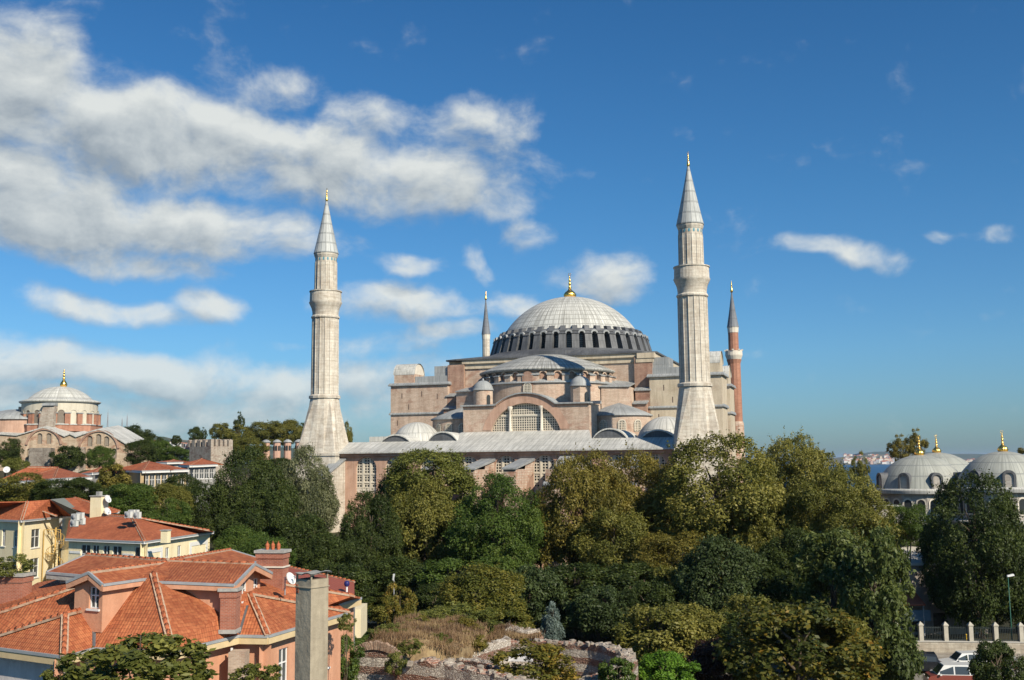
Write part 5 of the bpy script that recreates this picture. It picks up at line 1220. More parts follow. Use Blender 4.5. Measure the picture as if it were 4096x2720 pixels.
for x, y, lab in ((528, 2062, 'upper air conditioner on the left of the cluster on the yellow house ridge'), (541, 2062, 'upper air conditioner on the right of the cluster on the yellow house ridge'), (514, 2069, 'lower left air conditioner on the yellow house ridge'), (549, 2071, 'lower right air conditioner on the yellow house ridge')):
    ac_unit(lab, at(x, y + 2, 116.5 if y < 2065 else 115.5), R(-25), gb)
# ------------------------------------------------------------------ concrete chimney close in front
q = at(1247, 2500, 22); CC = thing('concrete_chimney', 'tall weathered concrete chimney with a broken tin cap, closest to the viewer', 'chimney', (q.x, q.y, 0), R(-38))
hz = at(1247, 2314, 22).z; hw = .235
m = MB(); m.box(-hw, hw, -hw, hw, 0, hz); m.box(-hw - .02, hw + .02, -hw - .02, hw + .02, hz - .165, hz - .148)
m.build('shaft', CONC, CC)
m = MB(); m.box(-hw + .07, hw - .07, -hw + .07, hw - .07, hz, hz + .012); m.build('flue', MATS['slit_dark'], CC)
for sx in (-1, 1):
    for sy in (-1, 1): m = MB(); m.bar((sx * (hw - .02), sy * (hw - .02), hz - .02), (sx * (hw - .02), sy * (hw - .02), hz + .12), .03); m.build('cap_post', CONC, CC)
m = MB(); n = 6
G = [[V3((lin(-.29, .29, i / n), lin(-.29, .29, j / n), hz + .125 + .018 * math.sin(i * 1.7 + j) + .03 * (i / n - .5) + (.05 if 0 < i < n and 0 < j < n else 0) * .3)) for j in range(n + 1)] for i in range(n + 1)]
for i in range(n):
    for j in range(n): m.face([G[i][j], G[i + 1][j], G[i + 1][j + 1], G[i][j + 1]]); m.face([p - V3((0, 0, .02)) for p in (G[i][j], G[i][j + 1], G[i + 1][j + 1], G[i + 1][j])])
m.build('tin_cap', flatmat('tin', (.34, .335, .30), .6, .5, 9, .2), CC)
m = MB()
for k in range(7): a = rnd.uniform(-.06, .06); z = hz - .12 - rnd.random() * .16; m.box(-hw - .012 + abs(a), -hw + .05 + abs(a), -hw - .012, -hw + .05, z, z + .035)
m.build('exposed_bricks', BRICKC, CC)
# ------------------------------------------------------------------ low red roofed houses in the middle distance
def low_house(name, label, eaves, apex, Y0, wallm, wins, zdown=10, tile=TILEO):
    o = thing(name, label, 'house', (eaves[1].x, eaves[1].y, eaves[1].z - zdown))
    polys = []
    for a, b in zip(eaves, eaves[1:]):
        pa = min(apex, key=lambda p: (p - a).length); pb = min(apex, key=lambda p: (p - b).length)
        polys.append([a, b, pb] if pa is pb else [a, b, pb, pa])
    bk = eaves[-1] + (apex[-1] - eaves[-1]).xy.to_3d() * 2; bk.z = eaves[-1].z; bl = eaves[0] + (apex[0] - eaves[0]).xy.to_3d() * 2; bl.z = eaves[0].z
    polys.append([eaves[-1], bk, apex[-1]]); polys.append([bk, bl, apex[0], apex[-1]] if len(apex) > 1 else [bk, bl, apex[0]]); polys.append([bl, eaves[0], apex[0]])
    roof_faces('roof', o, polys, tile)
    for a, b in zip(apex, apex[1:]): ridge_line(o, a, b, .16)
    for e in eaves[1:-1]: ridge_line(o, e, min(apex, key=lambda p: (p - e).length), .14)
    eave(o, eaves, fascia=WFRAME, drop=.3)
    ctr = sum(apex, V3((0, 0, 0))) / len(apex)
    for i, (a, b) in enumerate(zip(eaves, eaves[1:])):
        wall_from(o, a, b, ctr - a, a.z - .3, a.z - zdown, wallm, wins[i] if i < len(wins) else ())
    return o
OCH = wallmat('ochre_render', (.44, .33, .19), (.52, .40, .24), (.4, .3, .2), None, .3, (.56, .7), .2, .15)
GRYW = wallmat('grey_render', (.34, .34, .33), (.42, .42, .41), (.3, .3, .3), None, .3, (.56, .7), .2, .15)
def ww(n, z, w=1.0, h=1.9, a=.06, b=.96): return [(lin(a, b, (i + .5) / n), w, z - h - .75, z - .75) for i in range(n)]
def hp(x, y, Y): return at(x / 2.24, 1400 + y / 2.24, Y)
e1 = [hp(1130, 1072, 190), hp(1278, 1080, 170), hp(1690, 1068, 178)]
low_house('red_roofed_house', 'ochre house with a row of white windows, right of the brown conical tree', e1, [hp(1335, 996, 182)], 180, OCH, [[], ww(7, e1[1].z)])
e2 = [hp(1600, 1028, 205), hp(1700, 1032, 200), hp(1950, 1022, 206)]
low_house('red_roofed_house', 'grey house with a red roof just below the battlemented tower', e2, [hp(1810, 972, 210)], 200, GRYW, [[], ww(5, e2[1].z)])
e3 = [hp(-60, 1186, 170), hp(120, 1178, 162), hp(480, 1150, 160), hp(826, 1134, 166)]
low_house('red_roofed_house', 'wide red hip roofed house on the far left below the old church', e3, [hp(250, 1048, 175), hp(520, 1054, 175)], 165, GRYW, [[], [], ww(4, e3[1].z)])
e4 = [hp(700, 1110, 178), hp(830, 1098, 176), hp(1000, 1080, 186)]
low_house('red_roofed_house', 'small red roof between the wide left house and the brown cone tree', e4, [hp(905, 1050, 186)], 180, GRYW, [])
e5 = [hp(1400, 1002, 214), hp(1500, 1004, 212), hp(1640, 1000, 216)]
low_house('red_roofed_house', 'far low red roof behind the ochre house', e5, [hp(1560, 982, 222)], 214, GRYW, [])
# ------------------------------------------------------------------ ruined vault and apse in the foreground
def rubmat(name, stone=(.52, .47, .40), stone2=(.34, .30, .26), brickc=(.34, .17, .12), band=1.1):
    t = NT(name); p = t.pos(); wob = t.n('ShaderNodeVectorMath', operation='MULTIPLY_ADD')
    nz = t.n('ShaderNodeTexNoise', Scale=2.2, Detail=3); t.L(p, nz.inputs['Vector']); t.L(nz.outputs['Color'], wob.inputs[0]); wob.inputs[1].default_value = (.22, .22, .22); t.L(p, wob.inputs[2]); q = wob.outputs[0]
    v = t.n('ShaderNodeTexVoronoi', Scale=3.6); t.L(t.scaled(q, (1, 1, 1.7)), v.inputs['Vector'])
    ve = t.n('ShaderNodeTexVoronoi', Scale=3.6, feature='DISTANCE_TO_EDGE'); t.L(t.scaled(q, (1, 1, 1.7)), ve.inputs['Vector'])
    sp = t.n('ShaderNodeSeparateXYZ'); t.L(v.outputs['Color'], sp.inputs[0])
    c = t.ramp(sp.outputs[0], [(.1, stone2), (.9, stone)])
    c = t.mix(t.fr(ve.outputs['Distance'], .0, .09, .75, 0), c, (.30, .23, .18))
    s2 = t.n('ShaderNodeSeparateXYZ'); t.L(q, s2.inputs[0])
    z = s2.outputs[2]
    fb = t.m2('FRACT', t.m2('DIVIDE', z, band)); course = t.m2('FRACT', t.m2('DIVIDE', z, .11))
    bk = t.mix(t.fr(course, .62, .75, 0, .8), t.ramp(t.noise(t.scaled(p, (3, 3, 9)), 1.4, 4), [(.3, (.27, .12, .085)), (.7, brickc)]), (.50, .42, .34))
    bm_ = t.m2('MULTIPLY', t.fr(fb, .50, .56), t.fr(t.noise(p, .8, 4, .6), .36, .5))
    c = t.mix(bm_, c, bk)
    c = t.mix(.35, c, t.ramp(t.noise(p, 1.1, 6, .75), [(.3, (.35, .33, .3)), (.6, (1, 1, 1))]), 'MULTIPLY')
    h = t.m2('ADD', t.m2('MULTIPLY', t.m2('MINIMUM', ve.outputs['Distance'], .12), 5.0), t.m2('ADD', t.noise(p, 9, 4), t.m2('MULTIPLY', course, bm_)))
    return t.done(c, .95, t.bump(h, .9, .08))
RUB = rubmat('ruin_rubble'); RUBP = rubmat('ruin_rubble_pale', (.60, .55, .48), (.46, .41, .35), (.42, .22, .15), 1.7)
STONEP = wallmat('loose_stone', (.27, .235, .195), (.42, .375, .315), (.22, .16, .125), None, 2.0, (.5, .64), .1, .35)
def rough_block(mb, c, s):
    c = Vector(c); M = Matrix.Rotation(rnd.uniform(0, 6.28), 3, 'Z') @ Matrix.Rotation(rnd.uniform(-.4, .4), 3, 'X')
    P = [c + M @ Vector((x * s * rnd.uniform(.35, .65), y * s * rnd.uniform(.3, .55), z * s * rnd.uniform(.22, .45))) for z in (-1, 1) for x, y in ((-1, -1), (1, -1), (1, 1), (-1, 1))]
    for q in ((3, 2, 1, 0), (4, 5, 6, 7), (0, 1, 5, 4), (1, 2, 6, 5), (2, 3, 7, 6), (3, 0, 4, 7)): mb.face([P[k] for k in q])
def ruin_wall(label, path, th, zb=-1., mat=RUB, step=.35, jag=.22, stones=1.4, name='ruined_wall'):
    """path: list of (x, y, ztop); a thick wall with a broken uneven top and loose stones lying on it"""
    pts = []
    for a, b in zip(path, path[1:]):
        a, b = Vector(a), Vector(b); n = max(1, int((b - a).xy.length / step))
        for i in range(n): pts.append(a.lerp(b, i / n))
    pts.append(Vector(path[-1])); N_ = len(pts); rows = []
    for i, p in enumerate(pts):
        d = (pts[min(i + 1, N_ - 1)] - pts[max(i - 1, 0)]); d.z = 0; d.normalize(); s = Vector((-d.y, d.x, 0))
        nz = lambda k, f=.9: noise.noise(Vector((p.x * f + k * 7.3, p.y * f, p.z)))
        zt = p.z + jag * 1.3 * nz(1, .5) + jag * nz(2, 1.9)
        col = []
        for w in (-1, -.35, .3, 1):
            col.append(Vector((p.x, p.y, 0)) + s * (th / 2 * w + .09 * nz(3 + w)) + Vector((0, 0, zt + (.0 if abs(w) < .9 else -.12) + .12 * nz(4 + w * 3, 2.3))))
        for w, lev in ((1, .7), (1, .35), (1, 0)): col.append(Vector((p.x, p.y, 0)) + s * (th / 2 * (1 + .05) * w + .07 * nz(8 + lev * 5)) + Vector((0, 0, lin(zb, zt, lev))))
        left = [Vector((p.x, p.y, 0)) + s * (-th / 2 * 1.05 + .07 * nz(20 + lev * 5)) + Vector((0, 0, lin(zb, zt, lev))) for lev in (0, .35, .7)]
        rows.append(left + col)
    mb = MB()
    for a, b in zip(rows, rows[1:]):
        for k in range(len(a) - 1): mb.face([a[k], a[k + 1], b[k + 1], b[k]][::-1])
    mb.face(rows[0]); mb.face(rows[-1][::-1])
    c = pts[N_ // 2]; o = thing(name, label, 'ruined wall', (c.x, c.y, 0)); mb.build('masonry', mat, o, True)
    m = MB()
    for r in rows:
        for k in range(int(stones) + (rnd.random() < stones % 1)):
            w = rnd.random(); p = r[3].lerp(r[6], w); rough_block(m, p + Vector((rnd.uniform(-.15, .15), rnd.uniform(-.15, .15), .04)), rnd.uniform(.16, .42))
    q = m.build('loose_stones', STONEP, o, True); q['kind'] = 'stuff'
    return o, pts
def rp(x, y, z): return zat(1400 + x / 1.9675, 2450 + y / 1.9675, z)
def ry(x, y, Y): return at(1400 + x / 1.9675, 2450 + y / 1.9675, Y)
# front wall running off to the lower right
fa = [ry(395, 400, 70), ry(560, 375, 69), ry(780, 400, 68), ry(1000, 445, 66.5), ry(1180, 480, 65.5), ry(1420, 525, 64), ry(1700, 590, 62)]
ruin_wall('long broken front wall of stone and brick bands, sloping down to the bottom edge', [tuple(p) for p in fa], 1.0, stones=1.8)
fb = [ry(790, 352, 75), ry(900, 362, 74), ry(1100, 395, 72.5), ry(1330, 450, 71)]
ruin_wall('short brick wall just behind the long broken front wall', [tuple(p) for p in fb], .8, stones=1.2)
# back wall and apse
bw = [ry(915, 325, 82), ry(1010, 265, 84), ry(1120, 222, 86), ry(1232, 205, 88)]
ruin_wall('pale sloping wall of the ruin, leaning up towards its back corner', [tuple(p) for p in bw], .7, mat=RUBP, stones=1.)
z_ = 4.9
ap = [ry(1232, 212, 88.5), ry(1330, 222, 88.3), ry(1520, 220, 88), ry(1700, 226, 87.3), ry(1900, 240, 86.2), ry(2060, 262, 84.5), ry(2160, 300, 82), ry(2205, 350, 79.5), ry(2175, 400, 77.5), ry(2090, 440, 75.8), ry(1990, 470, 74.5), ry(1900, 510, 73.5), ry(1800, 580, 72)]
ruin_wall('curved apse wall of the ruin with a broken stony rim', [tuple(p) for p in ap], 1.15, stones=2.0, jag=.16)
pk = [ry(1180, 175, 92), ry(1230, 108, 92), ry(1300, 122, 92), ry(1440, 130, 91.5), ry(1465, 185, 91)]
ruin_wall('broken stump of wall with grass, highest part of the ruin', [tuple(p) for p in pk], 1.4, stones=1.6)
# vault with a brick arch, dry grass growing on its back
va, vb = ry(25, 330, 72), ry(392, 360, 71); vc = (va + vb) / 2; top = ry(225, 236, 71.5).z
o = thing('ruined_vault', 'low ruined vault with a brick arch, lower left of the ruin', 'ruined vault', (vc.x, vc.y, 0))
dx = (vb - va); dx.z = 0; Lw_ = dx.length; dx.normalize(); dn = Vector((dx.y, -dx.x, 0)); hs = top - vb.z
mp = lambda u, v, w: Vector((va.x, va.y, 0)) + dx * u - dn * w + Vector((0, 0, v))
n = 14; arcp = [(Lw_ * (1 - k / n), lin(vb.z, va.z, k / n) + hs * math.sin(math.pi * k / n)) for k in range(n + 1)]
m = MB(); m.holed([(-.4, -1), (Lw_ + .6, -1), (Lw_ + .6, vb.z - .2)] + arcp + [(-.4, va.z - .3)], [], mp, .5); m.build('end_wall', RUB, o, True)
m = MB()
for k in range(46):                                    # voussoirs
    t0 = (k + .08) / 46; t1 = (k + .86) / 46
    def AP(t, r): return (Lw_ * .5 + (Lw_ * .5 + r - .38) * math.cos(math.pi * (.03 + .94 * t)), lin(vb.z, va.z, t) - .12 + (hs + r - .38) * math.sin(math.pi * (.03 + .94 * t)))
    q = [AP(t0, 0), AP(t0, .52 + rnd.uniform(-.06, .05)), AP(t1, .52 + rnd.uniform(-.06, .05)), AP(t1, 0)]
    f = [mp(u, v, -.13 - rnd.uniform(0, .05)) for u, v in q]; g = [mp(u, v, .2) for u, v in q]
    m.loft([g, f])
m.build('brick_arch', wallmat('old_arch_brick', (.27, .15, .10), (.46, .36, .27), (.2, .13, .09), None, 2.5, (.5, .62), .3, .4), o, True)
# grassy mound over the vaults
def mound():
    mb = MB(); nx, ny = 44, 22
    tl, tr = ry(60, 240, 74), ry(900, 330, 76); bl, br = ry(380, 30, 96), ry(1250, 110, 95)
    G = []
    for i in range(nx + 1):
        row = []
        for j in range(ny + 1):
            s, t = i / nx, j / ny
            p = tl.lerp(tr, s).lerp(bl.lerp(br, s), t)
            e = min(smooth(0, .12, s), smooth(1, .88, s), smooth(0, .05, t) if t < .5 else smooth(1, .9, t))
            z = p.z * 1.0 + .45 * math.sin(math.pi * s) + .5 * noise.noise(Vector((p.x * .35, p.y * .35, 0))) + .16 * noise.noise(Vector((p.x * 1.6, p.y * 1.6, 3)))
            row.append(Vector((p.x, p.y, lin(-.5, z, .15 + .85 * e if e > 0 else 0))))
        G.append(row)
    for i in range(nx):
        for j in range(ny): mb.face([G[i][j], G[i + 1][j], G[i + 1][j + 1], G[i][j + 1]], smooth=True)
    t = NT('dry_mound'); p = t.pos()
    c = t.ramp(t.noise(p, 1.2, 6, .7), [(.34, (.13, .09, .05)), (.52, (.24, .17, .09)), (.68, (.34, .26, .14))])
    o = mb.build('grassy_mound', t.done(c, .95, t.bump(t.noise(p, 6, 4), .6, .06)), weld=True); struct(o)
    return G
G = mound()
# dry grass: many fine blades, one mass
def grass_mass(name, spots, n, hlo, hhi, mat, seed=1, label=None):
    r = np.random.default_rng(seed); spots = np.array([tuple(s) for s in spots]); k = r.integers(0, len(spots), n)
    base = spots[k] + np.c_[r.normal(0, .28, (n, 2)), np.zeros(n) - .05]
    a = r.uniform(0, 2 * np.pi, n); h = r.uniform(hlo, hhi, n) * (.75 + .5 * np.sin(base[:, 0] * 1.7) * np.sin(base[:, 1] * 1.3)); w = r.uniform(.012, .032, n)
    tip = base + np.c_[np.cos(a * 3.1) * h * .35, np.sin(a * 2.3) * h * .35, h]
    dx = np.c_[np.cos(a) * w, np.sin(a) * w, np.zeros(n)]
    V = np.empty((n * 3, 3), np.float32); V[0::3] = base - dx; V[1::3] = base + dx; V[2::3] = tip
    me = bpy.data.meshes.new(name); me.vertices.add(n * 3); me.vertices.foreach_set('co', V.ravel())
    me.loops.add(n * 3); me.loops.foreach_set('vertex_index', np.arange(n * 3, dtype=np.int32)); me.polygons.add(n)
    me.polygons.foreach_set('loop_start', np.arange(0, n * 3, 3, dtype=np.int32)); me.polygons.foreach_set('loop_total', np.full(n, 3, np.int32))
    at_ = me.attributes.new('tint', 'FLOAT', 'FACE'); at_.data.foreach_set('value', np.clip(r.normal(.5, .16, n) + .35 * np.sin(base[:, 0] * .9 + 2 * np.cos(base[:, 1] * .8)) * np.cos(base[:, 1] * 1.3), 0, 1).astype(np.float32))
    me.update(calc_edges=True); me.materials.append(mat); o = bpy.data.objects.new(name, me); COL.objects.link(o); o['kind'] = 'stuff'
    if label: o['label'] = label; o['category'] = 'grass'
    return o
DRY = leafmat('dry_grass', [(.0, (.085, .05, .03)), (.5, (.19, .115, .06)), (1., (.36, .26, .13))], .15)
sp_ = [G[i][j] for i in range(1, 44) for j in range(0, 22)]
grass_mass('dry_grass', sp_, 34000, .15, .6, DRY, 3, 'brown dry grass and weeds covering the back of the ruined vault')
sp_ = [p + Vector((rnd.uniform(-.5, .5), rnd.uniform(-.5, .5), .1)) for a, b in ((ry(1020, 180, 92), ry(1230, 120, 92)), (ry(1230, 140, 92), ry(1460, 200, 91)), (ry(900, 240, 88), ry(1200, 190, 91)), (ry(1000, 215, 90), ry(1440, 195, 90))) for p in [a.lerp(b, i / 30) for i in range(31)]]
grass_mass('dry_grass', sp_, 7000, .2, .7, DRY, 5, 'pale dry grass on the highest stump of the ruin')
# pale plaster left on the inner face and floor of the apse
m = MB(); q = [ry(1245, 385, 83), ry(1440, 385, 82), ry(1440, 325, 83.5), ry(1260, 318, 84)]
pl = thing('plaster_panel', 'white plastered block standing inside the ruined apse', 'plaster', q[0]); m.loft([[q[0], q[1], q[1] + Vector((0, .5, 0)), q[0] + Vector((0, .5, 0))], [q[3], q[2], q[2] + Vector((0, .5, 0)), q[3] + Vector((0, .5, 0))]]); m.build('block', flatmat('old_plaster', (.62, .60, .56), .9, .3, 1.2), pl, True)
m = MB(); fl = [ry(1650, 440, 79), ry(1830, 400, 80.5), ry(1990, 395, 79.5), ry(1930, 470, 76), ry(1790, 520, 74.5), ry(1700, 500, 76)]
m.face([Vector((p.x, p.y, 1.6)) for p in fl]); m.prism([(p.x, p.y) for p in fl], 0, 1.59); struct(m.build('ruin_floor', MATS['old_plaster']))
# ------------------------------------------------------------------ trees and bushes: real leaves gathered in clumps
def crown_mesh(name, seed, nl, leaves, ls, shape='round', lobe=(.2, .36), spread=.86, droop=0., aspect=1.7, up=.45):
    r = np.random.default_rng(seed); C = []; LR = []
    while len(C) < nl:
        p = r.uniform(-1, 1, 3); d = np.linalg.norm(p)
        if d > 1 or d < .3: continue
        if shape == 'cone':
            t = (p[2] + 1) / 2; w = max(.06, (1 - t) ** .8)
            if math.hypot(p[0], p[1]) > w: continue
        if shape == 'column' and math.hypot(p[0], p[1]) > .62 + .3 * max(0, -p[2]): continue
        if shape == 'spire' and math.hypot(p[0], p[1]) > .25 + .75 * (1 - abs(p[2])): continue
        if shape == 'round' and p[2] < -.75: continue
        L = r.uniform(*lobe); C.append(p / d * min(d, 1 - L * .55) * spread if shape == 'round' else p * spread); LR.append(L)
    C = np.array(C)
    if shape == 'round':
        f = r.normal(0, 1, (3, 3)); C *= (1 + .10 * np.sin(C @ f[0] * 2.1 + 1) + .07 * np.sin(C @ f[1] * 3.3))[:, None]
    LR = np.array(LR); k = r.choice(nl, leaves, p=LR ** 2 / (LR ** 2).sum())
    d = r.normal(0, 1, (leaves, 3)); d /= np.linalg.norm(d, axis=1)[:, None]
    out = C[k] / (np.linalg.norm(C[k], axis=1)[:, None] + 1e-6); flip = (d * out).sum(1) < -.25; d[flip] *= -1
    rad = LR[k] * (r.uniform(.55, 1.0, leaves) ** .5) * (1 + .22 * np.sin(d[:, 0] * 7 + k) * np.cos(d[:, 1] * 6 + k * 2))
    P = C[k] + d * rad[:, None] * np.array([1, 1, .85])
    P += r.normal(0, ls * .6, P.shape)
    ns_ = int(leaves * .13)                       # twiggy sprays that stick out of the clumps
    sd = r.normal(0, 1, (nl * 5, 3)); sd /= np.linalg.norm(sd, axis=1)[:, None]; pick = r.integers(0, nl * 5, ns_); lb = pick % nl
    so = (sd[pick] * out[:1] * 0 + sd[pick]); so = np.where(((so * (C[lb] / (np.linalg.norm(C[lb], axis=1)[:, None] + 1e-6))).sum(1) < 0)[:, None], -so, so)
    P[:ns_] = C[lb] + so * (LR[lb] * r.uniform(.8, 1.55, ns_))[:, None] + r.normal(0, ls * .55, (ns_, 3)); d[:ns_] = so; k[:ns_] = lb
    if droop: P[:, 2] -= droop * (P[:, 0] ** 2 + P[:, 1] ** 2)
    nrm = d * .7 + np.array([0, 0, up]) + r.normal(0, .55, (leaves, 3)); nrm /= np.linalg.norm(nrm, axis=1)[:, None]
    t1 = np.cross(nrm, r.normal(0, 1, (leaves, 3))); t1 /= np.linalg.norm(t1, axis=1)[:, None]; t2 = np.cross(nrm, t1)
    s = ls * r.uniform(.6, 1.35, leaves)[:, None]
    V = np.empty((leaves, 4, 3), np.float32)
    V[:, 0] = P - t1 * s * aspect * .5; V[:, 1] = P - t2 * s * .5 + nrm * s * .12; V[:, 2] = P + t1 * s * aspect * .5; V[:, 3] = P + t2 * s * .5 + nrm * s * .12
    me = bpy.data.meshes.new(name); n = leaves
    me.vertices.add(n * 4); me.vertices.foreach_set('co', V.ravel()); me.loops.add(n * 4); me.loops.foreach_set('vertex_index', np.arange(n * 4, dtype=np.int32))
    me.polygons.add(n); me.polygons.foreach_set('loop_start', np.arange(0, n * 4, 4, dtype=np.int32)); me.polygons.foreach_set('loop_total', np.full(n, 4, np.int32))
    lt = r.uniform(.12, .88, nl); tint = np.clip(lt[k] * .6 + .2 + r.normal(0, .15, n), 0, 1)
    a = me.attributes.new('tint', 'FLOAT', 'FACE'); a.data.foreach_set('value', tint.astype(np.float32)); me.update(calc_edges=True)
    me.materials.append(LEAVES['dark']); return me
LEAVES = {
 'dark': leafmat('leaf_dark', [(0., (0.024, 0.037, 0.009)), (.5, (0.045, 0.067, 0.014)), (1., (0.103, 0.130, 0.028))]),
 'green': leafmat('leaf_green', [(0., (0.037, 0.067, 0.011)), (.5, (0.076, 0.124, 0.021)), (1., (0.161, 0.207, 0.040))]),
 'olive': leafmat('leaf_olive', [(0., (0.063, 0.074, 0.014)), (.5, (0.149, 0.152, 0.030)), (1., (0.310, 0.276, 0.069))]),
 'brown': leafmat('leaf_brown', [(0., (0.071, 0.069, 0.013)), (.5, (0.172, 0.152, 0.028)), (1., (0.333, 0.259, 0.063))]),
 'light': leafmat('leaf_light', [(0., (0.069, 0.086, 0.018)), (.5, (0.144, 0.161, 0.034)), (1., (0.265, 0.265, 0.069))]),
 'yellow': leafmat('leaf_yellow', [(0., (.07, .085, .015)), (.5, (.17, .15, .025)), (1., (.36, .22, .04))]),
 'yelgreen': leafmat('leaf_yelgreen', [(0., (0.057, 0.075, 0.014)), (.5, (0.132, 0.138, 0.025)), (1., (0.299, 0.241, 0.040))]),
 'chestnut': leafmat('leaf_chestnut', [(0., (.03,.048,.010)), (.5, (.09,.098,.018)), (.78, (.19,.15,.022)), (1., (.38,.20,.03))]),
 'fig': leafmat('leaf_fig', [(0., (.05,.065,.012)), (.5, (.12,.135,.028)), (1., (.27,.26,.06))]),
 'silver': leafmat('leaf_silver', [(0., (.06,.075,.03)), (.5, (.145,.16,.075)), (1., (.36,.36,.22))]),
 'teal': leafmat('leaf_teal', [(0., (.028,.044,.014)), (.5, (.052,.078,.024)), (1., (.10,.135,.045))]),
 'conifer': leafmat('leaf_conifer', [(0., (0.037, 0.055, 0.014)), (.5, (0.079, 0.108, 0.028)), (1., (0.165, 0.193, 0.053))]),
 'lime': leafmat('leaf_lime', [(0., (.06, .13, .012)), (.5, (.11, .22, .02)), (1., (.2, .34, .04))]),
 'blue': leafmat('leaf_blue', [(0., (.08, .11, .10)), (.5, (.15, .20, .18)), (1., (.26, .32, .29))]),
 'plum': leafmat('leaf_plum', [(0., (.030, .018, .014)), (.5, (.065, .035, .026)), (1., (.12, .065, .045))]),
}
CR = {
 'big': [crown_mesh('crown_big', s, 130, 78000, .0205, lobe=(.10, .27)) for s in (1, 2, 3)],
 'mid': [crown_mesh('crown_mid', s, 75, 38000, .0285, lobe=(.12, .32)) for s in (4, 5, 6)],
 'bush': [crown_mesh('crown_bush', s, 44, 13000, .050, lobe=(.13, .36)) for s in (7, 8)],
 'loose': [crown_mesh('crown_loose', s, 46, 7000, .062, lobe=(.13, .3), spread=1.0) for s in (9, 10)],
 'cone': [crown_mesh('crown_cone', s, 90, 17000, .042, 'cone', lobe=(.10, .20), spread=.95, droop=.1, aspect=2.6) for s in (11, 12)],
 'spire': [crown_mesh('crown_spire', s, 60, 12000, .040, 'spire', lobe=(.12, .22), spread=.95) for s in (13,)],
 'column': [crown_mesh('crown_column', s, 110, 24000, .036, 'column', lobe=(.10, .24), spread=1.0, aspect=2.2) for s in (21, 22)],
 'fig': [crown_mesh('crown_fig', s, 46, 5600, .072, lobe=(.10, .24), spread=1.0, aspect=2.0, up=.1) for s in (15, 16)],
}
BARK = wallmat('bark', (.10, .075, .055), (.16, .125, .09), (.22, .19, .15), None, 1.5, (.55, .7), .3, .5)
def trunk_mesh(name, seed, nb=7):
    r = random.Random(seed); m = MB()
    m.tube([(0, 0, -.05), (.01, 0, .2), (-.01, .015, .5), (.02, 0, .8), (.0, .0, 1.05)], [.075, .052, .044, .03, .012], 9)
    for i in range(nb):
        z = r.uniform(.34, .85); a = r.uniform(0, 6.28); L = r.uniform(.2, .42) * (1.25 - z * .5)
        p = Vector((0, 0, z)); d = Vector((math.cos(a), math.sin(a), r.uniform(.35, .9))).normalized()
        q1 = p + d * L * .5 + Vector((0, 0, .02)); q2 = p + d * L + Vector((r.uniform(-.04, .04), r.uniform(-.04, .04), .06))
        m.tube([p, q1, q2], [.022, .015, .004], 6)
    me = m.build(name, BARK); d = me.data; bpy.data.objects.remove(me); return d
TRK = [trunk_mesh('trunk_limbs', s) for s in (1, 2, 3)]
tcount = 0
def tree(name, label, cat, sx, sy, hw, hh, Y, kind, leaf, group=None, rz=None, zg=None, lean=1.0, trunk=True):
    """crown centre (photo pixel), half width and half height in photo pixels, distance"""
    global tcount; tcount += 1
    c = at(sx, sy, Y); k = Y / F; rx, rzz = hw * k, hh * k
    g = land_z(c.x, c.y) if zg is None else zg
    o = thing(name, label, cat, (c.x, c.y, g), rnd.uniform(0, 6.28) if rz is None else rz, group)
    me = CR[kind][tcount % len(CR[kind])]
    cr = bpy.data.objects.new('crown', me); COL.objects.link(cr); cr.parent = o
    cr.location = (0, 0, c.z - g); cr.scale = (rx * 1.10, rx * lean * 1.10, rzz * 1.10)
    cr.material_slots[0].link = 'OBJECT'; cr.material_slots[0].material = LEAVES[leaf]
    if trunk:
        t = bpy.data.objects.new('trunk', TRK[tcount % 3]); COL.objects.link(t); t.parent = o
        H_ = max(.6, c.z - g + rzz * .55); w = min(H_ * 1.0, rx * 1.6); t.scale = (w * .9, w * .9, H_)
    return o
T = tree
# big trees in front of the great building, left to right
T('tree', 'large dark green tree behind the yellow house, left of the left stone minaret', 'tree', 985, 2025, 150, 208, 150, 'big', 'dark')
T('tree', 'dark lower tree left of the large dark tree, behind the yellow house', 'tree', 830, 2060, 105, 125, 148, 'mid', 'dark')
T('tree', 'dark tree crown filling the gap right of the large dark tree', 'tree', 1090, 2060, 110, 170, 147, 'mid', 'dark')
T('linden_tree', 'silvery dense tree just in front of the left stone minaret', 'tree', 1222, 2000, 122, 190, 158, 'big', 'silver')
T('tree', 'dark round tree under the silvery tree, behind the brick chimney', 'tree', 1185, 2195, 145, 135, 136, 'mid', 'dark')
T('tree', 'mid green tree right of the yellow house, behind the pink roof', 'tree', 970, 2195, 105, 80, 127, 'mid', 'green')
T('tree', 'tall dark green tree under the first arched window of the basilica', 'tree', 1480, 2185, 140, 190, 140, 'big', 'dark')
T('plane_tree', 'light olive tree hiding the second arched window of the basilica', 'tree', 1735, 1930, 180, 125, 158, 'mid', 'light')
T('plane_tree', 'yellowish green tree under the light olive tree', 'tree', 1700, 2130, 150, 185, 150, 'mid', 'olive')
T('maple_tree', 'bright green tree in front of the stone buttresses of the basilica', 'tree', 1985, 2120, 185, 195, 138, 'big', 'green')
T('plane_tree', 'brownish plane tree, leftmost of the big ones before the right minaret', 'tree', 2340, 2080, 190, 260, 142, 'big', 'brown', 'plane trees before the basilica')
T('plane_tree', 'golden brown plane tree right below the basilica roof shadow', 'tree', 2560, 2080, 180, 240, 146, 'big', 'brown', 'plane trees before the basilica')
T('plane_tree', 'largest olive brown plane tree, hiding the foot of the right stone minaret', 'tree', 2880, 2045, 290, 268, 138, 'big', 'olive', 'plane trees before the basilica')
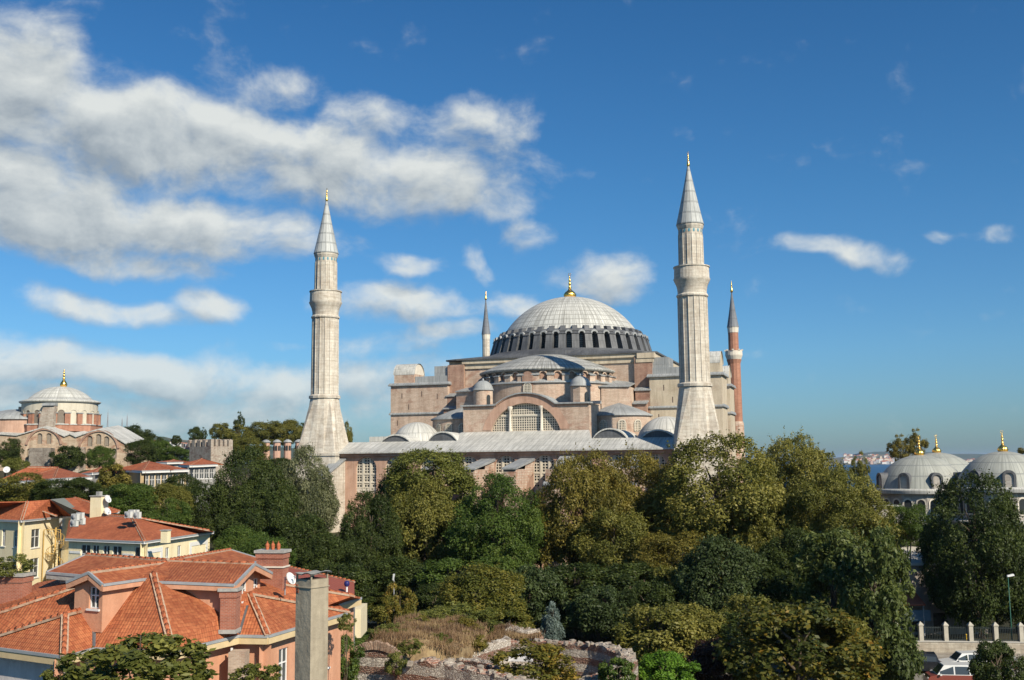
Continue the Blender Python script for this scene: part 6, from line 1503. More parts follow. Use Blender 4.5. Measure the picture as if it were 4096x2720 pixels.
T('plane_tree', 'tall olive tree rising above the others right of the right minaret', 'tree', 3200, 1968, 170, 220, 152, 'big', 'olive', 'plane trees before the basilica')
T('plane_tree', 'broad olive plane tree reaching the sea in the picture', 'tree', 3350, 2118, 215, 205, 132, 'big', 'olive', 'plane trees before the basilica')
T('tree', 'thin pointed tree standing before the strip of blue sea', 'tree', 3440, 1890, 40, 75, 150, 'spire', 'olive')
T('tree', 'dark tree in the gap under the largest plane tree', 'tree', 2700, 2260, 170, 120, 128, 'mid', 'brown')
T('tree', 'deep green tree low between the plane trees and the conifers', 'tree', 3180, 2260, 150, 130, 122, 'mid', 'dark')
T('tree', 'large round dark tree at the right edge before the domed tombs', 'tree', 3908, 2225, 222, 285, 118, 'big', 'dark')
T('tree', 'small green tree before the walls of the left domed tomb', 'tree', 3635, 2110, 95, 85, 132, 'mid', 'green')
T('juniper_tree', 'tall blue green conifer near the street, right of the orange tinted tree', 'tree', 3500, 2440, 185, 270, 95, 'column', 'conifer', 'conifers near the street', rz=.6)
T('juniper_tree', 'green conifer behind the orange tinted tree', 'tree', 3335, 2390, 190, 215, 102, 'column', 'conifer', 'conifers near the street', rz=2.2)
T('chestnut_tree', 'tree with orange tinted leaves at the bottom right', 'tree', 3190, 2600, 270, 195, 84, 'bush', 'chestnut')
T('acacia_tree', 'feathery blue green tree before the plane trees', 'tree', 2880, 2370, 185, 195, 110, 'mid', 'teal')
T('tree', 'dark bushy tree behind the ruin, right of the lamp with a tilted head', 'tree', 2390, 2440, 110, 95, 101, 'bush', 'teal')
T('tree', 'dark laurel shrub beside the blue green feathery tree', 'tree', 2590, 2400, 95, 75, 108, 'bush', 'dark')
T('shrub', 'olive shrub right behind the apse rim', 'shrub', 2640, 2540, 165, 115, 94, 'bush', 'olive')
T('shrub', 'olive green shrub behind the lime bush', 'shrub', 2760, 2500, 130, 85, 96, 'bush', 'olive')
T('shrub', 'bright lime green bush right of the apse', 'bush', 2660, 2685, 115, 80, 82, 'bush', 'lime')
T('fig_bush', 'dark large leaved bush growing at the foot of the apse rim', 'bush', 2468, 2690, 68, 55, 71.5, 'fig', 'green', zg=1.2)
T('shrub', 'dark plum coloured bush right of the lime bush', 'bush', 2860, 2640, 110, 85, 88, 'bush', 'plum')
T('shrub', 'low dark shrub between the plum bush and the feathery tree', 'shrub', 2960, 2540, 110, 90, 95, 'bush', 'dark')
T('maple_tree', 'rounded yellow green tree behind the grassy mound', 'tree', 1920, 2400, 180, 125, 104, 'mid', 'yelgreen')
T('tree', 'grey green bushy tree right of the rounded yellow green tree', 'tree', 2115, 2380, 115, 120, 110, 'bush', 'teal')
T('shrub', 'dark round shrub left of the rounded yellow green tree', 'shrub', 1730, 2385, 75, 55, 112, 'bush', 'dark')
T('shrub', 'pale yellow green shrub growing behind the grassy mound', 'shrub', 1830, 2490, 130, 62, 97, 'loose', 'light')
T('shrub', 'yellow leaved creeper bush right of the parked white car', 'bush', 1600, 2425, 55, 75, 94, 'loose', 'yellow')
T('shrub', 'low green shrub at the near edge of the parking place', 'shrub', 1690, 2495, 90, 50, 94, 'bush', 'light')
T('shrub', 'mixed green shrub behind the dry stump of the ruin', 'shrub', 2010, 2500, 120, 62, 98, 'bush', 'yelgreen')
T('spruce', 'small silvery blue spruce beside the white fence pillar', 'tree', 2205, 2500, 62, 85, 96, 'cone', 'blue')
T('ivy_bush', 'green ivy covered bank right of the concrete chimney', 'bush', 1350, 2640, 88, 105, 68, 'bush', 'green', zg=2)
T('ivy_bush', 'green hedge at the lower end of the parking place', 'hedge', 1440, 2562, 95, 34, 80, 'bush', 'green')
T('ivy_bush', 'green leafy bank between the red metal roof and the brick arch', 'bush', 1385, 2590, 75, 48, 74, 'bush', 'green', zg=3)
T('sapling', 'thin sapling against the pink wall behind the concrete chimney', 'tree', 1385, 2492, 30, 32, 62, 'loose', 'light', zg=3)
T('fig_tree', 'fig tree close in front of the pink house, hiding its eave', 'tree', 560, 2680, 235, 120, 37, 'fig', 'fig', zg=2)
T('fig_tree', 'leafy branch end of the fig tree at the bottom left corner', 'tree', 250, 2720, 75, 60, 37, 'fig', 'fig', zg=4)
T('fig_tree', 'top of a fig tree at the bottom edge left of the concrete chimney', 'tree', 1020, 2715, 85, 50, 37, 'fig', 'fig', zg=4)
T('smoke_bush', 'orange and yellow leaved bush growing over the front ruin wall', 'bush', 2140, 2670, 150, 85, 68, 'loose', 'yellow', zg=2)
T('shrub', 'weeds beside the brick arch of the ruined vault', 'shrub', 1585, 2655, 40, 40, 69.5, 'loose', 'light', zg=5)
T('shrub', 'yellow green weeds in the middle of the dry grass', 'shrub', 1700, 2555, 95, 40, 84, 'loose', 'light', zg=6)
T('potted_weed', 'straggly weeds growing on the left brick chimney', 'weed', 50, 2268, 62, 42, 59, 'loose', 'light', zg=13.4, trunk=True)
T('shrub', 'green weeds at the left end of the dry grass mound', 'weed', 1545, 2535, 60, 32, 80, 'loose', 'light', zg=6)
T('shrub', 'small green weeds in the dry grass above the brick arch', 'weed', 1640, 2590, 40, 28, 74, 'loose', 'light', zg=6)
T('shrub', 'yellowish weeds at the back edge of the dry grass mound', 'weed', 1800, 2540, 70, 34, 90, 'loose', 'yelgreen', zg=5)
T('shrub', 'dry brown bush at the right end of the mound beside the pale sloping wall', 'weed', 1880, 2570, 60, 34, 84, 'loose', 'brown', zg=5)
for i, (wx, wy, wh, kd_) in enumerate(((1600, 2545, 34, 'light'), (1660, 2525, 40, 'yelgreen'), (1745, 2590, 36, 'light'), (1780, 2500, 50, 'light'), (1855, 2530, 40, 'brown'), (1560, 2575, 30, 'brown'), (1910, 2515, 55, 'light'))):
    T('shrub', ('light green' if kd_ == 'light' else 'yellowish' if kd_ == 'yelgreen' else 'brown') + ' weed tuft growing among the dry grass of the mound', 'weed', wx, wy - 20, wh * 1.35, wh * .85, lin(74, 93, (2620 - wy) / 120), 'loose', kd_, 'weed tufts on the grassy mound', zg=5.5)
T('tree', 'round dark bush at the bottom right corner beside the street', 'bush', 3985, 2660, 95, 100, 80, 'bush', 'dark')
# left middle distance
T('tree', 'row of olive trees before the far left red roof, left part', 'tree', 70, 1960, 130, 65, 146, 'mid', 'olive')
T('tree', 'dark olive tree right of the far left olive trees', 'tree', 235, 1975, 95, 55, 143, 'mid', 'dark')
T('tree', 'low dark green tree before the small red roof', 'tree', 330, 1960, 75, 45, 145, 'mid', 'dark')
T('cone_tree', 'dark brownish conical tree left of the ochre house', 'tree', 455, 1905, 85, 72, 160, 'cone', 'brown', rz=1.)
T('tree', 'mid green tree behind the yellow chimney with dishes', 'tree', 520, 2010, 110, 70, 140, 'mid', 'green')
T('tree', 'olive green tree before the ochre house, above the yellow roof', 'tree', 650, 2010, 105, 68, 143, 'mid', 'olive')
T('tree', 'bright green tree right above the ridge of the yellow house', 'tree', 670, 2070, 90, 70, 131, 'mid', 'green')
T('ivy_bush', 'ivy clump hanging on the wall of the old church', 'ivy', 275, 1830, 62, 50, 268, 'bush', 'dark')
T('tree', 'bright green tree before the right arch of the old church', 'tree', 400, 1835, 58, 46, 250, 'mid', 'green')
T('tree', 'dark tree at the left edge before the old church', 'tree', 25, 1815, 62, 58, 248, 'mid', 'dark')
T('shrub', 'pale bush right of the dark tree at the left edge', 'bush', 65, 1865, 45, 35, 246, 'bush', 'light')
T('tree', 'dark tree right of the end of the old church', 'tree', 562, 1812, 62, 48, 262, 'mid', 'dark')
T('tree', 'round dark green tree behind the end of the old church', 'tree', 542, 1748, 72, 44, 330, 'mid', 'dark')
T('tree', 'mid green tree between the church and the battlemented tower', 'tree', 640, 1808, 55, 45, 290, 'mid', 'green')
T('tree', 'green bushes left of the battlemented tower', 'tree', 710, 1820, 60, 32, 275, 'mid', 'green')
T('tree', 'small tree before the distant hill, left one', 'tree', 645, 1775, 22, 26, 300, 'mid', 'dark')
T('tree', 'small tree before the distant hill, right one', 'tree', 707, 1762, 20, 20, 320, 'mid', 'dark')
T('pine_tree', 'pine tree behind the left side of the battlemented tower', 'tree', 780, 1740, 26, 30, 320, 'mid', 'dark', 'pines behind the battlemented tower')
T('pine_tree', 'slimmer pine tree behind the middle of the battlemented tower', 'tree', 815, 1742, 14, 30, 322, 'spire', 'dark', 'pines behind the battlemented tower')
T('tree', 'leftmost tree of the far olive grove above the tower', 'tree', 880, 1728, 42, 34, 350, 'mid', 'olive', 'far olive grove')
T('conifer_tree', 'dark conifer rising above the far olive grove', 'tree', 958, 1695, 22, 44, 352, 'spire', 'dark')
T('tree', 'second tree of the far olive grove, right of the conifer', 'tree', 960, 1745, 65, 45, 345, 'mid', 'olive', 'far olive grove')
T('tree', 'broad middle tree of the far olive grove', 'tree', 1060, 1735, 80, 48, 348, 'mid', 'olive', 'far olive grove')
T('tree', 'right tree of the far olive grove, above the domed chimneys', 'tree', 1150, 1732, 60, 48, 350, 'mid', 'olive', 'far olive grove')
T('tree', 'last tree of the far grove, touching the left minaret', 'tree', 1200, 1735, 32, 42, 355, 'mid', 'dark', 'far olive grove')
T('tree', 'green tree between the tower and the domed chimneys', 'tree', 990, 1800, 75, 48, 300, 'mid', 'olive')
T('tree', 'low trees around the foot of the domed chimneys', 'tree', 1110, 1872, 90, 36, 300, 'mid', 'dark')
T('tree', 'tree peeping out right of the left minaret foot', 'tree', 1385, 1745, 26, 55, 262, 'mid', 'olive')
T('cypress_tree', 'dark many pointed tree behind the left domed tomb', 'tree', 3600, 1800, 50, 55, 230, 'spire', 'brown', 'cypress trees behind the tombs')
T('cypress_tree', 'taller dark pointed tree behind the gilded tomb finial', 'tree', 3665, 1782, 45, 60, 232, 'spire', 'brown', 'cypress trees behind the tombs')
T('tree', 'small tree peeping over the dome at the right edge', 'tree', 4090, 1805, 20, 14, 240, 'mid', 'brown')

# second rows and undergrowth, to close the belt of trees
for x, y, hw, hh, Y, kd, lf, lab in (
 (1600, 2060, 130, 150, 163, 'mid', 'dark', 'dark tree behind, between the tall dark tree and the light olive tree'),
 (1850, 2150, 120, 120, 153, 'mid', 'green', 'mid green tree filling behind the bright green tree on its left'),
 (2160, 2150, 110, 130, 150, 'mid', 'dark', 'dark tree between the bright green tree and the brownish plane tree'),
 (2460, 2200, 150, 150, 136, 'mid', 'olive', 'olive tree low between the two brown plane trees'),
 (2640, 2150, 170, 170, 150, 'big', 'olive', 'olive tree linking the brown and the largest plane tree'),
 (3060, 2160, 170, 190, 134, 'big', 'olive', 'lower olive tree under the tall olive tree'),
 (3420, 2200, 150, 150, 124, 'mid', 'olive', 'low olive tree right below the broad olive plane tree'),
 (1600, 2300, 110, 75, 127, 'bush', 'dark', 'dark foliage under the tall dark green tree'),
 (1790, 2300, 120, 70, 122, 'bush', 'green', 'green foliage under the yellowish green tree'),
 (2010, 2300, 120, 75, 124, 'bush', 'green', 'lower skirt of leaves under the bright green tree'),
 (2300, 2330, 140, 80, 118, 'bush', 'dark', 'dark foliage under the brownish plane tree'),
 (2520, 2330, 130, 80, 117, 'bush', 'dark', 'dark foliage under the golden brown plane tree'),
 (2720, 2350, 120, 90, 116, 'bush', 'olive', 'olive foliage left of the feathery tree'),
 (3060, 2350, 120, 100, 112, 'bush', 'dark', 'dark foliage right of the feathery tree'),
 (3010, 2470, 120, 90, 100, 'bush', 'olive', 'olive bush between the feathery tree and the orange tinted tree'),
 (3330, 2560, 140, 110, 90, 'bush', 'olive', 'green bush behind the right side of the orange tinted tree'),
 (4060, 2380, 110, 150, 122, 'mid', 'dark', 'dark tree behind the round dark tree at the right edge'),
 (1010, 2090, 140, 120, 140, 'mid', 'dark', 'dark lower crown right above the yellow house corner'),
 (1060, 2230, 120, 80, 118, 'mid', 'green', 'green foliage behind the tall brick chimney'),
 (1320, 2260, 110, 110, 128, 'mid', 'dark', 'dark tree behind the tin cap of the concrete chimney'),
 (1380, 2330, 110, 80, 115, 'bush', 'dark', 'dark bush right behind the red sheet metal roof'),
 (430, 2005, 110, 55, 151, 'mid', 'dark', 'dark trees under the brown conical tree'),
 (130, 2000, 160, 40, 152, 'bush', 'dark', 'dark bushes behind the yellow tower roof'),
 (570, 1975, 80, 40, 150, 'mid', 'dark', 'dark tree before the left corner of the ochre house'),
 (730, 1960, 70, 60, 152, 'mid', 'dark', 'dark tree under the grey house with red roof')):
    T('tree' if kd != 'bush' else 'shrub', lab, 'tree' if kd != 'bush' else 'shrub', x, y, hw, hh, Y, kd, lf)
r3 = random.Random(11)
for i in range(46):
    x = r3.uniform(1480, 3560); y = lin(2380, 2520, (x - 1480) / 2100) + r3.uniform(-25, 60); Y = 19.0 * F / (y + 45 - 1848)
    T('shrub', 'low leafy shrub in the undergrowth between the garden trees and the ruin', 'shrub', x, y, r3.uniform(45, 95), r3.uniform(32, 60), Y, 'bush', r3.choice(('dark', 'green', 'olive', 'teal', 'dark', 'light')), 'undergrowth shrubs', trunk=False)
# grassy ground cover under the trees
GRS = leafmat('ground_grass', [(0., (.03, .045, .012)), (.5, (.06, .08, .02)), (1., (.12, .12, .04))], .3)
sp_ = []
for i in range(2600):
    x = r3.uniform(1450, 3600); y = r3.uniform(2430, 2720); q = zat(x, y, 0); sp_.append(Vector((q.x, q.y, land_z(q.x, q.y))))
grass_mass('ground_grass', sp_, 60000, .12, .5, GRS, 8)
# ------------------------------------------------------------------ street, fence, vehicles, street furniture
def sp2(x, y, z=0.): return zat(3500 + x / 2.752, 2150 + y / 2.752, z)
PAVE = wallmat('pale_paving', (.34, .31, .26), (.42, .39, .33), (.26, .24, .2), (.6, .6, .02, .25, (.2, .18, .16)), .3, (.54, .68), .2, .3)
TAR = flatmat('asphalt', (.07, .07, .068), .9, .35, .6)
KERB = flatmat('kerb_stone', (.46, .44, .40), .9, .3, 1.)
WALLS = wallmat('pale_street_wall', (.48, .44, .36), (.58, .54, .45), (.38, .33, .27), (.8, .4, .02, .3, (.3, .27, .22)), .5, (.54, .68), .4, .25)
GREENP = flatmat('green_paint', (.02, .10, .07), .5, .3, 3)
def sheet(name, pts, z, mat, t=0):
    m = MB(); P = [(p.x, p.y) for p in pts]
    if t: m.prism(P, z - t, z)
    else: m.face([Vector((x, y, z)) for x, y in P])
    return struct(m.build(name, mat))
fl = [zat(1500, 2395, 0), zat(1900, 2412, 0), zat(2262, 2475, 0), zat(2760, 2535, 0), zat(3300, 2585, 0), zat(3640, 2612, 0), zat(4000, 2616, 0), zat(4500, 2622, 0)]
off = lambda p, d: Vector((p.x, p.y - d, 0))
near = [Vector((p.x, p.y - 4.2, 0)) for p in fl[3:]]
sheet('pavement', fl[3:] + near[::-1], .12, PAVE, .3)
road = [Vector((p.x, p.y - 4.35, 0)) for p in fl[3:]]
sheet('street', road + [Vector((70, 60, 0)), Vector((16, 60, 0))], .03, PAVE if False else flatmat('sunlit_road', (.22, .205, .18), .9, .35, .5), .3)
m = MB()
for a, b in zip(near, near[1:]): m.bar(a + Vector((0, -.08, .08)), b + Vector((0, -.08, .08)), .15, .16)
struct(m.build('kerb', KERB))
sheet('street', [zat(1380, 2560, 0), zat(1700, 2530, 0), zat(1700, 2470, 0), zat(1420, 2455, 0)], .03, TAR, .3)
# low wall with stone pillars and iron railings
def fence(label, pts, zb, wall_h, pil_h, gap, mat, rail=None, pw=.42, pmat=None):
    rail = rail or flatmat('dark_iron', (.03, .04, .04), .6, .2); pmat = pmat or flatmat('pillar_stone', (.46, .43, .36), .9, .4, 1.5)
    c = pts[len(pts) // 2]; o = thing('railing_fence', label, 'fence', (c.x, c.y, zb))
    if wall_h:
        m = MB()
        for a, b in zip(pts, pts[1:]): m.bar(a + Vector((0, 0, zb + wall_h / 2)), b + Vector((0, 0, zb + wall_h / 2)), .45, wall_h)
        m.build('base_wall', mat, o, True)
        m = MB()
        for a, b in zip(pts, pts[1:]): m.bar(a + Vector((0, 0, zb + wall_h + .05)), b + Vector((0, 0, zb + wall_h + .05)), .58, .1)
        m.build('coping', KERB, o, True)
    L = [0]
    for a, b in zip(pts, pts[1:]): L.append(L[-1] + (b - a).length)
    def P(s):
        for i in range(len(pts) - 1):
            if s <= L[i + 1] or i == len(pts) - 2: return pts[i].lerp(pts[i + 1], (s - L[i]) / (L[i + 1] - L[i]))
    n = int(L[-1] / gap); z0, z1 = zb + wall_h + .1, zb + wall_h + pil_h
    for k in range(n + 1):
        p = P(L[-1] * k / n); m = MB(); m.box(p.x - pw / 2, p.x + pw / 2, p.y - pw / 2, p.y + pw / 2, z0 - .1, z1)
        m.loft([[(p.x + sx * pw * .62, p.y + sy * pw * .62, z1) for sx, sy in ((-1, -1), (1, -1), (1, 1), (-1, 1))], [(p.x + sx * pw * .62, p.y + sy * pw * .62, z1 + .12) for sx, sy in ((-1, -1), (1, -1), (1, 1), (-1, 1))], [(p.x + sx * .02, p.y + sy * .02, z1 + .42) for sx, sy in ((-1, -1), (1, -1), (1, 1), (-1, 1))]])
        m.build('pillar', pmat, o, True)
        if k < n:
            q = P(L[-1] * (k + 1) / n); d = (q - p).normalized(); a, b = p + d * .25, q - d * .25; m = MB()
            for z in (z0 + .12, z1 - .2): m.bar(a + Vector((0, 0, z)), b + Vector((0, 0, z)), .05)
            nn = int((b - a).length / .16)
            for j in range(nn): t = a.lerp(b, (j + .5) / nn); m.bar(t + Vector((0, 0, z0)), t + Vector((0, 0, z1 - .05)), .035, up=Vector((0, 1, 0)))
            m.build('railing', rail, o, True)
fence('iron railing with pale stone pillars on a low wall above the street at the right', fl[4:], .12, 1.05, 1.6, 2.3, WALLS)
fence('long iron railing with white pillars half hidden by the garden trees', fl[:5], 0, .4, 1.7, 4.2, STONEW, flatmat('white_iron', (.5, .5, .48), .6, .2), pmat=STONEW)
# building in the shade behind the fence
a, b = at(3560, 2262, 121), at(3830, 2262, 121); KB = thing('street_building', 'flat roofed stone building in shade behind the street railing, with a red awning', 'building', (lin(a.x, b.x, .5), 121, 0))
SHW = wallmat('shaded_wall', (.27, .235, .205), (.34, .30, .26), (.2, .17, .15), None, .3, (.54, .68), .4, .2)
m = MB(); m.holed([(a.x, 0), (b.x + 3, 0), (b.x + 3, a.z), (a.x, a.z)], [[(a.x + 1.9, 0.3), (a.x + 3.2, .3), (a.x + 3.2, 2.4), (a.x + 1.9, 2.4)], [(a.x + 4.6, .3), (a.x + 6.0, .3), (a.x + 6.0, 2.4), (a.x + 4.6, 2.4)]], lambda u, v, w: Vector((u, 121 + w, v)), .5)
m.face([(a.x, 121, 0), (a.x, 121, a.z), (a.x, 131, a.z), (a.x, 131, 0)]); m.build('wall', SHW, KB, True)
m = MB(); m.face([(a.x + 1.5, 121.6, 0), (a.x + 6.4, 121.6, 0), (a.x + 6.4, 121.6, 2.7), (a.x + 1.5, 121.6, 2.7)]); m.build('shop_glass', PANE, KB, True)
m = MB(); m.loft([[(a.x - .3, 120.6, a.z), (b.x + 3, 120.6, a.z), (b.x + 3, 131, a.z + .1), (a.x - .3, 131, a.z + .1)], [(a.x - .3, 120.6, a.z + .25), (b.x + 3, 120.6, a.z + .25), (b.x + 3, 131, a.z + 1.3), (a.x - .3, 131, a.z + 1.3)]]); m.build('roof', flatmat('pale_roof_sheet', (.55, .52, .46), .8, .3, .8), KB, True)
p, q = sp2(295, 690, 4.2), sp2(555, 690, 4.2)
m = MB(); m.loft([[(p.x, 118.2, 3.6), (q.x, 118.2, 3.6), (q.x, 120.95, 4.6), (p.x, 120.95, 4.6)], [(p.x, 118.2, 3.75), (q.x, 118.2, 3.75), (q.x, 120.95, 4.75), (p.x, 120.95, 4.75)]]); m.build('awning', flatmat('brick_red_canvas', (.36, .10, .055), .9, .3, 1.), KB, True)
m = MB(); m.box(p.x, q.x + .6, 118.4, 118.5, 1.9, 3.1); m.build('blue_panel', flatmat('blue_grey_panel', (.11, .16, .20), .7, .3, 1.), KB, True)
for x in (p.x + .2, q.x - .2): m = MB(); m.bar((x, 118.4, 0), (x, 118.4, 3.6), .1); m.build('post', MATS['mast_steel'], KB, True)
for i, xx in enumerate((180, 250, 330, 360)):
    t = at(3500 + xx / 2.752, 2150 + 255 / 2.752, 122); m = MB(); m.bar((t.x, 121.2, a.z + .3), (t.x + .8, 123, a.z + 2.2), .12); m.build('roof_beam', BARK, KB, True)
# pavilion wall below the tombs
tw = qp(690, 915, 150); TWALL = thing('garden_wall', 'pale wall with a lead ledge below the front left tomb', 'wall', (tw.x, 150, 0))
m = MB(); e_ = qp(880, 915, 150); m.box(tw.x - 1.2, e_.x, 150, 151, 0, tw.z); m.build('masonry', TOMBW, TWALL, True)
m = MB(); m.box(tw.x - 1.5, e_.x + .3, 149.6, 151.3, tw.z, tw.z + .25); m.build('coping', LEADL, TWALL, True)
# ---------------- vehicles
TYRE = flatmat('tyre_rubber', (.02, .02, .02), .8, .1); RIM = flatmat('alloy', (.45, .45, .46), .35, .1, 2, .6); LAMPW = flatmat('lamp_glass', (.6, .6, .58), .2, .1); LAMPR = flatmat('red_lamp', (.35, .02, .015), .3, .1)
def carpaint(name, c): t = NT(name); t.b.inputs['Coat Weight'].default_value = .6; return t.done(t.mix(.12, c, t.ramp(t.noise(t.pos(), 3, 3), [(.3, (.6, .6, .6)), (.7, (1, 1, 1))]), 'MULTIPLY'), .4)
CW, CD, CRD = carpaint('white_paint', (.66, .66, .64)), carpaint('dark_paint', (.018, .02, .024)), carpaint('red_paint', (.20, .05, .035))
def car(name, label, p, rot, paint, style='hatch', two=None):
    o = thing(name, label, 'car' if style != 'van' else 'van', p, rot)
    P = {'hatch': dict(L=4.1, W=1.7, prof=[(-2.05, .3), (2.05, .3), (2.05, .62), (1.95, .78), (1.0, .95), (-1.85, 1.0), (-2.03, .8)], cab=[(.98, .93), (.25, 1.42), (-1.3, 1.46), (-1.88, .98)]),
         'suv': dict(L=4.6, W=1.85, prof=[(-2.3, .35), (2.3, .35), (2.3, .8), (2.2, .98), (1.15, 1.12), (-2.15, 1.15), (-2.3, .95)], cab=[(1.1, 1.1), (.45, 1.78), (-1.95, 1.82), (-2.22, 1.13)]),
         'van': dict(L=5., W=1.95, prof=[(-2.5, .35), (2.5, .35), (2.5, .9), (2.3, 1.1), (1.75, 1.22), (-2.48, 1.22)], cab=[(1.75, 1.2), (1.1, 2.02), (-2.4, 2.08), (-2.48, 1.2)])}[style]
    def ext(poly, w, mat, nm, tw=None):
        m = MB(); n = len(poly); tw = tw or w
        ww_ = lambda z: lin(w, tw, smooth(poly_z0, poly_z1, z))
        poly_z0, poly_z1 = min(z for x, z in poly), max(z for x, z in poly)
        A = [(x, -ww_(z) / 2, z) for x, z in poly]; B = [(x, ww_(z) / 2, z) for x, z in poly]
        m.face(A); m.face(B[::-1])
        for i in range(n): j = (i + 1) % n; m.face([A[j], A[i], B[i], B[j]])
        ob = m.build(nm, mat, o); bv = ob.modifiers.new('soft', 'BEVEL'); bv.width = .05; bv.segments = 2; bv.limit_method = 'ANGLE'; return ob
    W_ = P['W']; body = ext(P['prof'], W_, two or paint, 'body', W_ * .97); cab = ext(P['cab'], W_ * .94, paint, 'cabin', W_ * .76)
    c = P['cab']; z0, z1 = c[0][1], c[1][1]
    for s in (-1, 1):
        m = MB(); nm_ = 3 if style != 'hatch' else 2; y = lambda z: s * (lin(W_ * .94, W_ * .76, smooth(min(z0, c[3][1]), c[2][1], z)) / 2 + .012)
        xa, xb = c[3][0] + .22, c[0][0] - .2
        for k in range(nm_):
            u0, u1 = lin(xa, xb, (k + .05) / nm_), lin(xa, xb, (k + .95) / nm_); f = lambda x: max(0, min(1, (c[0][0] - x) / (c[0][0] - c[1][0])))
            zt = lambda x: lin(z0 + .05, z1 - .1, f(x))
            q = [(u0, y(z0 + .08), z0 + .08), (u1, y(z0 + .08), z0 + .08), (u1, y(zt(u1)), max(z0 + .1, zt(u1))), (u0, y(zt(u0)), zt(u0))]; m.face(q if s < 0 else q[::-1])
        m.build('side_windows', WGLASS, o)
    for (xa, za), (xb, zb_), nm in ((c[0], c[1], 'windscreen'), (c[2], c[3], 'rear_window')):
        m = MB(); n_ = Vector((zb_ - za, 0, xa - xb)).normalized(); n_ = n_ if n_.x * (1 if nm == 'windscreen' else -1) > 0 else -n_
        e = n_ * .02; q = []
        for t, sw in ((.12, .43), (.9, .37)): q.append((lin(xa, xb, t), lin(za, zb_, t), sw))
        if nm == 'rear_window': q = q[::-1] if False else q
        w0 = W_ * (.80 if nm == 'windscreen' else .70) / 2; w1 = W_ * (.70 if nm == 'windscreen' else .80) / 2
        m.face([Vector((q[0][0], -w0, q[0][1])) + e, Vector((q[0][0], w0, q[0][1])) + e, Vector((q[1][0], w1, q[1][1])) + e, Vector((q[1][0], -w1, q[1][1])) + e]); m.build(nm, WGLASS, o)
    for sx in (-.32, .31):
        for s in (-1, 1):
            m = MB(); m.lathe([(.19, -.1), (.31, -.1), (.33, -.06), (.33, .06), (.31, .1), (.19, .1)], 18); w = m.build('wheel', TYRE, o); w.rotation_euler = (R(90), 0, 0); w.location = (P['L'] * sx, s * (W_ / 2 - .08), .33)
            m = MB(); m.lathe([(.2, -.09), (.2, .09)], 14); m.lathe([(.2, .07), (.06, .095), (0, .1)], 14); m.lathe([(0, -.1), (.06, -.095), (.2, -.07)], 14); m.build('rim', RIM, w)
    for s in (-1, 1):
        m = MB(); x = P['L'] / 2; m.box(x - .06, x + .012, s * W_ * .36 - .17, s * W_ * .36 + .17, P['prof'][2][1] - .08, P['prof'][2][1] + .08); m.build('headlight', LAMPW, o)
        m = MB(); m.box(-x - .012, -x + .06, s * W_ * .4 - .1, s * W_ * .4 + .1, .72, .95); m.build('tail_light', LAMPR, o)
        m = MB(); m.box(c[0][0] - .35, c[0][0] - .2, s * (W_ / 2 + .12) - .09, s * (W_ / 2 + .12) + .09, z0, z0 + .14); m.build('mirror', paint, o)
    return o
def gp(x, y): p = zat(x, y, 0); return Vector((p.x, p.y, .03))
car('parked_car', 'white hatchback parked behind the cream oriel of the pink house', gp(1490, 2508), R(2), CW, 'hatch')
car('parked_van', 'white van parked behind the white hatchback', gp(1462, 2476), R(62), CW, 'van')
car('parked_car', 'dark car half hidden by the tall conifer at the lower right', gp(3655, 2690), R(165), CD, 'suv')
car('parked_car', 'white off-road car in the street beside the corner bush', gp(3860, 2688), R(178), CW, 'suv')
car('minibus', 'red and white minibus cut by the bottom edge at the lower right', gp(3825, 2752), R(172), CW, 'van', two=CRD)
# motor scooter
q = gp(4062, 2690); o = thing('motor_scooter', 'red motor scooter standing at the far right beside the corner bush', 'scooter', q, R(70))
for x in (-.6, .62):
    m = MB(); m.lathe([(.12, -.06), (.24, -.06), (.26, 0), (.24, .06), (.12, .06)], 16); w = m.build('wheel', TYRE, o); w.rotation_euler = (R(90), 0, 0); w.location = (x, 0, .26)
m = MB(); m.loft([[(-.75, -.16, .35), (-.15, -.17, .3), (-.15, .17, .3), (-.75, .16, .35)], [(-.8, -.14, .75), (-.1, -.15, .68), (-.1, .15, .68), (-.8, .14, .75)]]); m.bar((-.2, 0, .3), (.4, 0, .28), .3, .08); m.bar((.38, 0, .28), (.5, 0, .95), .34, .08); m.build('body', CRD, o)
m = MB(); m.loft([[(-.8, -.15, .76), (-.05, -.14, .7), (-.05, .14, .7), (-.8, .15, .76)], [(-.75, -.12, .86), (-.1, -.1, .8), (-.1, .1, .8), (-.75, .12, .86)]]); m.build('seat', TYRE, o)
m = MB(); m.bar((.5, 0, .9), (.45, 0, 1.08), .06); m.bar((.44, -.33, 1.1), (.44, .33, 1.1), .04); m.build('handlebar', MATS['mast_steel'], o)
m = MB(); m.loft([[(.53, -.18, .9), (.53, .18, .9), (.5, .18, .95), (.5, -.18, .95)], [(.42, -.15, 1.4), (.42, .15, 1.4), (.4, .15, 1.4), (.4, -.15, 1.4)]]); m.build('windshield', LAMPW, o)
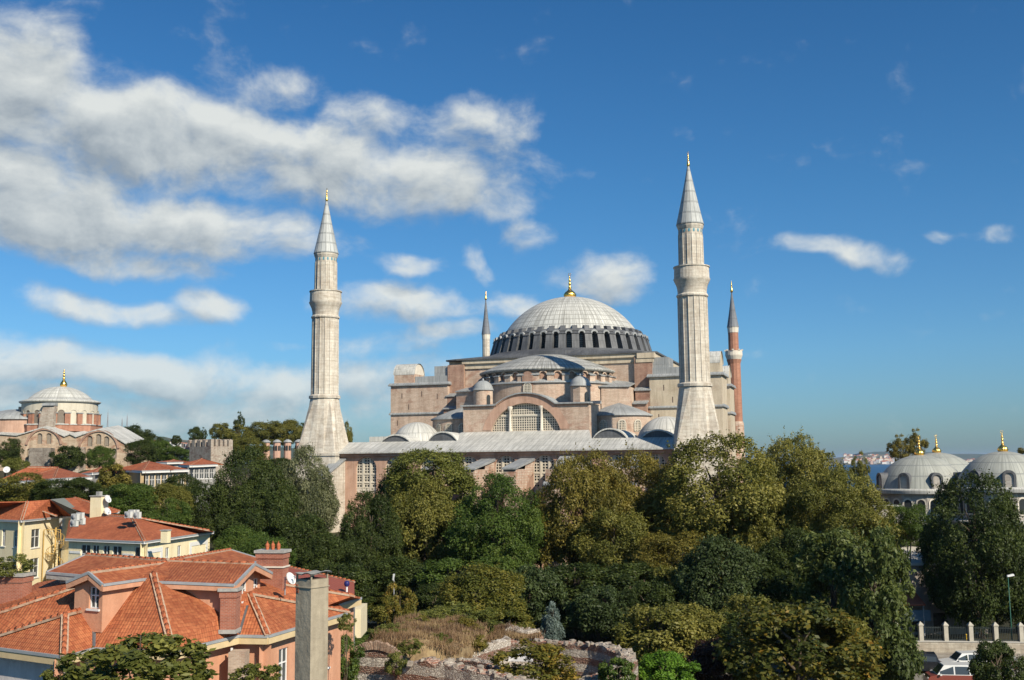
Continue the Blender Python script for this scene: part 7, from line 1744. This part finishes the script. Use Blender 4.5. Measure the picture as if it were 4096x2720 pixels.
# lamps, posts
def lamp(label, p, h, tilt, mat=MATS['mast_steel'], group=None):
    o = thing('street_lamp', label, 'street lamp', p, 0, group)
    m = MB(); m.tube([(0, 0, 0), (0, 0, h * .3), (0, 0, h)], [.09, .06, .045], 8); m.lathe([(.16, 0), (.16, .35), (.09, .5)], 10); m.build('pole', mat, o)
    M = Matrix.Rotation(tilt, 3, 'Y'); m = MB()
    m.loft([[Vector((0, 0, h)) + M @ Vector(q) for q in ((-.1, -.14, 0), (.62, -.17, 0), (.62, .17, 0), (-.1, .14, 0))], [Vector((0, 0, h)) + M @ Vector(q) for q in ((-.08, -.1, .16), (.58, -.14, .2), (.58, .14, .2), (-.08, .1, .16))]])
    m.build('lamp_head', DISHM, o); return o
q = at(1576, 2318, 118); lamp('street lamp with an upright white head before the dark trees, right of the pink house', (q.x, q.y, 0), q.z, R(-80))
q = at(2216, 2397, 118); lamp('street lamp with a tilted white head above the silvery blue spruce', (q.x, q.y, 0), q.z, R(-25))
q = zat(4024, 2600, 0); lamp('tall green lamp post on the pavement before the round dark tree', (q.x, q.y - 1.5, .12), 7.5, R(-10), GREENP)
for x, y, lab in ((3755, 2700, 'green bollard left of the red and white minibus'), (3868, 2600, 'slim yellow post on the pavement by the low street wall')):
    q = zat(x, y, 0); o = thing('bollard', lab, 'bollard', (q.x, q.y, .03)); gm = GREENP if 'green' in lab else flatmat('yellow_paint', (.55, .36, .03), .6, .2)
    m = MB(); h = 1.1 if 'green' in lab else 1.6; m.lathe([(.11, 0), (.11, .1), (.07, .14), (.065, h - .15), (.1, h - .1), (.1, h - .03), (.04, h)], 12); m.build('shaft', gm, o)
    m = MB(); m.lathe([(.16, -.02), (.16, .05), (.11, .06)], 12); m.build('foot', MATS['mast_steel'], o)
# ------------------------------------------------------------------ the air itself
m = MB(); m.box(-21000, 21000, -300, 29500, -38, 82)
hz_ = m.build('haze', 'rose_brick'); hz_['kind'] = 'stuff'
hm = bpy.data.materials.new('air'); hm.use_nodes = True; ht = hm.node_tree; ht.nodes.clear()
ho = ht.nodes.new('ShaderNodeOutputMaterial'); hv = ht.nodes.new('ShaderNodeVolumePrincipled')
hv.inputs['Color'].default_value = (.62, .76, .95, 1); hv.inputs['Density'].default_value = 3e-5; hv.inputs['Anisotropy'].default_value = .2
ht.links.new(hv.outputs[0], ho.inputs['Volume']); hz_.data.materials.clear(); hz_.data.materials.append(hm)
SC.cycles.volume_bounces = 1
